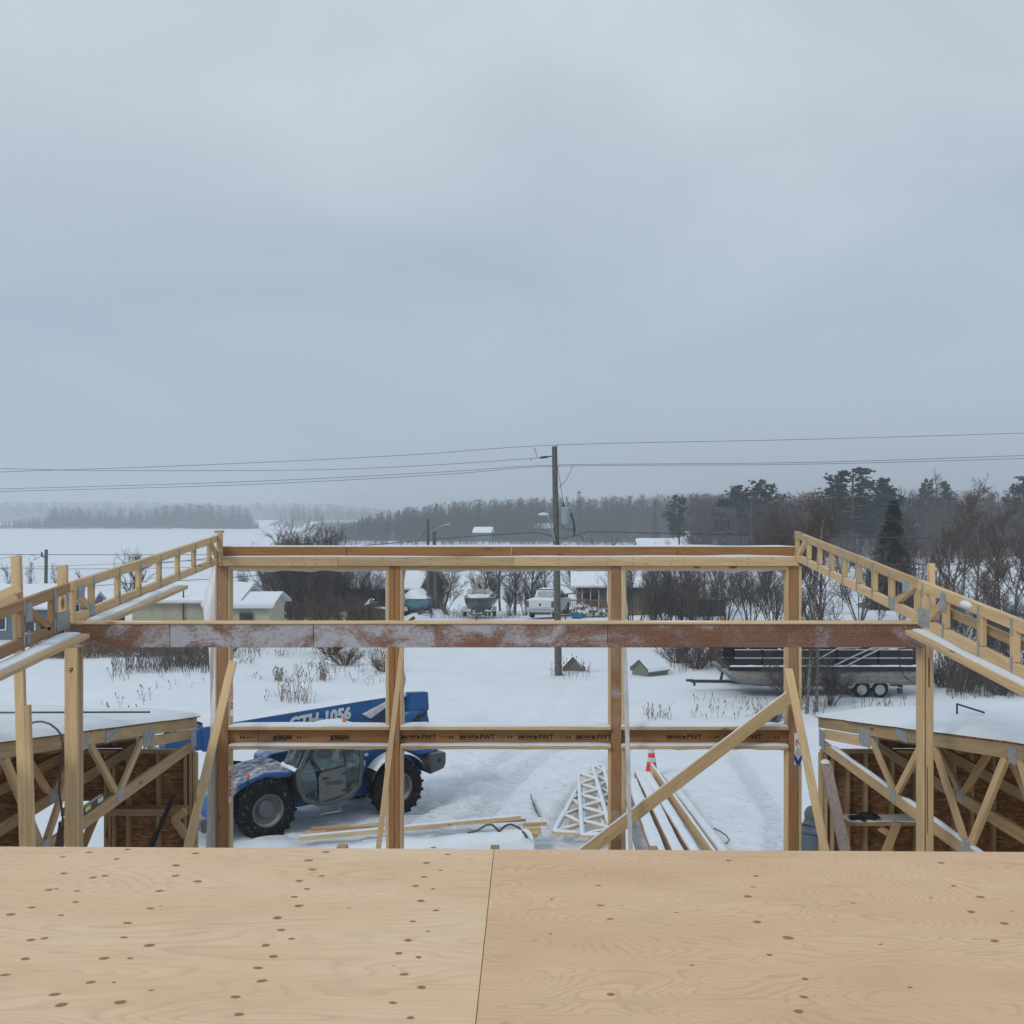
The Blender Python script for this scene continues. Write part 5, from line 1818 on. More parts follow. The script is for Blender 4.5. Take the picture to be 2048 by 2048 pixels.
    p = P(1303, 1548, 27.6)
    p.z = th(p.x, p.y)
    root = empty('traffic_cone', p, 'red traffic cone with two pale bands standing behind the beams', 'traffic cone')
    h0 = 1.0
    prof = lambda h: 0.155 * (1 - h / h0) + 0.03
    cuts = [(0.03, 0.42, 'cone_red'), (0.42, 0.54, 'reflective'), (0.54, 0.66, 'cone_red'), (0.66, 0.80, 'reflective'), (0.80, 1.0, 'cone_red')]
    for h1, h2, mt in cuts:
        m = MB()
        m.lathe([(prof(h1) - 0.001, h1), (prof(h2) - 0.001, h2), (prof(h2) - 0.01, h2)], 20)
        m.build('band' if mt == 'reflective' else 'cone_body', M[mt], root, smooth=True)
    m = MB()
    m.box((0, 0, 0.02), (0.38, 0.38, 0.04))
    m.build('base', M['cone_red'], root)
    # loop of stiff wire and a dead branch on the snow
    m = MB()
    m.tube([g(1426, 1655, 0.05), g(1440, 1662, 0.1), g(1452, 1670, 0.16), g(1458, 1680, 0.1), g(1452, 1688, 0.03), g(1448, 1686, 0.03)], 0.012, 6)
    o = m.build('wire_loop', M['wire'], None, WORLD, smooth=True)
    tag(o, 'dark bent wire loop sticking out of the snow by the fanned beams', 'wire')
    m = MB()
    m.tube([g(1061, 1588, 0.15), g(1066, 1604, 0.05), g(1072, 1620, 0.1), g(1080, 1634, 0.04)], [0.012, 0.03, 0.035, 0.02], 6)
    m.tube([g(1066, 1604, 0.05), g(1070, 1612, 0.12)], 0.015, 6)
    o = m.build('dead_branch', M['bark_grey'], None, WORLD, smooth=True)
    tag(o, 'thin dead branch lying on the snow beyond the lumber bundle', 'branch')


make_yard_lumber()


# ------------------------------------------------------------------ worker seen from behind
def skin(name, verts, edges, radii, mat, parent, root=0, sub=2):
    me = bpy.data.meshes.new(name)
    me.from_pydata(verts, edges, [])
    o = link(name, me, mat, parent)
    sk = o.modifiers.new('skin', 'SKIN')
    sk.use_smooth_shade = True
    for i, r_ in enumerate(radii):
        r_ = r_ if isinstance(r_, tuple) else (r_, r_)
        me.skin_vertices[0].data[i].radius = r_
        me.skin_vertices[0].data[i].use_root = i == root
    s = o.modifiers.new('smooth', 'SUBSURF')
    s.levels = s.render_levels = sub
    return o


def make_person():
    x, y = (1617 - 1024) / FPX * 18.5, 18.5
    root = empty('person', (x, y, th(x, y)), 'person in grey-blue hooded winter jacket bending beside the post with the red N print', 'person', rz=R(-35))
    # local: +y is where the person faces; built standing with a slight stoop
    V = [(0, 0, 0.92), (0, 0.02, 1.12), (0, 0.05, 1.32), (0, 0.09, 1.44), (0, 0.13, 1.52),
         (0.17, 0.08, 1.40), (0.27, 0.10, 1.16), (0.22, 0.34, 1.02), (-0.17, 0.08, 1.40), (-0.27, 0.10, 1.16), (-0.22, 0.34, 1.02)]
    E = [(0, 1), (1, 2), (2, 3), (3, 4), (3, 5), (5, 6), (6, 7), (3, 8), (8, 9), (9, 10)]
    rr = [(0.19, 0.15), (0.18, 0.145), (0.20, 0.15), (0.14, 0.11), 0.075, 0.095, 0.075, 0.055, 0.095, 0.075, 0.055]
    V2 = [(0, 0, 0.90), (0.10, 0, 0.82), (0.12, 0.06, 0.46), (0.12, 0.0, 0.10), (-0.10, 0, 0.82), (-0.13, 0.02, 0.46), (-0.13, -0.08, 0.10)]
    E2 = [(0, 1), (1, 2), (2, 3), (0, 4), (4, 5), (5, 6)]
    # body: one continuous surface with neck, head, hands
    Vb = [(0, 0.05, 1.30), (0, 0.13, 1.50), (0, 0.17, 1.60), (0, 0.20, 1.68), (0, 0.205, 1.74)]
    Eb = [(0, 1), (1, 2), (2, 3), (3, 4)]
    rb = [0.08, 0.06, (0.075, 0.085), (0.08, 0.10), (0.05, 0.06)]
    for s in (1, -1):
        k = len(Vb)
        Vb += [(s * 0.15, 0.07, 1.38), (s * 0.26, 0.10, 1.16), (s * 0.22, 0.34, 1.02), (s * 0.21, 0.41, 0.99), (s * 0.205, 0.46, 0.97)]
        Eb += [(0, k), (k, k + 1), (k + 1, k + 2), (k + 2, k + 3), (k + 3, k + 4)]
        rb += [0.05, 0.045, 0.03, (0.04, 0.018), (0.042, 0.016)]
        for f in range(4):
            j = len(Vb)
            ox = s * (0.205 + (f - 1.5) * 0.021)
            Vb += [(ox, 0.49, 0.968), (ox, 0.525 + 0.006 * (f in (1, 2)), 0.955), (ox * 0.98, 0.545, 0.93)]
            Eb += [(k + 4, j), (j, j + 1), (j + 1, j + 2)]
            rb += [0.0095, 0.009, 0.0075]
        j = len(Vb)
        Vb += [(s * 0.165, 0.44, 0.985), (s * 0.15, 0.475, 0.965)]
        Eb += [(k + 3, j), (j, j + 1)]
        rb += [0.011, 0.009]
    body = skin('body', Vb, Eb, rb, M['skin'], root)
    m = MB()
    m.tube([(0, 0.285, 1.665), (0, 0.315, 1.64), (0, 0.29, 1.63)], [0.012, 0.016, 0.012], 8)
    m.tube([(-0.025, 0.283, 1.605), (0.025, 0.283, 1.605)], 0.007, 6)
    for s in (-1, 1):
        m.lathe([(0, -0.012), (0.012, 0), (0, 0.012)], 8, Matrix.Translation((s * 0.032, 0.283, 1.675)))
    m.build('face', M['skin'], body, smooth=True)
    skin('jacket', V, E, rr, M['jacket_blue'], root)
    skin('trousers', V2, E2, [(0.16, 0.13), 0.105, 0.08, 0.062, 0.105, 0.08, 0.062], M['trousers_dark'], root)
    for sx, sy in ((0.12, 0.0), (-0.13, -0.08)):
        m = MB()
        m.tube([(sx, sy - 0.08, 0.05), (sx, sy + 0.02, 0.065), (sx, sy + 0.12, 0.045), (sx, sy + 0.18, 0.03)], [0.045, 0.06, 0.05, 0.03], 10)
        m.tube([(sx, sy, 0.05), (sx, sy, 0.2)], [0.06, 0.065], 10)
        m.build('boot', M['trousers_dark'], root, smooth=True)
    # hood: open shell round the head
    m = MB()
    rings = []
    for i in range(9):
        a = -0.9 + 2.35 * i / 8
        ring = []
        for k in range(13):
            t = math.pi * (k / 12) * 1.16 - 0.25
            w = 0.125 * (1.0 + (0.12 if i < 2 else 0))
            ring.append((math.cos(t) * w, 0.16 + 0.125 * math.sin(a - 0.5) * (0.55 + 0.45 * abs(math.sin(t))) + 0.01, 1.53 + 0.09 * (1 - math.cos(a)) * 0.3 + math.sin(t) * (0.16 + 0.09 * math.cos(a - 0.25)) * 0.95))
        rings.append(ring)
    sp = []
    for i in range(10):
        ph = math.pi * (0.02 + 0.50 * i / 9)              # from back of the head to the face opening
        ring = []
        for k in range(20):
            t = 2 * math.pi * k / 20
            ring.append((0.135 * math.sin(ph) * math.cos(t), 0.19 - 0.17 * math.cos(ph), 1.645 + 0.16 * math.sin(ph) * math.sin(t) * (1.15 if math.sin(t) < 0 else 1.0)))
        sp.append(ring)
    m.loft(sp, caps=False)
    o = m.build('hood', M['hood_grey'], root, smooth=True)
    so = o.modifiers.new('thickness', 'SOLIDIFY')
    so.thickness = 0.02
    m = MB()
    m.tube([(0, 0.06, 1.44), (0, 0.10, 1.50), (0, 0.12, 1.56)], [0.15, 0.125, 0.12], 14, cap=False)
    o = m.build('collar', M['hood_grey'], root, smooth=True)


make_person()


# ------------------------------------------------------------------ poles and lines
def make_poles():
    Y = 45.4
    bx, by = (1117 - 1024) / FPX * Y, Y
    b = Vector((bx, by, th(bx, by)))
    top = P(1109, 893, Y)
    root = empty('utility_pole', b, 'tall weathered utility pole carrying a grey transformer and a street lamp arm', 'utility pole')
    m = MB()
    m.tube([b - Vector((0, 0, 0.3)), b + (top - b) * 0.5, top], [0.165, 0.14, 0.115], 14)
    pole = m.build('pole', M['pole_wood'], root, WORLD, smooth=True)
    q = lambda px, py, dy=0.0: P(px, py, Y + dy)
    m = MB()
    m.lathe([(0, -0.38), (0.21, -0.38), (0.225, -0.34), (0.235, 0.30), (0.25, 0.31), (0.25, 0.36), (0.15, 0.40), (0, 0.41)], 20, Matrix.Translation(q(1131, 1032, -0.05)))
    tr = m.build('transformer', M['transformer_paint'], root, WORLD, smooth=True)
    m = MB()
    m.lathe([(0.05, 0.0), (0.06, 0.05), (0.035, 0.08), (0.055, 0.12), (0.03, 0.15), (0.045, 0.19), (0.012, 0.26), (0, 0.3)], 10, Matrix.Translation(q(1127, 1015, -0.05)))
    m.build('bushing', M['black_plastic'], tr, WORLD, smooth=True)
    m = MB()
    for py in (1022, 1042):
        m.bar(q(1113, py), q(1128, py, -0.05), 0.06, 0.05)
    m.build('bracket', M['galvanised'], tr, WORLD)
    m = MB()
    for k in range(2):
        d = k * 0.06
        m.tube([q(1141 + k * 2, 1026, -0.1), q(1146 + k * 2, 1042, -0.1), q(1148 + k * 2, 1058, -0.05), q(1147 + k * 2, 1071)], 0.026, 6)
    m.tube([q(1148, 1055), q(1143, 1060), q(1132, 1060), q(1120, 1046)], 0.018, 6)
    m.build('service_cable', M['wire'], tr, WORLD, smooth=True)
    m = MB()
    m.tube([q(1114, 925), q(1124, 990), q(1127, 1008, -0.05)], 0.012, 5)
    m.tube([q(1144, 934), q(1140, 945), q(1132, 960), q(1119, 975)], 0.012, 5)
    m.build('jumper_wire', M['wire'], root, WORLD)
    m = MB()
    m.tube([q(1113, 893), q(1113, 884)], 0.02, 6)
    m.build('pin', M['galvanised'], root, WORLD)

    def insul(px, py, s=1.0, tilt=0.0):
        m = MB()
        m.lathe([(0.0, 0.12), (0.05, 0.10), (0.06, 0.05), (0.09, 0.02), (0.05, 0.0), (0.08, -0.03), (0.03, -0.06), (0.0, -0.12)], 10, Matrix.Translation(q(px, py)) @ Matrix.Rotation(tilt, 4, 'Y') @ Matrix.Scale(s, 4))
        m.build('insulator', M['porcelain'], root, WORLD, smooth=True)
    insul(1113.5, 893 - 2)
    insul(1114, 932, 0.9, R(90))
    insul(1069, 897.5, 0.9)
    insul(1071, 903, 0.7)
    insul(1062, 919.5, 0.7)
    insul(1145, 932.5, 0.9)
    m = MB()
    m.tube([q(1080, 915.6), q(1095, 913.6)], 0.05, 6)
    m.tube([q(1095, 913.6), q(1106, 912)], 0.025, 6)
    m.tube([q(1071, 904), q(1075, 915)], 0.012, 5)
    m.build('strain_insulator', M['black_plastic'], root, WORLD)
    m = MB()
    m.tube([q(1116, 988), q(1115, 1010)], 0.05, 8)
    m.tube([q(1118.5, 1000), q(1119.5, 1150), q(1121, 1300)], 0.03, 6)
    m.build('conduit', M['galvanised'], root, WORLD)
    m = MB()
    arm = [q(1110, 1082, -0.15), q(1108, 1075, -0.2), q(1104, 1058, -0.5), q(1097, 1035, -0.9), q(1093, 1026, -1.1)]
    m.tube(arm, 0.035, 8)
    ar = m.build('lamp_arm', M['galvanised'], root, WORLD, smooth=True)
    m = MB()
    m.lathe([(0.0, -0.06), (0.12, -0.05), (0.16, 0.0), (0.1, 0.05), (0.0, 0.08)], 12, Matrix.Translation(q(1087, 1028.5, -1.3)) @ Matrix.Diagonal((1.6, 1, 1, 1)))
    m.build('lamp_head', M['trim_white'], ar, WORLD, smooth=True)
    m = MB()
    for k in range(8):
        a = rnd.uniform(0, 6.28)
        m.tube([b + Vector((math.cos(a) * 0.13, math.sin(a) * 0.13, 0.05)), b + Vector((math.cos(a) * 0.16, math.sin(a) * 0.16, rnd.uniform(0.25, 0.5)))], 0.012, 4)
    m.build('clinging_weeds', M['dry_weed'], root, WORLD)

    def wire(label, pts, r_=0.010, group='overhead lines', sag=True):
        m = MB()
        # smooth through the points (Catmull-Rom)
        P_ = [Vector(p) for p in pts]
        P_ = [P_[0] * 2 - P_[1]] + P_ + [P_[-1] * 2 - P_[-2]]
        out = []
        for i in range(1, len(P_) - 2):
            for k in range(8):
                t = k / 8
                p0, p1, p2, p3 = P_[i - 1:i + 3]
                out.append(0.5 * ((2 * p1) + (p2 - p0) * t + (2 * p0 - 5 * p1 + 4 * p2 - p3) * t * t + (3 * p1 - p0 - 3 * p2 + p3) * t ** 3))
        out.append(P_[-2])
        m.tube(out, r_, 5, cap=False)
        o = m.build('overhead_line', M['wire'], None, WORLD)
        tag(o, label, 'power line', group)
    # the line crosses the view roughly square to it; the far span comes from a pole to the side
    L = lambda lst, y0, y1: [P(px, py, y0 + (y1 - y0) * (px + 400) / 3000) for px, py in lst]
    wire('topmost overhead wire passing over the pole top insulator', L([(-260, 953), (0, 944), (400, 930), (800, 911), (1113, 890), (1600, 879), (2048, 866), (2400, 853)], 46.6, 43))
    wire('overhead wire ending at the black strain insulator on the transformer pole', L([(-260, 930), (0, 937), (200, 941), (600, 940), (850, 931), (1080, 915.6)], 46.6, 43))
    wire('upper of the two paired overhead wires at the pole collar', L([(-260, 985), (0, 978), (500, 963), (900, 943), (1110, 930), (1600, 925), (2048, 911), (2400, 898)], 46.6, 43))
    wire('lower of the two paired overhead wires at the pole collar', L([(-260, 989), (0, 983), (500, 969), (900, 948), (1110, 932.5), (1600, 928.5), (2048, 917), (2400, 905)], 46.6, 43))
    wire('thick black cable looping under the transformer', [P(300, 1128, 60), P(560, 1104, 57), P(740, 1090, 54), P(900, 1076, 50), P(1000, 1069, 47.5), P(1070, 1065.5, 46), P(1095, 1070, 45.3), P(1110, 1074, 45.2), P(1128, 1076.5, 45), P(1145, 1073, 45), P(1170, 1066, 45), P(1195, 1063.5, 44.9), P(1400, 1068, 44.5), P(1700, 1074, 44), P(2048, 1077, 43), P(2350, 1078, 42)], 0.022)
    wire('low black wire running behind the dark spruce', L([(1700, 1128), (1760, 1129), (2048, 1130), (2350, 1131)], 44, 42), 0.015)
    # low line at the other side
    Y2 = 75.0
    root = empty('utility_pole', on_ground(91, Y2), 'short grey service pole with crossing wires behind the reddish truss', 'utility pole')
    b2, t2 = on_ground(91, Y2, -0.3), P(92.5, 1099, Y2)
    m = MB()
    m.tube([b2, t2], [0.14, 0.115], 10)
    m.build('pole', M['pole_wood'], root, WORLD, smooth=True)
    m = MB()
    m.tube([P(84, 1104, Y2), P(83, 1112, Y2), P(89, 1114, Y2)], 0.06, 6)
    m.build('wire_bracket', M['black_plastic'], root, WORLD)
    q2 = lambda px, py: P(px, py, Y2)
    wire('level wire through the top of the short service pole', [q2(-120, 1107), q2(0, 1108.5), q2(90, 1109), q2(300, 1109.5), q2(500, 1109)], 0.022)
    wire('thin wire sagging below the top of the short service pole', [q2(-120, 1141), q2(0, 1136), q2(200, 1129), q2(320, 1124), q2(500, 1117)], 0.014)
    wire('straight dark wire level with the wood post tops', [q2(-120, 1137), q2(0, 1137.5), q2(200, 1137.5), q2(440, 1134)], 0.018)
    wire('dark wire crossing behind the truss webs towards the cream shed', [q2(-120, 1190), q2(0, 1183), q2(100, 1176), q2(230, 1169), q2(330, 1163), q2(450, 1156), q2(560, 1147), q2(700, 1135)], 0.024)
    wire('slack service wire dropping from the short service pole', [q2(90, 1108), q2(68, 1120), q2(70, 1112), q2(40, 1110), q2(-40, 1128)], 0.016)
    # twin poles beside the parked boats
    Y3 = 74.0
    root = empty('utility_pole', on_ground(860, Y3), 'twin dark poles with a curved street lamp beside the parked boats', 'utility pole')
    m = MB()
    m.tube([on_ground(856, Y3, -0.3), P(856, 1038, Y3)], [0.13, 0.10], 10)
    m.build('pole', M['pole_wood'], root, WORLD, smooth=True)
    m = MB()
    m.tube([on_ground(872, Y3, -0.3), P(868, 1060, Y3)], [0.17, 0.12], 10)
    m.build('pole', M['bark_grey'], root, WORLD, smooth=True)
    m = MB()
    m.tube([P(862, 1064, Y3), P(870, 1060, Y3 - 0.3), P(880, 1054, Y3 - 0.8), P(890, 1050.5, Y3 - 1.2), P(900, 1049.5, Y3 - 1.6)], [0.05, 0.05, 0.05, 0.07, 0.09], 8)
    m.build('lamp_arm', M['galvanised'], root, WORLD, smooth=True)
    m = MB()
    m.tube([P(855, 1058, Y3), P(830, 1092, Y3 + 1), P(790, 1140, Y3 + 2.5)], 0.022, 5)
    m.build('guy_wire', M['wire'], root, WORLD)
    m = MB()
    for a, c in ((850, 836), (858, 866), (880, 893), (886, 898)):
        m.bar(on_ground(a, Y3 - 0.4, 0.9), on_ground(c, Y3 - 0.6, 0.05), 0.14, 0.1)
    m.build('base_stakes', M['bark_grey'], root, WORLD)
    snow = MB()
    rings = []
    for i in range(8):
        r_ = 1.5 * (1 - i / 7.5)
        c = on_ground(868, Y3, 0)
        rings.append([c + Vector((r_ * math.cos(k * 0.5236) * 1.4, r_ * math.sin(k * 0.5236) * 0.7, 0.6 * (i / 7) ** 0.8 - 0.02 + 0.1 * vn1(k + i, 5))) for k in range(12)])
    snow.loft(rings)
    snow.build('snow_heap', M['snow'], root, WORLD, smooth=True)


make_poles()


# ------------------------------------------------------------------ houses and sheds
def house(name, label, cat, loc, rz, w, d, eave, ridge, wall, over=0.35, windows=(), doors=(), snow=0.14, z0=-0.4, trim='trim_white', side_windows=()):
    """Gabled building: ridge along local x, the front wall at local -y. windows: (x0, x1, z0, z1) on the front."""
    root = empty(name, loc, label, cat, rz=rz)
    hw, hd = w / 2, d / 2
    m = MB()
    prof = [(-hd, z0), (hd, z0), (hd, eave), (0, ridge), (-hd, eave)]
    vs = [(-hw, y, z) for y, z in prof] + [(hw, y, z) for y, z in prof]
    m.add(vs, [(0, 1, 2, 3, 4), (5, 9, 8, 7, 6)] + [(i, i + 5, (i + 1) % 5 + 5, (i + 1) % 5) for i in range(5)])
    wl = m.build('wall', M[wall], root)
    s = (ridge - eave) / hd
    roof = None
    for sg in (-1, 1):
        m = MB()
        t = 0.10
        y1 = sg * (hd + over)
        ze = eave - s * over
        vs = []
        for x in (-hw - over, hw + over):
            vs += [(x, 0, ridge + 0.02), (x, y1, ze + 0.02), (x, y1, ze + t), (x, 0, ridge + t)]
        m.add(vs, [(0, 1, 2, 3), (4, 7, 6, 5), (0, 4, 5, 1), (1, 5, 6, 2), (2, 6, 7, 3), (3, 7, 4, 0)])
        rf = m.build('roof_slope', M[trim], root)
        if snow:
            m = MB()
            rows = []
            n = max(8, int(w / 0.6))
            for i in range(n + 1):
                x = -hw - over + (w + 2 * over) * i / n
                row = []
                for k in range(9):
                    f = k / 8
                    y = sg * (hd + over + 0.02) * f
                    z = ridge + t - s * abs(y)
                    hh = snow * (0.8 + 0.4 * vn1(x * 0.5 + f * 3 + 7, 17)) * (0.55 if i in (0, n) else 1)
                    row.append((x, y, z + hh * (0.7 if k == 8 else 1)))
                row.append((x, y, z - 0.005))
                rows.append(row)
            m.loft(rows, close=False, caps=False)
            m.build('snow_cover', M['snow'], rf, smooth=True)
    for x0, x1, z0_, z1 in windows:
        m = MB()
        y = -hd - 0.03
        for a, b in (((x0 - 0.07, y, z0_ - 0.035), (x1 + 0.07, y, z0_ - 0.035)), ((x0 - 0.07, y, z1 + 0.035), (x1 + 0.07, y, z1 + 0.035)), ((x0 - 0.035, y, z0_), (x0 - 0.035, y, z1)), ((x1 + 0.035, y, z0_), (x1 + 0.035, y, z1))):
            m.bar(a, b, 0.07, 0.07, (0, 1, 0))
        wd = m.build('window', M[trim], root)
        m = MB()
        m.box(((x0 + x1) / 2, -hd - 0.012, (z0_ + z1) / 2), (x1 - x0, 0.02, z1 - z0_))
        m.build('pane', M['dark_glass'], wd)
    for x0, x1, z0_, z1 in side_windows:
        m = MB()
        m.box((hw + 0.02, (x0 + x1) / 2, (z0_ + z1) / 2), (0.05, x1 - x0, z1 - z0_))
        m.build('window', M['dark_glass'], root)
    for x0, x1, z0_, z1 in doors:
        m = MB()
        m.box(((x0 + x1) / 2, -hd - 0.02, (z0_ + z1) / 2), (x1 - x0, 0.05, z1 - z0_))
        dr = m.build('door', M['dark_glass'], root)
        m = MB()
        for xx in (x0 - 0.05, (x0 + x1) / 2, x1 + 0.05):
            m.box((xx, -hd - 0.05, (z0_ + z1) / 2), (0.07, 0.06, z1 - z0_))
        m.build('door_frame', M[trim], dr)
    return root


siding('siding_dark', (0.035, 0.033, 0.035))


def make_houses():
    X = lambda px, Y: (px - 1024) / FPX * Y
    # cream shed in two volumes
    Y = 58.0
    s = house('cream_shed', 'cream sided shed with two snow covered roofs and a vent pipe', 'shed', (X(396, Y), Y, 0), 0, 5.6, 5.0, 2.5, 3.15, 'siding_cream', 0.4)
    m = MB()
    w_, hw = 3.6, 1.8
    ox, oy = X(509, Y) - X(396, Y), -0.9
    prof = [(-2.0, -0.4), (1.6, -0.4), (1.6, 2.25), (-0.2, 2.72), (-2.0, 2.32)]
    m.add([(ox - hw, oy + y, z) for y, z in prof] + [(ox + hw * 0.85, oy + y, z) for y, z in prof], [(0, 1, 2, 3, 4), (5, 9, 8, 7, 6)] + [(i, i + 5, (i + 1) % 5 + 5, (i + 1) % 5) for i in range(5)])
    m.build('lean_to', M['siding_cream'], s)
    for y1, z1 in ((-2.35, 2.22), (1.9, 2.15)):
        m = MB()
        rows = []
        for i in range(10):
            x = ox - hw - 0.25 + (hw * 1.85 + 0.6) * i / 9
            rows.append([(x, oy + (-0.2 + (y1 + 0.2) * k / 6), 2.78 + (z1 - 2.72) * k / 6 + 0.12 + 0.05 * vn1(i * 0.6 + k, 3)) for k in range(7)] + [(x, oy + y1, z1 + 0.05)])
        m.loft(rows, close=False, caps=False)
        m.build('snow_cover', M['snow'], s, smooth=True)
    m = MB()
    m.bar((ox - hw - 0.2, oy - 2.33, 2.24), (ox + hw * 0.85 + 0.25, oy - 2.33, 2.24), 0.05, 0.14, (0, 0, 1))
    m.build('fascia', M['trim_white'], s)
    m = MB()
    m.box((ox + 0.3, oy - 2.03, 1.55), (0.62, 0.06, 0.62))
    wd = m.build('window', M['dark_glass'], s)
    m = MB()
    for dx in (-0.33, 0.33):
        m.box((ox + 0.3 + dx, oy - 2.06, 1.55), (0.06, 0.06, 0.7))
    for dz in (-0.33, 0.0, 0.33):
        m.box((ox + 0.3, oy - 2.06, 1.55 + dz), (0.62, 0.05, 0.04))
    m.build('window_frame', M['siding_slate'], wd)
    m = MB()
    c = Vector((0.0, -2.55, 0))
    m.tube([c + Vector((0, -0.05, 0.4)), c + Vector((0, -0.05, 2.4)), c + Vector((0, 0.0, 3.2))], 0.04, 8)
    m.tube([c + Vector((0, -0.05, 0.9)), c + Vector((0, -0.2, 0.75))], 0.10, 8)
    m.build('vent_pipe', M['dark_steel'], s, smooth=True)
    # blue-grey house partly behind the trusses
    Y = 58.0
    house('blue_house', 'blue-grey sided house with dark windows behind the reddish truss end', 'house', (X(0, Y), Y + 2.2, 0), R(4), 5.0, 4.4, 1.95, 2.9, 'siding_blue', 0.35, windows=((-0.35, 0.15, 0.7, 1.6), (1.2, 1.75, 0.5, 1.5)), doors=((-2.2, -1.2, 0.0, 1.8),))
    house('blue_shed', 'small blue-grey shed showing through the first truss panel', 'shed', (X(156, 60), 61, 0), R(0), 1.5, 1.6, 2.1, 2.5, 'siding_blue', 0.15, windows=((-0.3, 0.0, 1.3, 1.9),), snow=0.08)
    m = MB()
    r_ = empty('low_shed', (X(205, 57), 57, 0), 'low dark edged shelter roof under snow beside the blue-grey house', 'shed')
    m.box((0, 0, 0.8), (1.9, 1.6, 1.3))
    m.build('wall', M['siding_slate'], r_)
    m = MB()
    m.box((0, 0, 1.5), (2.6, 2.2, 0.14), Matrix.Rotation(R(-6), 3, 'Y') @ Matrix.Rotation(R(8), 3, 'X'))
    rf = m.build('roof', M['dark_steel'], r_)
    snow_strip('snow_cover', Vector((X(205, 57) - 1.25, 57, 1.44)), Vector((X(205, 57) + 1.25, 57, 1.70)), 2.1, 0.2, rf)
    # slate gable beside the parked boats
    Y = 79.0
    house('slate_cottage', 'slate grey cottage gable with snowy roof behind the teal boat', 'house', (X(809, Y) - 0.6, Y + 1.5, -0.5), R(-19), 5.4, 5.0, 2.35, 4.15, 'siding_slate', 0.4, windows=((-1.4, -0.6, 1.1, 2.0),), doors=((1.5, 2.2, 0.2, 2.1),), side_windows=())
    # long dark cabin behind the thicket
    Y = 86.0
    house('dark_cabin', 'long charcoal cabin almost hidden behind the dark thicket', 'cabin', (X(672, Y), Y + 2.5, -1.0), R(1), 8.6, 5.0, 2.55, 3.6, 'siding_dark', 0.35, windows=((-1.6, -0.8, 1.2, 1.9), (2.0, 2.8, 1.2, 1.9)), trim='siding_dark', snow=0.12)
    # lakeside house with a deck
    Y = 80.0
    h = house('lakeside_house', 'dark lakeside house with white patio door and long snowy roof behind the pickup', 'house', (X(1255, Y), Y + 3.5, -0.6), R(-3), 7.4, 7.0, 2.55, 5.0, 'siding_green', 0.55, windows=((-1.0, -0.1, 1.3, 2.1), (1.6, 2.6, 1.2, 2.1)), doors=((-3.3, -2.1, 0.4, 2.35),))
    m = MB()
    m.box((-1.2, -4.7, 0.35), (8.0, 2.2, 0.16))
    dk = m.build('deck', M['deck_brown'], h)
    m = MB()
    for z in (0.55, 1.35):
        m.bar((-5.2, -5.75, z), (2.8, -5.75, z), 0.06, 0.09)
    m.build('railing', M['deck_brown'], dk)
    m = MB()
    for k in range(60):
        m.box((-5.2 + 8.0 * k / 59, -5.75, 0.95), (0.05, 0.04, 0.78))
    o = m.build('balusters', M['deck_brown'], dk)
    o['kind'] = 'stuff'
    m = MB()
    for k in range(5):
        m.box((-5.2 + 2.0 * k, -5.75, 0.55), (0.14, 0.14, 1.9))
    m.bar((-5.2, -5.75, 1.75), (-3.2, -5.75, 1.95), 0.08, 0.10)
    m.build('deck_posts', M['deck_brown'], dk)
    m = MB()
    m.box((-1.2, -5.6, -0.2), (8.0, 0.3, 0.8))
    m.build('skirting', M['deck_brown'], dk)
    # peaked shelter inside the thicket
    Y = 72.0
    house('peaked_shelter', 'dim peaked shelter with snowy roof hidden in the thicket', 'shelter', (X(1398, Y), Y + 2, 0), R(8), 3.2, 4.0, 1.6, 3.4, 'siding_dark', 0.4)
    # far roofs across the bay
    for px, py, Y, w, lab in ((967, 1060, 345, 5.6, 'far cabin with flat bright roof among the trees across the bay'), (1085, 1052, 380, 9.0, 'far cabin half hidden behind the transformer pole'), (1310, 1085, 250, 8.5, 'distant cabin with pale snowy roof before the dark pines'), (1870, 1058, 200, 8.0, 'long low roof showing through the birches')):
        z = P(px, py, Y).z
        house('far_cabin', lab, 'cabin', (X(px, Y), Y, z - 2.0), R(rnd.uniform(-8, 8)), w, 6.0, 1.3, 2.7, 'siding_slate', 0.5, snow=0.3, z0=-1.2)


make_houses()


# ------------------------------------------------------------------ small snow-roofed covers near the pole
def make_covers():
    for lab, px, Y, w, d, wall_h, rise, rz in (('small green-grey gabled box cover beside the utility pole', 1145, 47.4, 0.92, 0.9, 0.05, 0.52, R(4)), ('low green-grey box with a wide snowy lid near the third post', 1300, 46.0, 1.0, 1.25, 0.22, 0.36, R(-52))):
        g = on_ground(px, Y, 0.0)
        root = empty('well_cover', g, lab, 'box cover', rz=rz)
        hw, hd = w / 2, d / 2
        m = MB()
        m.prism([(-hw, -0.1), (hw, -0.1), (hw, wall_h), (0, wall_h + rise), (-hw, wall_h)], -hd, hd)
        m.build('box', M['cover_green'], root)
        for s in (-1, 1):
            m = MB()
            a = Vector((0, 0, wall_h + rise + 0.03))
            b = Vector((s * (hw + 0.08), 0, wall_h - 0.03))
            m.bar(a, b, d + 0.16, 0.04, (0, 0, 1))
            rf = m.build('roof', M['cover_green'], root)
            m = MB()
            rows = []
            for i in range(8):
                y = -hd - 0.08 + (d + 0.16) * i / 7
                rows.append([tuple(a + (b - a) * f + Vector((0, y, 0.03 + 0.12 * (0.6 + 0.5 * vn1(i + f * 5, 2)) * (1 if f < 0.99 else 0.1)))) for f in (0, 0.25, 0.5, 0.75, 0.95, 1.0)])
            m.loft(rows, close=False, caps=False)
            m.build('snow_cover', M['snow'], rf, smooth=True)


make_covers()


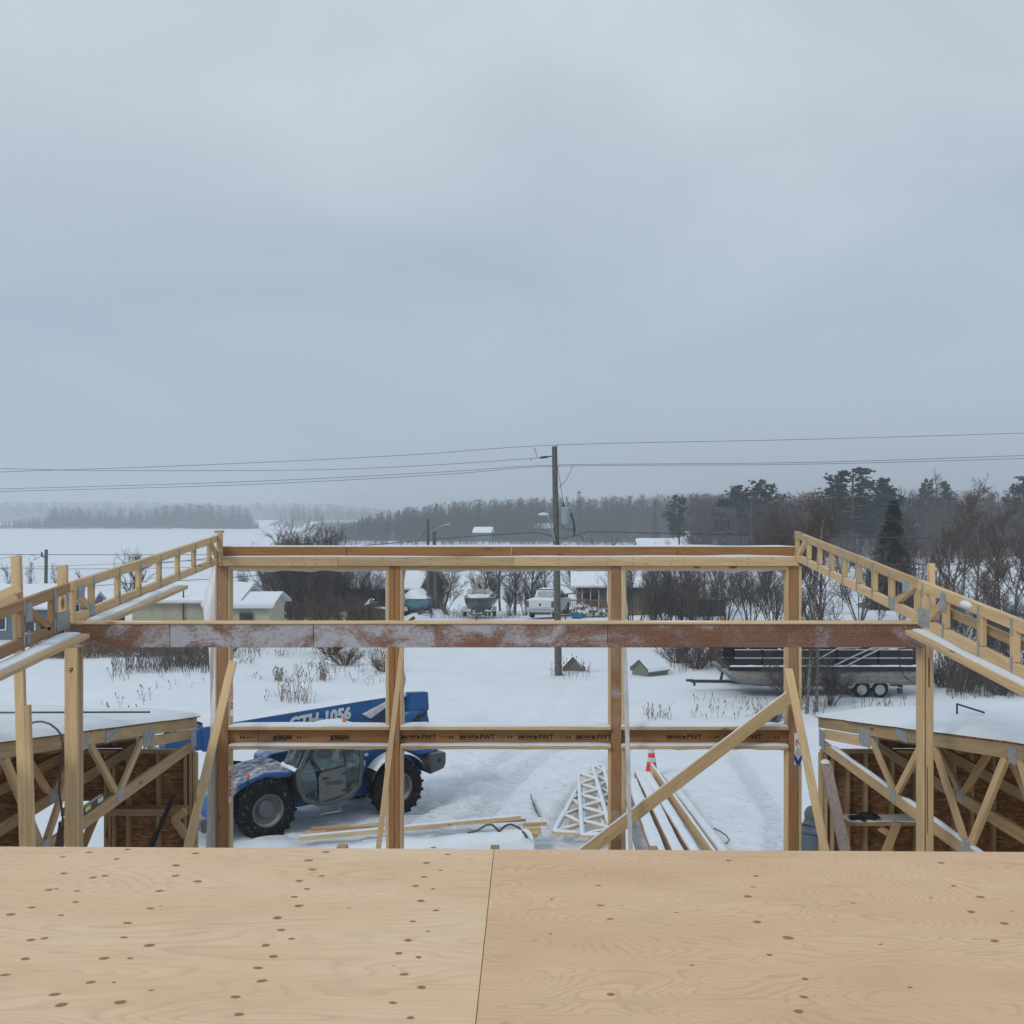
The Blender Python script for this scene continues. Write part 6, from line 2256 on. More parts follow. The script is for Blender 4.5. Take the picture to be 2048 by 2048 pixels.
# ------------------------------------------------------------------ parked things
def wheel_set(root, spots, R_, W, rim='chrome'):
    t = MB()
    rot = Matrix.Rotation(R(90), 4, 'X')
    t.lathe([(R_ * 0.62, -W / 2), (R_ * 0.93, -W / 2), (R_, -W * 0.36), (R_, W * 0.36), (R_ * 0.93, W / 2), (R_ * 0.62, W / 2)], 24, rot)
    tm = t.mesh('wheel', smooth=True)
    q = MB()
    q.lathe([(0, -W * 0.42), (R_ * 0.2, -W * 0.42), (R_ * 0.25, -W * 0.3), (R_ * 0.63, -W * 0.36), (R_ * 0.63, W * 0.36), (R_ * 0.25, W * 0.3), (R_ * 0.2, W * 0.42), (0, W * 0.42)], 16, rot)
    for k in range(6):
        a = k * math.pi / 3
        for s in (-1, 1):
            q.bar((0.18 * R_ * math.cos(a), s * W * 0.40, 0.18 * R_ * math.sin(a)), (0.6 * R_ * math.cos(a), s * W * 0.38, 0.6 * R_ * math.sin(a)), R_ * 0.12, 0.02, (0, 1, 0))
    qm = q.mesh('rim', smooth=True)
    for p in spots:
        w = link('wheel', tm, M['tyre_rubber'], root)
        w.location = p
        link('rim', qm, M[rim], w)


def make_pickup():
    Y = 71.5
    root = empty('pickup_truck', on_ground(1080, Y, 0.0), 'white pickup with snowy rear window parked behind the utility pole', 'pickup truck', rz=R(90 - 15))
    W = M['truck_white']
    root.location = on_ground(1080, Y, 0) + Vector((0.75, 2.6, 0))

    def arch(x0):
        return [(x0 + 0.50 * math.cos(a), 0.42 + 0.50 * math.sin(a)) for a in [R(180 - 18 * k) for k in range(11)]]
    low = [(-2.9, 0.55), (-2.9, 1.30), (-2.85, 1.34), (-0.75, 1.36), (-0.72, 1.30), (1.0, 1.28), (1.1, 1.22), (2.55, 1.12), (2.85, 0.95), (2.9, 0.5), (2.45, 0.48)] + arch(1.95)[::-1] + [(1.4, 0.42), (-1.25, 0.42)] + arch(-1.8)[::-1] + [(-2.4, 0.5)]
    m = MB()
    m.prism(low, -0.98, 0.98)
    m.build('body', W, root, smooth=True, bevel=0.03)
    # cab with glasshouse
    m = MB()
    cp = [(-0.70, 1.28), (-0.62, 1.84), (-0.5, 1.92), (0.55, 1.90), (1.30, 1.26)]
    m.prism(cp, -0.95, 0.95)
    v = m.v
    m.v = [(x, y * (1 - 0.17 * max(0, (z - 1.28) / 0.64)), z) for x, y, z in v]
    cab = m.build('cab', W, root, smooth=True, bevel=0.03)
    m = MB()
    m.add([(-0.712, -0.72, 1.40), (-0.712, 0.72, 1.40), (-0.645, 0.66, 1.80), (-0.645, -0.66, 1.80)], [(0, 1, 2, 3)])
    m.build('rear_window', M['frosted_glass'], cab)
    for s in (-1, 1):
        m = MB()
        m.add([(-0.55, s * 0.945, 1.34), (0.15, s * 0.945, 1.34), (0.15, s * 0.86, 1.80), (-0.48, s * 0.86, 1.80)], [(0, 1, 2, 3)])
        m.add([(0.22, s * 0.945, 1.34), (1.05, s * 0.945, 1.34), (0.58, s * 0.86, 1.80), (0.22, s * 0.86, 1.80)], [(0, 1, 2, 3)])
        o = m.build('side_window', M['dark_glass'], cab)
        o.location = (0, s * 0.012, 0)
    snow_l = MB()
    rows = []
    for i in range(9):
        x = -0.62 + 1.2 * i / 8
        rows.append([(x, y, 1.90 + 0.07 * (0.8 + 0.5 * vn1(i + y * 3, 3)) * (0.4 if abs(y) > 0.7 else 1)) for y in np.linspace(-0.78, 0.78, 9)])
    snow_l.loft(rows, close=False, caps=False)
    snow_l.build('snow_cover', M['snow'], cab, smooth=True)
    m = MB()
    m.box((-1.8, 0, 1.34), (2.1, 1.75, 0.06))
    m.build('bed_snow', M['snow'], root)
    m = MB()
    m.box((-2.905, 0, 1.0), (0.03, 1.56, 0.56))
    tg = m.build('tailgate', W, root, bevel=0.01)
    m = MB()
    m.add([(-2.925, -0.09, 1.10), (-2.925, 0.09, 1.10), (-2.925, 0.07, 0.98), (-2.925, 0.0, 0.90), (-2.925, -0.07, 0.98)], [(0, 1, 2, 3, 4)])
    m.build('badge', M['ink'], tg)
    m = MB()
    m.box((-2.925, -0.45, 0.83), (0.01, 0.4, 0.05))
    m.build('badge', M['chrome'], tg)
    for s in (-1, 1):
        m = MB()
        m.box((-2.905, s * 0.89, 1.05), (0.04, 0.15, 0.42))
        m.build('tail_light', M['tail_lens'], root)
    m = MB()
    m.box((-3.0, 0, 0.60), (0.22, 1.9, 0.2))
    m.box((-3.03, 0, 0.72), (0.2, 0.8, 0.05))
    m.build('bumper', M['chrome'], root, bevel=0.03)
    m = MB()
    m.box((-2.86, 0, 0.45), (0.3, 1.5, 0.18))
    m.build('underbody', M['dark_steel'], root)
    wheel_set(root, [(x, s * 0.83, 0.41) for x in (-1.8, 1.95) for s in (-1, 1)], 0.41, 0.27)
    for s in (-1, 1):
        m = MB()
        m.box((0.95, s * 1.08, 1.38), (0.1, 0.2, 0.2))
        m.build('mirror', M['black_plastic'], root)


plain('tail_lens', (0.10, 0.035, 0.03), 0.4)
t_ = NT('frosted_glass')
f_ = t_.noise(t_.coords(scale=(2, 2, 3)), 3, 4)
M['frosted_glass'] = t_.done(t_.ramp(f_, [(0.35, (0.20, 0.22, 0.25)), (0.65, (0.50, 0.53, 0.58))]), 0.6)
make_pickup()


def hull_rings(L, B, H, n=18, deadrise=0.35, bow=1.0):
    """Boat hull stations from stern (-L/2) to bow (+L/2), keel at z 0."""
    rings = []
    for i in range(n):
        t = i / (n - 1)
        x = -L / 2 + L * t
        f = 1 - max(0, (t - 0.45) / 0.55) ** 2.2
        b = B / 2 * max(0.03, f)
        k = 0.75 * H * max(0, (t - 0.6) / 0.4) ** 2.0 * bow
        top = H * (1 + 0.16 * t * t)
        ring = [(x, 0, k), (x, b * 0.75, k + deadrise * H * 0.6), (x, b * 0.95, k + (top - k) * 0.6), (x, b, top), (x, b * 0.90, top + 0.02), (x, 0, top - 0.02), (x, -b * 0.90, top + 0.02), (x, -b, top), (x, -b * 0.95, k + (top - k) * 0.6), (x, -b * 0.75, k + deadrise * H * 0.6)]
        rings.append(ring)
    return rings


def boat_trailer(root, L, W, wheels, R_=0.33):
    m = MB()
    for s in (-1, 1):
        m.bar((-L * 0.45, s * W * 0.3, 0.42), (L * 0.35, s * W * 0.25, 0.42), 0.08, 0.1)
        m.bar((L * 0.35, s * W * 0.25, 0.42), (L * 0.55, 0, 0.40), 0.08, 0.1)
    m.bar((L * 0.52, 0, 0.40), (L * 0.72, 0, 0.40), 0.1, 0.1)
    m.bar((L * 0.62, 0, 0.05), (L * 0.62, 0, 0.75), 0.07, 0.07, (1, 0, 0))
    m.bar((L * 0.54, 0, 0.4), (L * 0.52, 0, 1.05), 0.08, 0.08, (0, 1, 0))
    for x, _ in wheels:
        m.bar((x, -W / 2, R_), (x, W / 2, R_), 0.07, 0.07)
    tr = m.build('trailer', M['dark_steel'], root)
    wheel_set(root, [(x, s * W / 2, R_) for x, _ in wheels for s in (-1, 1)], R_, 0.22)
    for x, _ in wheels:
        for s in (-1, 1):
            m = MB()
            prof = [(x + (R_ + 0.06) * math.cos(R(10 + 16 * k)), R_ + (R_ + 0.06) * math.sin(R(10 + 16 * k))) for k in range(11)]
            prof += [(x + (R_ + 0.03) * math.cos(R(10 + 16 * k)), R_ + (R_ + 0.03) * math.sin(R(10 + 16 * k))) for k in range(10, -1, -1)]
            m.prism(prof, s * W / 2 - 0.14, s * W / 2 + 0.14)
            m.build('mudguard', M['frosted_board'], root)
    return tr


def make_boats():
    # dark runabout, bow towards the viewer, with a board frame for its cover
    g = on_ground(952, 72.0)
    root = empty('runabout_boat', g + Vector((0.2, 1.0, 0)), 'dark blue runabout on a trailer with a wooden tent frame on top', 'boat', rz=R(-92))
    m = MB()
    m.loft(hull_rings(5.4, 2.15, 0.95))
    h = m.build('hull', M['boat_dark'], root, smooth=True)
    h.location = (0, 0, 0.45)
    m = MB()
    for sgn in (-1, 1):
        pts = [(r[3 if sgn > 0 else 7][0], r[3 if sgn > 0 else 7][1] * 1.01, r[3][2] + 0.02) for r in hull_rings(5.4, 2.15, 0.95)]
        m.tube(pts, 0.035, 6)
    o = m.build('rub_rail', M['boat_white'], root)
    o.location = (0, 0, 0.45)
    m = MB()
    rows = []
    for i in range(14):
        x = -2.5 + 4.6 * i / 13
        b = 0.92 * (1 - max(0, (i / 13 - 0.45) / 0.55) ** 2.0) + 0.03
        rows.append([(x, b * y, 1.46 + 0.12 * (1 - y * y) + 0.08 * vn1(i * 0.7 + y * 2, 5) + (0.28 * math.exp(-((x + 0.3) / 0.7) ** 2))) for y in np.linspace(-1, 1, 9)])
    m.loft(rows, close=False, caps=False)
    m.build('snow_cover', M['snow'], root, smooth=True)
    m = MB()
    for a, b, c, d in (((0.55, -0.85, 1.5), (0.15, -0.80, 2.02), (0.15, 0.80, 2.02), (0.55, 0.85, 1.5)),):
        m.add([a, b, c, d], [(0, 1, 2, 3)])
    ws = m.build('windshield', M['frosted_glass'], root)
    so = ws.modifiers.new('t', 'SOLIDIFY')
    so.thickness = 0.03
    for a, b in (((0.6, -0.55, 1.5), (0.2, 0.0, 2.75)), ((0.6, 0.55, 1.5), (0.2, 0.0, 2.75)), ((0.55, -0.42, 1.78), (0.55, 0.42, 1.78)), ((-0.5, 0.5, 1.6), (-0.1, -0.02, 2.7)), ((-0.5, -0.3, 1.6), (0.0, -0.02, 2.68))):
        m = MB()
        m.bar(a, b, 0.09, 0.045, (1, 0, 0))
        m.build('frame_board', M['fir_red'], root)
    m = MB()
    m.box((2.35, 0, 1.45), (0.25, 0.5, 0.2))
    m.build('bow_roller', M['dark_steel'], root)
    boat_trailer(root, 5.4, 2.1, [(-0.4, 0)], 0.34)
    m = MB()
    for s in (-1, 1):
        m.box((1.9, s * 0.72, 0.62), (0.08, 0.5, 0.1))
    m.build('bunk', M['boat_white'], root)
    # teal fishing boat under a heap of snow
    g = on_ground(835, 74.0)
    root = empty('fishing_boat', g + Vector((0, 0.8, 0)), 'teal and white small boat heaped with snow beside the slate cottage', 'boat', rz=R(-65))
    m = MB()
    m.loft(hull_rings(4.2, 1.75, 0.75))
    h = m.build('hull', M['boat_teal'], root, smooth=True)
    h.location = (0, 0, 0.45)
    m = MB()
    rows = []
    for i in range(12):
        x = -2.0 + 3.8 * i / 11
        b = 0.85 * (1 - max(0, (i / 11 - 0.5) / 0.5) ** 2.0) + 0.03
        rows.append([(x, b * y * 1.05, 1.22 + (0.30 + 0.5 * math.exp(-((x + 0.2) / 0.75) ** 2)) * (1 - y ** 4) * (0.7 + 0.5 * vn1(i * 0.6 + y * 2.2, 9))) for y in np.linspace(-1, 1, 11)])
    m.loft(rows, close=False, caps=False)
    m.build('snow_heap', M['snow'], root, smooth=True)
    m = MB()
    for sgn in (-1, 1):
        pts = [(r[3 if sgn > 0 else 7][0], r[3 if sgn > 0 else 7][1] * 1.01, r[3][2] + 0.02) for r in hull_rings(4.2, 1.75, 0.75)]
        m.tube(pts, 0.04, 6)
    o = m.build('rub_rail', M['boat_dark'], root)
    o.location = (0, 0, 0.45)
    boat_trailer(root, 4.2, 1.8, [(-0.5, 0)], 0.3)
    # snowmobile by the thicket
    g = on_ground(745, 70.0)
    root = empty('snowmobile', g, 'black snowmobile with a raked windshield under fresh snow beside the second post', 'snowmobile', rz=R(200))
    m = MB()
    m.prism([(-1.4, 0.25), (-1.4, 0.62), (-0.6, 0.85), (0.1, 0.8), (0.3, 1.0), (0.7, 0.95), (1.3, 0.6), (1.45, 0.4), (0.9, 0.25)], -0.38, 0.38)
    b = m.build('body', M['dark_steel'], root, bevel=0.04, smooth=True)
    m = MB()
    m.prism([(0.28, 1.0), (0.05, 1.5), (0.12, 1.52), (0.6, 0.98)], -0.36, 0.36)
    m.build('windshield', M['boat_dark'], root)
    snow_strip('snow_cover', Vector(g) + Vector((1.2, 0.4, 0.72)), Vector(g) + Vector((0.1, 0.05, 0.86)), 0.7, 0.12, b)
    snow_strip('snow_cover', Vector(g) + Vector((0.05, 0, 1.48)), Vector(g) + Vector((-0.5, -0.2, 1.05)), 0.7, 0.09, b)
    for s in (-1, 1):
        m = MB()
        m.tube([(0.3, s * 0.5, 0.06), (1.5, s * 0.5, 0.06), (1.75, s * 0.5, 0.22)], 0.05, 6)
        m.bar((0.9, s * 0.5, 0.06), (0.9, s * 0.3, 0.5), 0.05, 0.05, (1, 0, 0))
        m.build('ski', M['dark_steel'], root)
    m = MB()
    m.prism([(-1.5, 0.05), (-1.6, 0.25), (-1.4, 0.4), (0.3, 0.4), (0.5, 0.05)], -0.22, 0.22)
    m.build('track', M['black_rubber'], root)
    # dark plank leaning by the second post
    a, b = P(806, 1252, 66), P(829, 1234, 66)
    r_ = empty('propped_plank', (a.x, a.y, th(a.x, a.y)), 'dark plank with snowy edge propped before the teal boat', 'plank')
    board('plank', a - (b - a) * 0.9, b, 0.25, 0.08, M['bark'], r_)
    snow_strip('snow_cover', a - (b - a) * 0.8 + Vector((0, 0, 0.14)), b + Vector((0, 0, 0.14)), 0.1, 0.05, r_, n=(-0.6, 0, 0.8))
    # pontoon boat on its tandem trailer
    Y = 41.0
    ox = (1626 - 1024) / FPX * Y
    g = Vector((ox, Y, th(ox, Y)))
    root = empty('pontoon_boat', g, 'long grey pontoon boat under dark covers on a tandem trailer behind the birches', 'boat', rz=R(180))
    # local +x is the bow (towards the tongue)
    for y in (-1.0, 1.0):
        m = MB()
        m.tube([(-3.85, y, 0.80), (-3.7, y, 0.78), (2.2, y, 0.76), (3.0, y, 0.80), (3.5, y, 0.92), (3.85, y, 1.08)], [0.24, 0.31, 0.31, 0.30, 0.22, 0.06], 20)
        m.build('pontoon', M['pontoon_alloy'], root, smooth=True)
        m = MB()
        m.bar((-3.8, y, 1.10), (3.3, y, 1.10), 0.08, 0.05)
        m.bar((-3.7, y * 1.32, 0.84), (2.3, y * 1.32, 0.80), 0.03, 0.05)
        m.build('pontoon_rail', M['pontoon_alloy'], root)
    m = MB()
    m.box((-0.15, 0, 1.18), (7.6, 2.5, 0.10))
    m.build('deck', M['pontoon_panel'], root)
    for y in (-1.22, 1.22):
        for x0, x1 in ((-3.5, -2.2), (-2.15, -0.6), (-0.55, 1.0), (1.05, 2.3), (2.35, 3.4)):
            m = MB()
            m.box(((x0 + x1) / 2, y, 1.57), (x1 - x0 - 0.06, 0.03, 0.62))
            m.build('fence_panel', M['pontoon_panel'], root)
            m = MB()
            for z in (1.26, 1.56, 1.88):
                m.bar((x0, y + 0.02 * (1 if y > 0 else -1), z), (x1, y + 0.02 * (1 if y > 0 else -1), z), 0.04, 0.035)
            m.build('fence_rail', M['frosted_board'], root)
    m = MB()
    rows = []
    for i in range(20):
        x = -3.5 + 6.9 * i / 19
        rows.append([(x, y, 1.86 + 0.14 * vn1(i * 0.6 + y * 1.5, 7) + 0.10 * (1 - (y / 1.25) ** 2)) for y in np.linspace(-1.2, 1.2, 9)])
    m.loft(rows, close=False, caps=False)
    m.build('cover', M['pontoon_panel'], root, smooth=True)
    for y in (-0.9, 0.0, 0.8):
        c = Vector(g)
        snow_strip('snow_cover', c + Vector((3.4, -y, 2.02)), c + Vector((-3.3, -y, 2.02)), 0.55, 0.04, root)
    snow_strip('snow_cover', Vector(g) + Vector((3.9, -1.22, 1.23)), Vector(g) + Vector((-3.6, -1.28, 1.23)), 0.1, 0.05, root)
    for x0, x1, s in ((-0.4, -1.9, 1), (-0.9, -2.3, 1), (0.6, -0.6, 1)):
        m = MB()
        m.tube([(x0, 1.28, 1.25), ((x0 + x1) / 2, 1.3, 1.62), (x1, 1.28, 1.95), (x1 - 0.9, 1.28, 1.98)], 0.028, 6)
        m.build('bimini_pole', M['frosted_board'], root, smooth=True)
    for x in (-1.6, 1.4):
        m = MB()
        m.tube([(x + 0.9, 1.15, 1.9), (x + 0.75, 1.0, 2.35), (x + 0.3, 0.3, 2.62), (x - 0.3, -0.3, 2.62), (x - 0.75, -1.0, 2.35), (x - 0.9, -1.15, 1.9)], 0.03, 6)
        m.build('bimini_hoop', M['frosted_board'], root, smooth=True)
    m = MB()
    m.prism([(-3.5, 1.2), (-3.55, 1.95), (-3.95, 2.05), (-4.25, 1.85), (-4.3, 1.5), (-4.0, 1.25)], -0.35, 0.35)
    m.prism([(-3.9, 1.3), (-4.15, 1.3), (-4.1, 0.55), (-4.3, 0.45), (-4.25, 0.35), (-3.9, 0.4)], -0.08, 0.08)
    mo = m.build('outboard_motor', M['dark_steel'], root, bevel=0.03, smooth=True)
    snow_strip('snow_cover', Vector(g) + Vector((3.5, 0, 2.0)), Vector(g) + Vector((4.2, 0, 1.92)), 0.6, 0.09, mo)
    m = MB()
    m.tube([(-2.95, 1.30, 1.95), (-2.98, 1.34, 1.2), (-3.15, 1.36, 0.85), (-3.5, 1.34, 0.6)], 0.018, 6)
    m.build('hanging_rope', M['black_rubber'], root)
    m = MB()
    for s in (-0.55, 0.55):
        m.bar((-3.2, s, 0.42), (2.2, s, 0.42), 0.08, 0.12)
        m.bar((2.2, s, 0.42), (3.4, 0, 0.45), 0.08, 0.12)
    m.bar((3.2, 0, 0.45), (4.9, 0, 0.47), 0.10, 0.12)
    m.bar((3.7, 0, 0.47), (3.55, 0, 1.15), 0.10, 0.08, (0, 1, 0))
    m.bar((3.55, -0.25, 1.1), (3.55, 0.25, 1.1), 0.06, 0.06)
    m.tube([(4.75, 0, 0.40), (4.75, 0, 0.28)], 0.05, 8)
    m.box((4.95, 0, 0.50), (0.25, 0.12, 0.10))
    m.bar((-3.2, -0.9, 0.42), (-3.2, 0.9, 0.42), 0.12, 0.12)
    m.bar((-3.1, 1.0, 0.35), (-3.1, 1.0, 0.15), 0.2, 0.15, (1, 0, 0))
    m.build('trailer', M['dark_steel'], root)
    wheel_set(root, [(x, s * 1.12, 0.32) for x in (-1.55, -2.25) for s in (-1, 1)], 0.32, 0.22, 'chrome')
    for x in (-1.55, -2.25):
        for s in (-1, 1):
            m = MB()
            prof = [(x + 0.40 * math.cos(R(15 + 15 * k)), 0.32 + 0.40 * math.sin(R(15 + 15 * k))) for k in range(11)]
            prof += [(x + 0.365 * math.cos(R(15 + 15 * k)), 0.32 + 0.365 * math.sin(R(15 + 15 * k))) for k in range(10, -1, -1)]
            m.prism(prof, s * 1.12 - 0.13, s * 1.12 + 0.13)
            m.build('mudguard', M['frosted_board'], root)


make_boats()


def make_junk():
    Y = 73.0
    t = NT('scrap_cover')
    f = t.noise(t.coords(), 4.0, 5, 0.7)
    M['scrap_cover'] = t.done(t.ramp(f, [(0.42, (0.05, 0.05, 0.055)), (0.5, (0.14, 0.13, 0.12)), (0.58, (0.66, 0.70, 0.76))], 'LINEAR'), 0.9)
    for k, (lab, px, r_, cat) in enumerate((('rounded heap of junk under blotchy snow before the lakeside house', 1165, 0.75, 'scrap heap'), ('peaked pale heap of snowy rubble before the deck railing', 1188, 0.55, 'scrap heap'), ('low dark heap of snowy firewood at the third post', 1210, 0.5, 'scrap heap'), ('small snowy bump of firewood at the edge of the heaps', 1226, 0.42, 'scrap heap'))):
        c = on_ground(px, Y + k * 0.3, r_ * 0.5)
        root = empty('scrap_heap', on_ground(px, Y + k * 0.3), lab, cat, 'snowy heaps before the lakeside house')
        blob('heap', c, r_, M['scrap_cover'], root, 31 + k, 0.85)
        for j in range(5):
            a = rnd.uniform(0, 6.28)
            p = c + Vector((math.cos(a) * r_ * 0.8, -abs(math.sin(a)) * r_ * 0.8, rnd.uniform(-0.2, 0.1)))
            blob('rubble_lump', p, r_ * rnd.uniform(0.25, 0.4), M['scrap_cover'], root, 50 + j + k * 7, 0.8, 6)
    for k, (px, dx, lab) in enumerate(((1150, 0, 'blue plastic tub in the snow before the rounded heap'), (1159, 0.1, 'shorter blue tub beside the first blue tub'))):
        c = on_ground(px, 71.5)
        root = empty('plastic_tub', c, lab, 'tub')
        m = MB()
        h = 0.42 - 0.1 * k
        m.lathe([(0.0, 0.02), (0.2, 0.02), (0.24, h), (0.26, h), (0.26, h + 0.03), (0.22, h + 0.03), (0.19, 0.06), (0, 0.06)], 14)
        m.build('tub', M['tub_blue'], root, smooth=True)
        m = MB()
        m.lathe([(0.0, h + 0.02), (0.2, h)], 14)
        m.build('snow_cover', M['snow'], root)
    c = on_ground(1131, 71.0)
    root = empty('fence_post', c, 'short leaning posts sticking out of the snow beside the pickup', 'post')
    for a, b in (((0, 0, 0), (0.06, 0, 0.95)), ((0.22, 0.1, 0.55), (0.42, 0.1, 0.2))):
        m = MB()
        m.tube([c + Vector(a), c + Vector(b)], 0.05, 8)
        m.build('post', M['bark'], root, WORLD)


make_junk()


# ------------------------------------------------------------------ trees
class Twigs:
    """Collects tapered branches as fast numpy tubes."""

    def __init__(self):
        self.seg = {}

    def add(self, pts, radii, n):
        self.seg.setdefault((len(pts), n), []).append((pts, radii))

    def arrays(self):
        V, F, off = [], [], 0
        for (k, n), lst in self.seg.items():
            pts = np.array([p for p, _ in lst], dtype=float)          # b,k,3
            rad = np.array([r for _, r in lst], dtype=float)          # b,k
            t = pts[:, -1] - pts[:, 0]
            t /= np.linalg.norm(t, axis=1, keepdims=True) + 1e-9
            ref = np.where(np.abs(t[:, 2:3]) > 0.9, np.array([[1.0, 0, 0]]), np.array([[0, 0, 1.0]]))
            u = np.cross(t, ref)
            u /= np.linalg.norm(u, axis=1, keepdims=True) + 1e-9
            w = np.cross(t, u)
            a = 2 * np.pi * np.arange(n) / n
            ring = u[:, None, :] * np.cos(a)[None, :, None] + w[:, None, :] * np.sin(a)[None, :, None]
            v = pts[:, :, None, :] + ring[:, None, :, :] * rad[:, :, None, None]
            b = len(lst)
            base = off + (np.arange(b) * k * n)[:, None, None]
            i = (np.arange(k - 1) * n)[None, :, None]
            j = np.arange(n)[None, None, :]
            j2 = (j + 1) % n
            F.append(np.stack([base + i + j, base + i + j2, base + i + n + j2, base + i + n + j], -1).reshape(-1, 4))
            V.append(v.reshape(-1, 3))
            off += b * k * n
        return np.concatenate(V), np.concatenate(F)

    def mesh(self, name):
        v, f = self.arrays()
        me = np_mesh(name, v, f)
        me.polygons.foreach_set('use_smooth', np.ones(len(me.polygons), dtype=bool))
        return me


def grow(rg, trunk, twig, p, d, L, r_, lvl, cfg):
    """Recursive limb. cfg: levels, kids per level, spread, up, wob, twig radius floor."""
    k = 4 if lvl < 2 else 3
    pts, q, dd = [p], np.array(p), np.array(d)
    for i in range(k - 1):
        dd = dd + rg.normal(0, cfg['wob'], 3) + np.array([0, 0, cfg['up'] * (0.25 if lvl else 0.05)])
        dd /= np.linalg.norm(dd)
        q = q + dd * L / (k - 1)
        pts.append(q)
    end = max(r_ * (0.45 if lvl < cfg['levels'] else 0.4), cfg['rmin'] * 0.6)
    rad = list(np.linspace(max(r_, cfg['rmin']), end, k))
    (trunk if lvl < cfg.get('trunk_lv', 1) else twig).add(pts, rad, 7 if lvl == 0 else (4 if lvl == 1 else 3))
    if lvl >= cfg['levels']:
        return
    nk = cfg['kids'][lvl]
    for i in range(nk):
        t = cfg['start'][lvl] + (1 - cfg['start'][lvl]) * (i + rg.random()) / nk
        t = min(t, 0.98)
        s = t * (k - 1)
        j = min(int(s), k - 2)
        pos = pts[j] + (pts[j + 1] - pts[j]) * (s - j)
        ax = pts[j + 1] - pts[j]
        ax = ax / (np.linalg.norm(ax) + 1e-9)
        rv = rg.normal(0, 1, 3)
        side = rv - ax * rv.dot(ax)
        side /= np.linalg.norm(side) + 1e-9
        an = cfg['spread'][lvl] * (0.7 + 0.6 * rg.random())
        nd = ax * math.cos(an) + side * math.sin(an)
        LL = L * cfg['ratio'][lvl] * (0.65 + 0.6 * rg.random()) * (1.05 - 0.55 * t if lvl == 0 else 1)
        grow(rg, trunk, twig, pos, nd, LL, r_ * (0.55 - 0.25 * t) if lvl == 0 else r_ * 0.5, lvl + 1, cfg)


def bare_proto(seed, H, r0, style):
    """Two meshes (trunk, crown) of a leafless tree or shrub standing at the origin."""
    rg = np.random.default_rng(seed)
    tr, tw = Twigs(), Twigs()
    if style == 'tree':
        cfg = dict(levels=4, kids=[13, 6, 5, 4], start=[0.25, 0.2, 0.15, 0.1], spread=[0.75, 0.7, 0.7, 0.7], ratio=[0.50, 0.52, 0.5, 0.5], up=0.5, wob=0.10, rmin=0.009, trunk_lv=2)
        grow(rg, tr, tw, np.zeros(3), np.array([0.02, 0, 1]), H * 0.8, r0, 0, cfg)
    elif style == 'slim':
        cfg = dict(levels=4, kids=[20, 5, 5, 3], start=[0.22, 0.2, 0.15, 0.1], spread=[0.55, 0.55, 0.6, 0.6], ratio=[0.27, 0.5, 0.5, 0.5], up=0.55, wob=0.07, rmin=0.008, trunk_lv=1)
        grow(rg, tr, tw, np.zeros(3), np.array([0.02, 0.01, 1]), H * 0.95, r0, 0, cfg)
    elif style == 'clump':
        cfg = dict(levels=3, kids=[10, 6, 5], start=[0.25, 0.15, 0.1], spread=[0.5, 0.6, 0.65], ratio=[0.42, 0.5, 0.5], up=0.5, wob=0.10, rmin=0.009, trunk_lv=1)
        for k in range(9):
            a = rg.uniform(0, 6.28)
            s = rg.uniform(0.05, 0.5)
            grow(rg, tr, tw, np.array([math.cos(a), math.sin(a), 0]) * 0.35 * rg.random(), np.array([math.cos(a) * s, math.sin(a) * s, 1.0]), H * rg.uniform(0.6, 0.95), r0 * rg.uniform(0.6, 1), 0, cfg)
    elif style == 'dome':
        cfg = dict(levels=3, kids=[11, 7, 6], start=[0.25, 0.15, 0.1], spread=[0.35, 0.42, 0.5], ratio=[0.45, 0.5, 0.5], up=0.9, wob=0.06, rmin=0.010, trunk_lv=1)
        for k in range(13):
            a = rg.uniform(0, 6.28)
            s = rg.uniform(0.05, 0.42)
            grow(rg, tr, tw, np.array([math.cos(a), math.sin(a), 0]) * 0.5 * rg.random(), np.array([math.cos(a) * s, math.sin(a) * s, 1.0]), H * rg.uniform(0.72, 0.95), r0, 0, cfg)
    elif style == 'shrub':
        cfg = dict(levels=2, kids=[9, 6], start=[0.15, 0.1], spread=[0.55, 0.6], ratio=[0.45, 0.5], up=0.4, wob=0.12, rmin=0.007, trunk_lv=1)
        for k in range(26):
            a = rg.uniform(0, 6.28)
            s = rg.uniform(0.2, 1.1)
            grow(rg, tr, tw, np.array([math.cos(a), math.sin(a), 0]) * 0.3 * rg.random(), np.array([math.cos(a) * s, math.sin(a) * s, 1.0]), H * rg.uniform(0.55, 1.0), r0, 0, cfg)
    return tr.mesh('trunk'), tw.mesh('crown')


PROTO = {}


def proto(style, k):
    key = (style, k)
    if key not in PROTO:
        H, r0 = {'tree': (8.0, 0.16), 'slim': (9.0, 0.075), 'clump': (6.0, 0.06), 'dome': (9.0, 0.08), 'shrub': (1.6, 0.02)}[style]
        PROTO[key] = bare_proto(100 + k * 7 + len(style), H, r0, style) + (H,)
    return PROTO[key]


ORD = ('first second third fourth fifth sixth seventh eighth ninth tenth eleventh twelfth thirteenth fourteenth fifteenth sixteenth seventeenth eighteenth nineteenth twentieth twenty-first twenty-second '
       'twenty-third twenty-fourth twenty-fifth twenty-sixth twenty-seventh twenty-eighth twenty-ninth thirtieth').split()


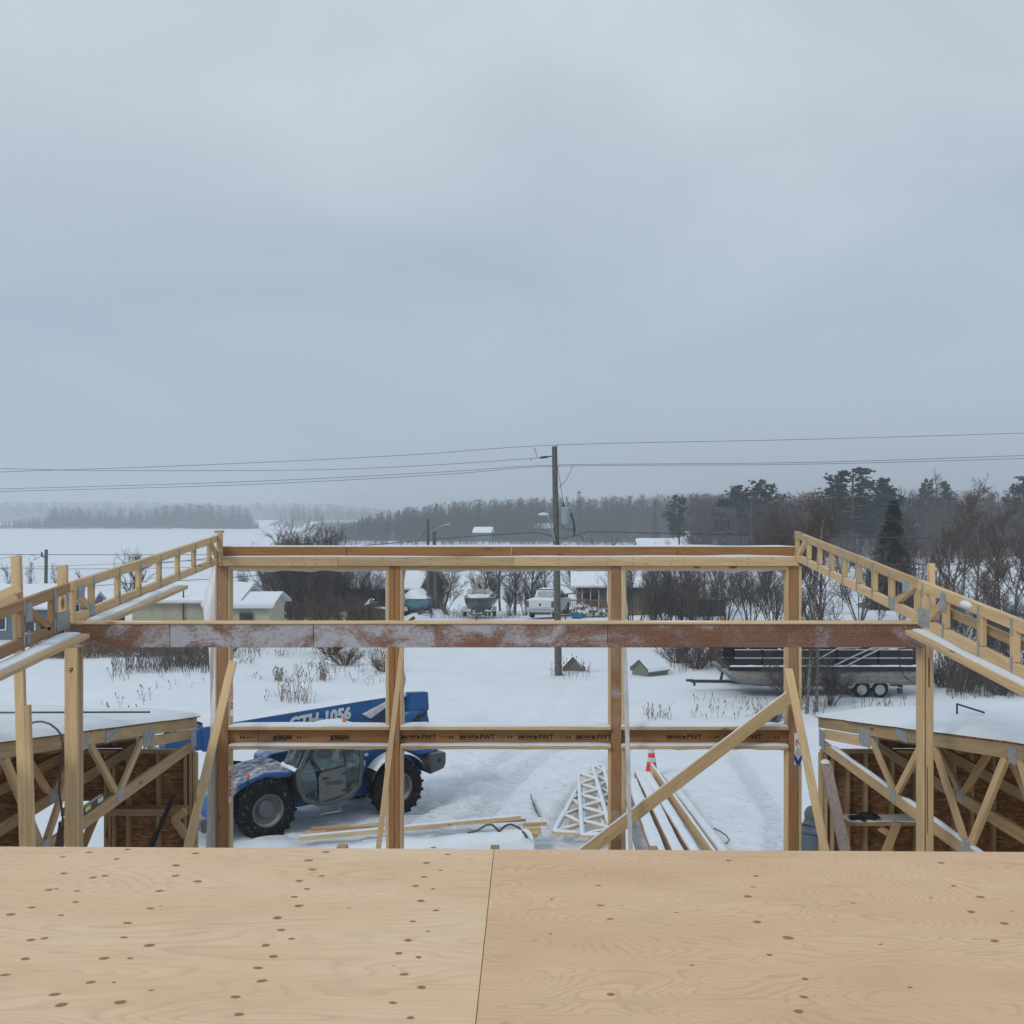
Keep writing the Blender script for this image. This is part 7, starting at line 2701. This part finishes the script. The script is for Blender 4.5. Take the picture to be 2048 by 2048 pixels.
def plant(style, k, px, Y, H, label, group=None, bark='bark', twig='twigs', name='bare_tree', sx=1.0, cat='tree', dz=0.0):
    tm, cm, H0 = proto(style, k)
    s = H / H0
    root = empty(name, on_ground(px, Y, -0.05 + dz), label, cat, group, rz=rnd.uniform(0, 6.28))
    root.scale = (s * sx, s * sx, s)
    for nm, me, mt in (('trunk' if style != 'shrub' else 'stems', tm, bark), ('crown', cm, twig)):
        o = bpy.data.objects.new(nm, me)
        COL.objects.link(o)
        o.parent = root
        if not me.materials:
            me.materials.append(None)
        o.material_slots[0].link = 'OBJECT'
        o.material_slots[0].material = M[mt]
    return root


def make_trees():
    def row(style, items, phrase, group, **kw):
        """items: (px, Y, top py or height) in order of px."""
        for i, it in enumerate(sorted(items)):
            px, Y, top = it[:3]
            H = top if top < 60 else (P(px, top, Y).z - th((px - 1024) / FPX * Y, Y)) * (0.88 if style == 'clump' else 0.95)
            plant(style, i % 3, px, Y, H, phrase.format(ORD[i]), group, **kw)
    # thicket behind the middle of the wall, from the cream shed to the slate cottage
    row('clump', [(505, 70, 1128), (545, 76, 1046), (580, 72, 1034), (612, 78, 1040), (640, 71, 1048), (668, 80, 1056), (700, 73, 1108), (735, 74, 1112), (768, 78, 1120)], 'dark bare thicket tree, {} counted from the cream shed to the snowmobile', 'thicket between the shed and the cottage')
    row('shrub', [(590, 68, 1.9), (640, 67, 1.6), (690, 68, 2.0), (725, 69, 1.7)], 'low reddish shrub at the foot of the dark thicket, {} from the cream shed', 'shrubs at the foot of the thicket', bark='bark_red', twig='twigs_red', name='shrub', cat='shrub')
    # single trees
    plant('clump', 2, 590, 74, 6.6, 'fullest dark thicket crown rising over the header beam', 'thicket between the shed and the cottage', sx=1.35)
    plant('clump', 0, 640, 76, 6.0, 'broad thicket crown next to the fullest one over the header beam', 'thicket between the shed and the cottage', sx=1.3)
    plant('tree', 0, 272, 66, 4.8, 'dark bare tree beside the cream shed, seen through the truss webs', sx=1.15)
    plant('clump', 1, 885, 77, 4.4, 'round bare bush tree between the teal boat and the dark runabout', twig='twigs_red', bark='bark_red')
    row('slim', [(22, 80, 1130), (60, 84, 1122), (112, 82, 1128), (165, 86, 1140)], 'thin bare sapling behind the blue-grey house, {} from the picture edge', 'saplings behind the blue-grey house', bark='bark_grey')
    row('tree', [(966, 84, 1108), (1000, 88, 1092), (1030, 82, 1085), (1062, 86, 1095), (1090, 90, 1110)], 'frosted bare shore tree between runabout and pickup, {} from the twin poles', 'shore trees behind the pickup')
    row('clump', [(975, 79, 3.4), (1018, 80, 3.0), (1050, 81, 3.2), (1085, 82, 2.8)], 'frosted brush clump under the shore trees, {} from the twin poles', 'brush under the shore trees', name='brush_clump', cat='bush')
    plant('slim', 2, 1222, 66, 5.0, 'thin bare sapling in front of the lakeside house roof', sx=1.3)
    row('clump', [(1175, 110, 1062), (1205, 118, 1072)], 'round bare treetop showing above the header beam, {} from the transformer pole', 'treetops above the header')
    # dense thicket behind the third bay
    row('clump', [(1265, 62, 1075), (1305, 58, 1100), (1338, 62, 1090), (1362, 68, 1070), (1385, 60, 1095), (1412, 57, 1105), (1452, 66, 1085), (1500, 64, 1078), (1548, 60, 1090)], 'dense dark shrub tree of the third bay thicket, {} from the third post', 'thicket behind the third bay')
    row('shrub', [(1352, 50, 1.4), (1392, 48, 1.6), (1430, 49, 1.5), (1462, 46.5, 1.3), (1485, 43.5, 1.5), (1520, 47, 1.8)], 'low brown brush before the pontoon boat bow, {} from the snowy lid', 'brush before the pontoon boat', bark='bark_red', twig='twigs', name='shrub', cat='shrub')
    # large red-brown willow and the tall birch above it
    plant('dome', 0, 1588, 92, 7.4, 'large domed red-brown willow behind the wall corner', bark='bark_red', twig='twigs_red', sx=1.45)
    plant('dome', 1, 1530, 96, 6.0, 'smaller red-brown willow beside the large domed one', bark='bark_red', twig='twigs_red', sx=1.1)
    # white-barked clump before the pontoon boat
    for i, (px, Y, H, lab) in enumerate(((1613, 36.6, 7.5, 'stout mottled birch before the pontoon boat, the nearer trunk'), (1633, 36.9, 7.0, 'pale birch leaning close to the stout mottled birch'), (1601, 37.3, 5.8, 'slender birch behind the stout mottled birch'))):
        plant('slim', i, px, Y, H, lab, 'birches before the pontoon boat', bark='birch_bark', twig='twigs_red', sx=1.1 if i < 2 else 0.8)
    row('clump', [(1592, 37.6, 2.0), (1658, 38.2, 1.9)], 'sprawling bare bush tangled before the pontoon boat, {} from the birches', 'bushes before the pontoon boat', name='bare_bush', cat='bush', sx=1.5)
    # birches and saplings at the side of the lot
    it = [(1755, 60, 1140), (1800, 56, 1120), (1838, 78, 1030), (1868, 62, 1045), (1893, 50, 1060), (1905, 70, 985), (1925, 84, 960), (1948, 60, 1020), (1960, 52, 1075), (1985, 72, 1000), (2005, 55, 1030), (2030, 64, 990), (2055, 52, 1010), (2085, 60, 1000), (2120, 70, 1000)]
    row('slim', it, 'slender lot-side birch sapling, {} counted from the dark spruce outward', 'birch saplings at the lot side', bark='birch_bark', twig='twigs_red', sx=1.35)
    row('clump', [(1900, 47, 3.4), (1935, 55, 3.6), (1972, 46, 3.2), (2010, 50, 3.8), (2045, 44, 3.4), (2085, 48, 3.5), (1720, 68, 5.0), (1850, 66, 4.2)], 'tangled bare bush among the birch saplings, {} from the dark spruce outward', 'bushes among the birches', name='bare_bush', cat='bush', bark='bark_grey')
    row('shrub', [(1890, 42, 1.3), (1925, 41, 1.2), (1960, 43, 1.4), (2000, 40, 1.2), (2040, 41, 1.3), (2080, 40, 1.3)], 'knee-high frosted brush beyond the snowy roof, {} from the split post', 'brush beyond the snowy roof', bark='bark_grey', twig='twigs', name='shrub', cat='shrub')
    # shrubs in the open field
    plant('shrub', 0, 662, 51.5, 2.1, 'wide red-brown field shrub above the boom of the blue machine', bark='bark_red', twig='twigs_red', name='shrub', cat='shrub', sx=1.2)
    plant('shrub', 1, 690, 47.0, 0.9, 'small dry shrub lying in front of the wide field shrub', bark='bark_red', twig='dry_weed', name='shrub', cat='shrub', sx=1.4)
    plant('shrub', 2, 765, 45.5, 0.8, 'small dry tuft of twigs next to the second post', bark='bark_red', twig='dry_weed', name='shrub', cat='shrub', sx=1.3)
    plant('shrub', 1, 448, 49.5, 0.9, 'low dry shrub by the wrapped end post', twig='dry_weed', name='shrub', cat='shrub', sx=1.3)
    plant('shrub', 0, 1540, 34.5, 0.7, 'twiggy tuft in the snow before the trailer tongue', twig='twigs', name='shrub', cat='shrub')


make_trees()


# --- conifers
def spruce_mesh(seed, H, W, dense=1.0, fat=1.0):
    rg = np.random.default_rng(seed)
    tv, tf = [], []
    n_l = int(46 * dense)
    for i in range(n_l):
        t = (i + rg.random() * 0.6) / n_l
        z = H * (0.05 + 0.95 * t)
        R0 = W / 2 * (1 - t) ** 0.85 * (0.8 + 0.4 * rg.random()) + 0.06
        nb = int((8 - 4 * t) * dense) + 3
        for b in range(nb):
            a = 2 * math.pi * (b + rg.random()) / nb
            L = R0 * (0.75 + 0.5 * rg.random())
            d = np.array([math.cos(a), math.sin(a), -0.28 + 0.35 * t + rg.normal(0, 0.13)])
            z += rg.normal(0, 0.06)
            side = np.array([-math.sin(a), math.cos(a), 0])
            ns = max(3, int(L / 0.13 * dense))
            for s in range(ns):
                f = (s + 0.5) / ns
                p = np.array([0, 0, z]) + d * L * f + np.array([0, 0, -0.12 * L * f * f])
                sz = (0.10 + 0.16 * (1 - f)) * (0.8 + 0.5 * rg.random()) * (W / 3.5) ** 0.5 * fat
                for sg in (-1, 1):
                    tip = p + (side * sg * 1.3 + d * 0.7) * sz + np.array([0, 0, rg.normal(-0.05, 0.05)])
                    k = len(tv)
                    tv += [p - d * sz * 0.4, tip, p + d * sz * 0.75 + np.array([0, 0, -0.03])]
                    tf.append((k, k + 1, k + 2))
    return np.array(tv), np.array(tf)


def pine_mesh(seed, H, W, layers=13, lean=0.0):
    """White pine: bare lower trunk, flat irregular plates of needle tufts swept to one side."""
    rg = np.random.default_rng(seed)
    tv, tf = [], []
    br = Twigs()
    br.add([np.array([0, 0, 0]), np.array([0.1, 0, H * 0.5]), np.array([0.25 + lean, 0, H * 0.97])], [0.30, 0.2, 0.05], 7)
    for i in range(layers):
        t = i / (layers - 1)
        z = H * (0.34 + 0.62 * t)
        for b in range(4 if t < 0.9 else 3):
            a = rg.uniform(0, 6.28)
            prof = (0.55 + 0.6 * math.sin(math.pi * min(1, t * 0.85 + 0.15))) * (1.15 - 0.55 * t)
            L = W / 2 * prof * rg.uniform(0.45, 1.1)
            d = np.array([math.cos(a), math.sin(a), rg.uniform(0.0, 0.30)])
            p0 = np.array([0.25 * t + lean * t, 0, z])
            p1 = p0 + d * L
            br.add([p0, (p0 + p1) / 2 + np.array([0, 0, -0.06 * L]), p1], [0.07, 0.05, 0.02], 4)
            for s in range(int(9 + L * 5.5)):
                f = rg.uniform(0.35, 1.05)
                c = p0 + d * L * f + rg.normal(0, 1, 3) * np.array([0.32, 0.32, 0.26]) * (0.5 + 0.15 * L)
                for q in range(13):
                    v = rg.normal(0, 1, 3)
                    v[2] = abs(v[2]) * 0.8
                    v /= np.linalg.norm(v)
                    w = np.cross(v, rg.normal(0, 1, 3))
                    w /= np.linalg.norm(w) + 1e-9
                    sz = rg.uniform(0.22, 0.42)
                    k = len(tv)
                    tv += [c + w * 0.10, c - w * 0.10, c + v * sz]
                    tf.append((k, k + 1, k + 2))
    bv, bf = br.arrays()
    return np.array(tv), np.array(tf), bv, bf


def make_conifers():
    def conifer(name, label, px, Y, top, v, f, trunk, mat, H0, W, group=None, dz=0.0, rz=None, sx=1.0):
        b = on_ground(px, Y, dz)
        H = P(px, top, Y).z - b.z
        s = H / H0
        root = empty(name, b, label, 'tree', group, rz=rnd.uniform(0, 6.28) if rz is None else rz)
        root.scale = (s * sx, s * sx, s)
        link('trunk', trunk, M['bark'], root)
        link('crown', f, M[mat], root)
    v, f = spruce_mesh(5, 9.2, 4.8, 1.7, 1.35)
    cm = np_mesh('crown', v, f)
    m = MB()
    m.tube([(0, 0, -0.2), (0, 0, 4), (0, 0, 9.1)], [0.14, 0.09, 0.015], 8)
    conifer('spruce_tree', 'dark dense spruce standing alone behind the sloping truss', 1787, 80, 1002, v, cm, m.mesh('trunk'), 'needles', 9.2, 4.2)
    # small dark spires on the skyline of the wooded ridge
    sp = [np_mesh('crown', *spruce_mesh(20 + k, 10.0, 2.6, 0.6, 1.7)) for k in range(3)]
    m = MB()
    m.tube([(0, 0, -0.5), (0, 0, 9.5)], [0.14, 0.03], 6)
    tm = m.mesh('trunk')
    tips = [(774, 372, 1026), (797, 392, 1018), (873, 400, 1004), (884, 410, 1007), (897, 415, 1006), (957, 395, 1001), (1042, 420, 994), (1074, 430, 992), (1088, 425, 993), (1134, 410, 992), (1158, 395, 978), (1212, 420, 992), (1250, 400, 996), (1310, 330, 1000), (1345, 320, 1002), (1440, 300, 990), (1985, 250, 985)]
    for i, (px, Y, top) in enumerate(tips):
        conifer('ridge_spruce', 'dark spruce spire on the far wooded ridge, {} counted from the open lake'.format(ORD[i]), px, Y, top, None, sp[i % 3], tm, 'needles', 10.0, 2.3, 'spruce spires on the ridge', sx=1.0)
    # white pines
    pm = []
    for k in range(3):
        tv, tf, bv, bf = pine_mesh(40 + k, 14.0, 9.0, 13 + k, 0.4 * (k - 1))
        pm.append((np_mesh('crown', tv, tf), np_mesh('trunk', bv, bf)))
    for i, (px, Y, top, sx, lab) in enumerate(((1358, 190, 990, 0.75, 'ragged leaning pine in front of the ridge near the distant cabin'), (1482, 165, 970, 1.1, 'broad dark pine, the lower of the close pair above the third bay'), (1528, 168, 960, 1.2, 'taller flat-topped pine of the close pair above the third bay'),
                                               (1705, 150, 934, 1.35, 'largest wide-crowned white pine above the dark spruce'), (1752, 155, 956, 1.25, 'wide spreading pine touching the largest white pine'), (1852, 185, 958, 0.6, 'small layered pine near the forked dead tree'), (1888, 190, 962, 0.6, 'small layered pine just outside the forked dead tree'), (2050, 170, 952, 0.8, 'layered pine cut by the picture edge'))):
        c, t = pm[i % 3]
        conifer('white_pine', lab, px, Y, top, None, c, t, 'pine_needles', 14.0, 9.0, 'white pines above the lot', rz=i * 1.3, sx=sx)
    plant('slim', 1, 1868, 160, 13.2, 'forked pale dead-topped tree between the two small pines', sx=1.1, bark='bark_grey')


make_conifers()


# --- woods that read as one mass
def low_tree(seed, H):
    rg = np.random.default_rng(seed)
    tw = Twigs()
    tw.add([np.zeros(3), np.array([0, 0, H])], [0.17, 0.05], 4)
    for i in range(24):
        t = 0.06 + 0.90 * rg.random()
        a = rg.uniform(0, 6.28)
        L = H * (0.20 + 0.16 * rg.random()) * (1.25 - t)
        p = np.array([0, 0, H * t])
        d = np.array([math.cos(a) * 0.6, math.sin(a) * 0.6, 0.8])
        e = p + d * L
        tw.add([p, e], [0.055, 0.03], 3)
        for j in range(5):
            f = rg.uniform(0.25, 1)
            q = p + d * L * f
            dd = d + rg.normal(0, 0.5, 3)
            dd[2] = abs(dd[2])
            tw.add([q, q + dd * L * 0.55], [0.034, 0.018], 3)
    return tw.arrays()


def scatter(templates, spots, rg):
    V, F, off = [], [], 0
    for x, y, z, s, sx, k in spots:
        v, f = templates[k]
        a = rg.uniform(0, 6.28)
        c, n = math.cos(a), math.sin(a)
        w = np.empty_like(v)
        w[:, 0] = (v[:, 0] * c - v[:, 1] * n) * s * sx + x
        w[:, 1] = (v[:, 0] * n + v[:, 1] * c) * s * sx + y
        w[:, 2] = v[:, 2] * s + z
        V.append(w)
        F.append(f + off)
        off += len(v)
    return np.concatenate(V), np.concatenate(F)


def make_woods():
    rg = np.random.default_rng(77)
    tpl = [low_tree(200 + k, 12.0) for k in range(6)]
    sky_x = [640, 690, 740, 800, 900, 1000, 1200, 1300, 1450, 1600, 1750, 1900, 2048, 2300]
    sky_y = [1056, 1046, 1030, 1018, 1005, 1000, 997, 992, 988, 988, 980, 986, 978, 978]

    spk = [spruce_mesh(500 + k, 12.0, 3.2, 0.34, 1.8) for k in range(3)]
    spk = [(v, np.concatenate([f_, f_[:, 2:]], 1)) for v, f_ in spk]
    tpl = tpl + spk

    def wood(n, px0, px1, y0, y1, label, hfac=(0.62, 1.06), low=False):
        spots = []
        tries = 0
        while len(spots) < n and tries < n * 5:
            tries += 1
            px = rg.uniform(px0, px1)
            Y = math.sqrt(rg.uniform(y0 * y0, y1 * y1))
            x = (px - 1024) / FPX * Y
            z = th(x, Y)
            if z < -2.0:
                continue
            top = np.interp(px, sky_x, sky_y)
            Hm = CAMZ + (HY - top) / FPX * Y - z
            H = Hm * rg.uniform(*hfac)
            if H < 2.5:
                continue
            spots.append((x, Y, z - 0.3, H / 12.0, rg.uniform(0.7, 1.25), int(rg.integers(6))))
            if rg.random() < 0.10:
                spots[-1] = spots[-1][:3] + (spots[-1][3] * rg.uniform(0.8, 1.08), 0.9, 6 + int(rg.integers(3)))
        v, f = scatter(tpl, spots, rg)
        o = link('woodland', np_mesh('woodland', v, f), M['forest'])
        tag(o, label, 'woods', kind='stuff')
    wood(1150, 640, 1560, 356, 480, 'bare grey woods covering the low ridge across the bay')
    wood(760, 1380, 2200, 150, 300, 'brownish bare woods rising beyond the lot')
    # shore brush across the bay
    spots = []
    for k in range(260):
        px = rg.uniform(630, 1350)
        Y = rg.uniform(352, 372)
        x = (px - 1024) / FPX * Y
        spots.append((x, Y, max(-2.3, th(x, Y)) - 0.2, rg.uniform(2.5, 5.5) / 12, 1.6, int(rg.integers(6))))
    v, f = scatter(tpl, spots, rg)
    o = link('shore_brush', np_mesh('shore_brush', v, f), M['forest'])
    tag(o, 'pale brush lining the far shore of the bay', 'brush', kind='stuff')
    # wooded island and the hills beyond it
    con = [spruce_mesh(300 + k, 12.0, 5.0, 0.36, 2.4) for k in range(3)]
    spots = []
    for k in range(650):
        a, r_ = rg.uniform(0, 6.28), math.sqrt(rg.random())
        x, y = -340 + 122 * r_ * math.cos(a), 885 + 36 * r_ * math.sin(a)
        px = 1024 + x / y * FPX
        hh = np.interp(px, [0, 40, 85, 110, 200, 290, 370, 480, 505, 520], [5, 7, 9, 17, 14, 15, 20, 18, 14, 5])
        spots.append((x, y, th(x, y) - 0.3, hh * rg.uniform(0.5, 1.12) / 12, 1.2, int(rg.integers(3))))
    for k in range(34):
        a, r_ = rg.uniform(0, 6.28), math.sqrt(rg.random())
        x, y = -228 + 23 * r_ * math.cos(a), 1110 + 20 * r_ * math.sin(a)
        spots.append((x, y, th(x, y) - 0.3, rg.uniform(9, 17) / 12, 1.1, int(rg.integers(3))))
    v, f = scatter(con, spots, rg)
    o = link('island_woods', np_mesh('island_woods', v, f), M['needles'])
    tag(o, 'dark wooded island on the frozen lake', 'woods', kind='stuff')
    spots = []
    for k in range(1500):
        y = rg.uniform(1505, 1640)
        x = rg.uniform(-1300, -190)
        z = th(x, y)
        spots.append((x, y, z - 0.5, rg.uniform(9, 15) / 12, 2.0, int(rg.integers(3))))
    far = [spruce_mesh(400 + k, 12.0, 6.5, 0.16, 3.5) for k in range(3)]
    v, f = scatter(far, spots, rg)
    o = link('far_shore_woods', np_mesh('far_shore_woods', v, f), M['needles'])
    tag(o, 'faint wooded hills on the far shore of the lake', 'woods', kind='stuff')


make_woods()


# --- dry weeds standing out of the snow
def make_weeds():
    rg = np.random.default_rng(5)

    def stalks(name, label, spots, mat, head=0.0):
        tw = Twigs()
        for x, y, h in spots:
            z = th(x, y)
            d = rg.normal(0, 0.16, 2)
            p0 = np.array([x, y, z - 0.05])
            p2 = p0 + np.array([d[0] * h, d[1] * h, h])
            p1 = (p0 + p2) / 2 + np.array([rg.normal(0, 0.04), 0, 0])
            tw.add([p0, p1, p2], [0.010, 0.008, 0.006], 3)
            if rg.random() < head:
                tw.add([p2, p2 + np.array([rg.normal(0, 0.03), 0, 0.09])], [0.026, 0.014], 3)
            if rg.random() < 0.5:
                s = rg.normal(0, 0.12, 3)
                tw.add([p1, p1 + np.array([s[0], s[1], abs(s[2]) + 0.05])], [0.005, 0.004], 3)
        o = link(name, tw.mesh(name), M[mat])
        tag(o, label, 'weeds', kind='stuff')

    def patch(px0, px1, py0, py1, n, h0, h1, clump=0.0):
        out = []
        for k in range(n):
            px = rg.uniform(px0, px1)
            py = rg.uniform(py0, py1)
            Y = depth_of(py)
            x = (px - 1024) / FPX * Y
            if clump and vnoise(np.array([x * 0.9 + 40]), np.array([Y * 0.6]), 44)[0] < clump:
                continue
            out.append((x, Y, rg.uniform(h0, h1)))
        return out
    stalks('cattails', 'dark seed-headed reeds standing in the field between the two posts', patch(250, 420, 1352, 1374, 330, 0.5, 1.05) + patch(320, 425, 1340, 1358, 240, 0.5, 1.1) + patch(225, 260, 1352, 1392, 30, 0.4, 0.9), 'twigs', 0.7)
    stalks('reed_band', 'long brown band of reeds behind the field', patch(60, 425, 1302, 1320, 2600, 0.35, 0.8, 0.25), 'dry_weed', 0.3)
    sp = patch(440, 790, 1300, 1330, 420, 0.2, 0.55, 0.5) + patch(200, 600, 1345, 1440, 240, 0.1, 0.4, 0.55) + patch(560, 630, 1408, 1418, 40, 0.4, 0.9) + patch(470, 780, 1330, 1380, 260, 0.12, 0.4, 0.55) + patch(550, 566, 1378, 1382, 25, 0.3, 0.6) + patch(640, 650, 1370, 1376, 25, 0.4, 0.8)
    sp += patch(1100, 1180, 1335, 1360, 40, 0.2, 0.8) + patch(1380, 1560, 1400, 1440, 60, 0.1, 0.4) + patch(1290, 1340, 1425, 1440, 25, 0.15, 0.5) + patch(1620, 1840, 1405, 1440, 90, 0.2, 0.7, 0.4) + patch(1340, 1560, 1318, 1345, 260, 0.2, 0.6, 0.3)
    stalks('dry_weeds', 'scattered dry stalks poking through the field snow', sp, 'dry_weed', 0.4)
    sp = patch(1870, 2150, 1330, 1400, 1500, 0.4, 1.1, 0.3)
    stalks('undergrowth', 'dense dead undergrowth beyond the snowy roof by the birches', sp, 'twigs', 0.3)
    sp = patch(520, 780, 1236, 1252, 600, 0.5, 1.3) + patch(880, 1040, 1228, 1236, 160, 0.3, 0.9)
    stalks('tall_grass', 'rusty tall grass at the foot of the thicket', sp, 'dry_weed', 0.3)


make_weeds()
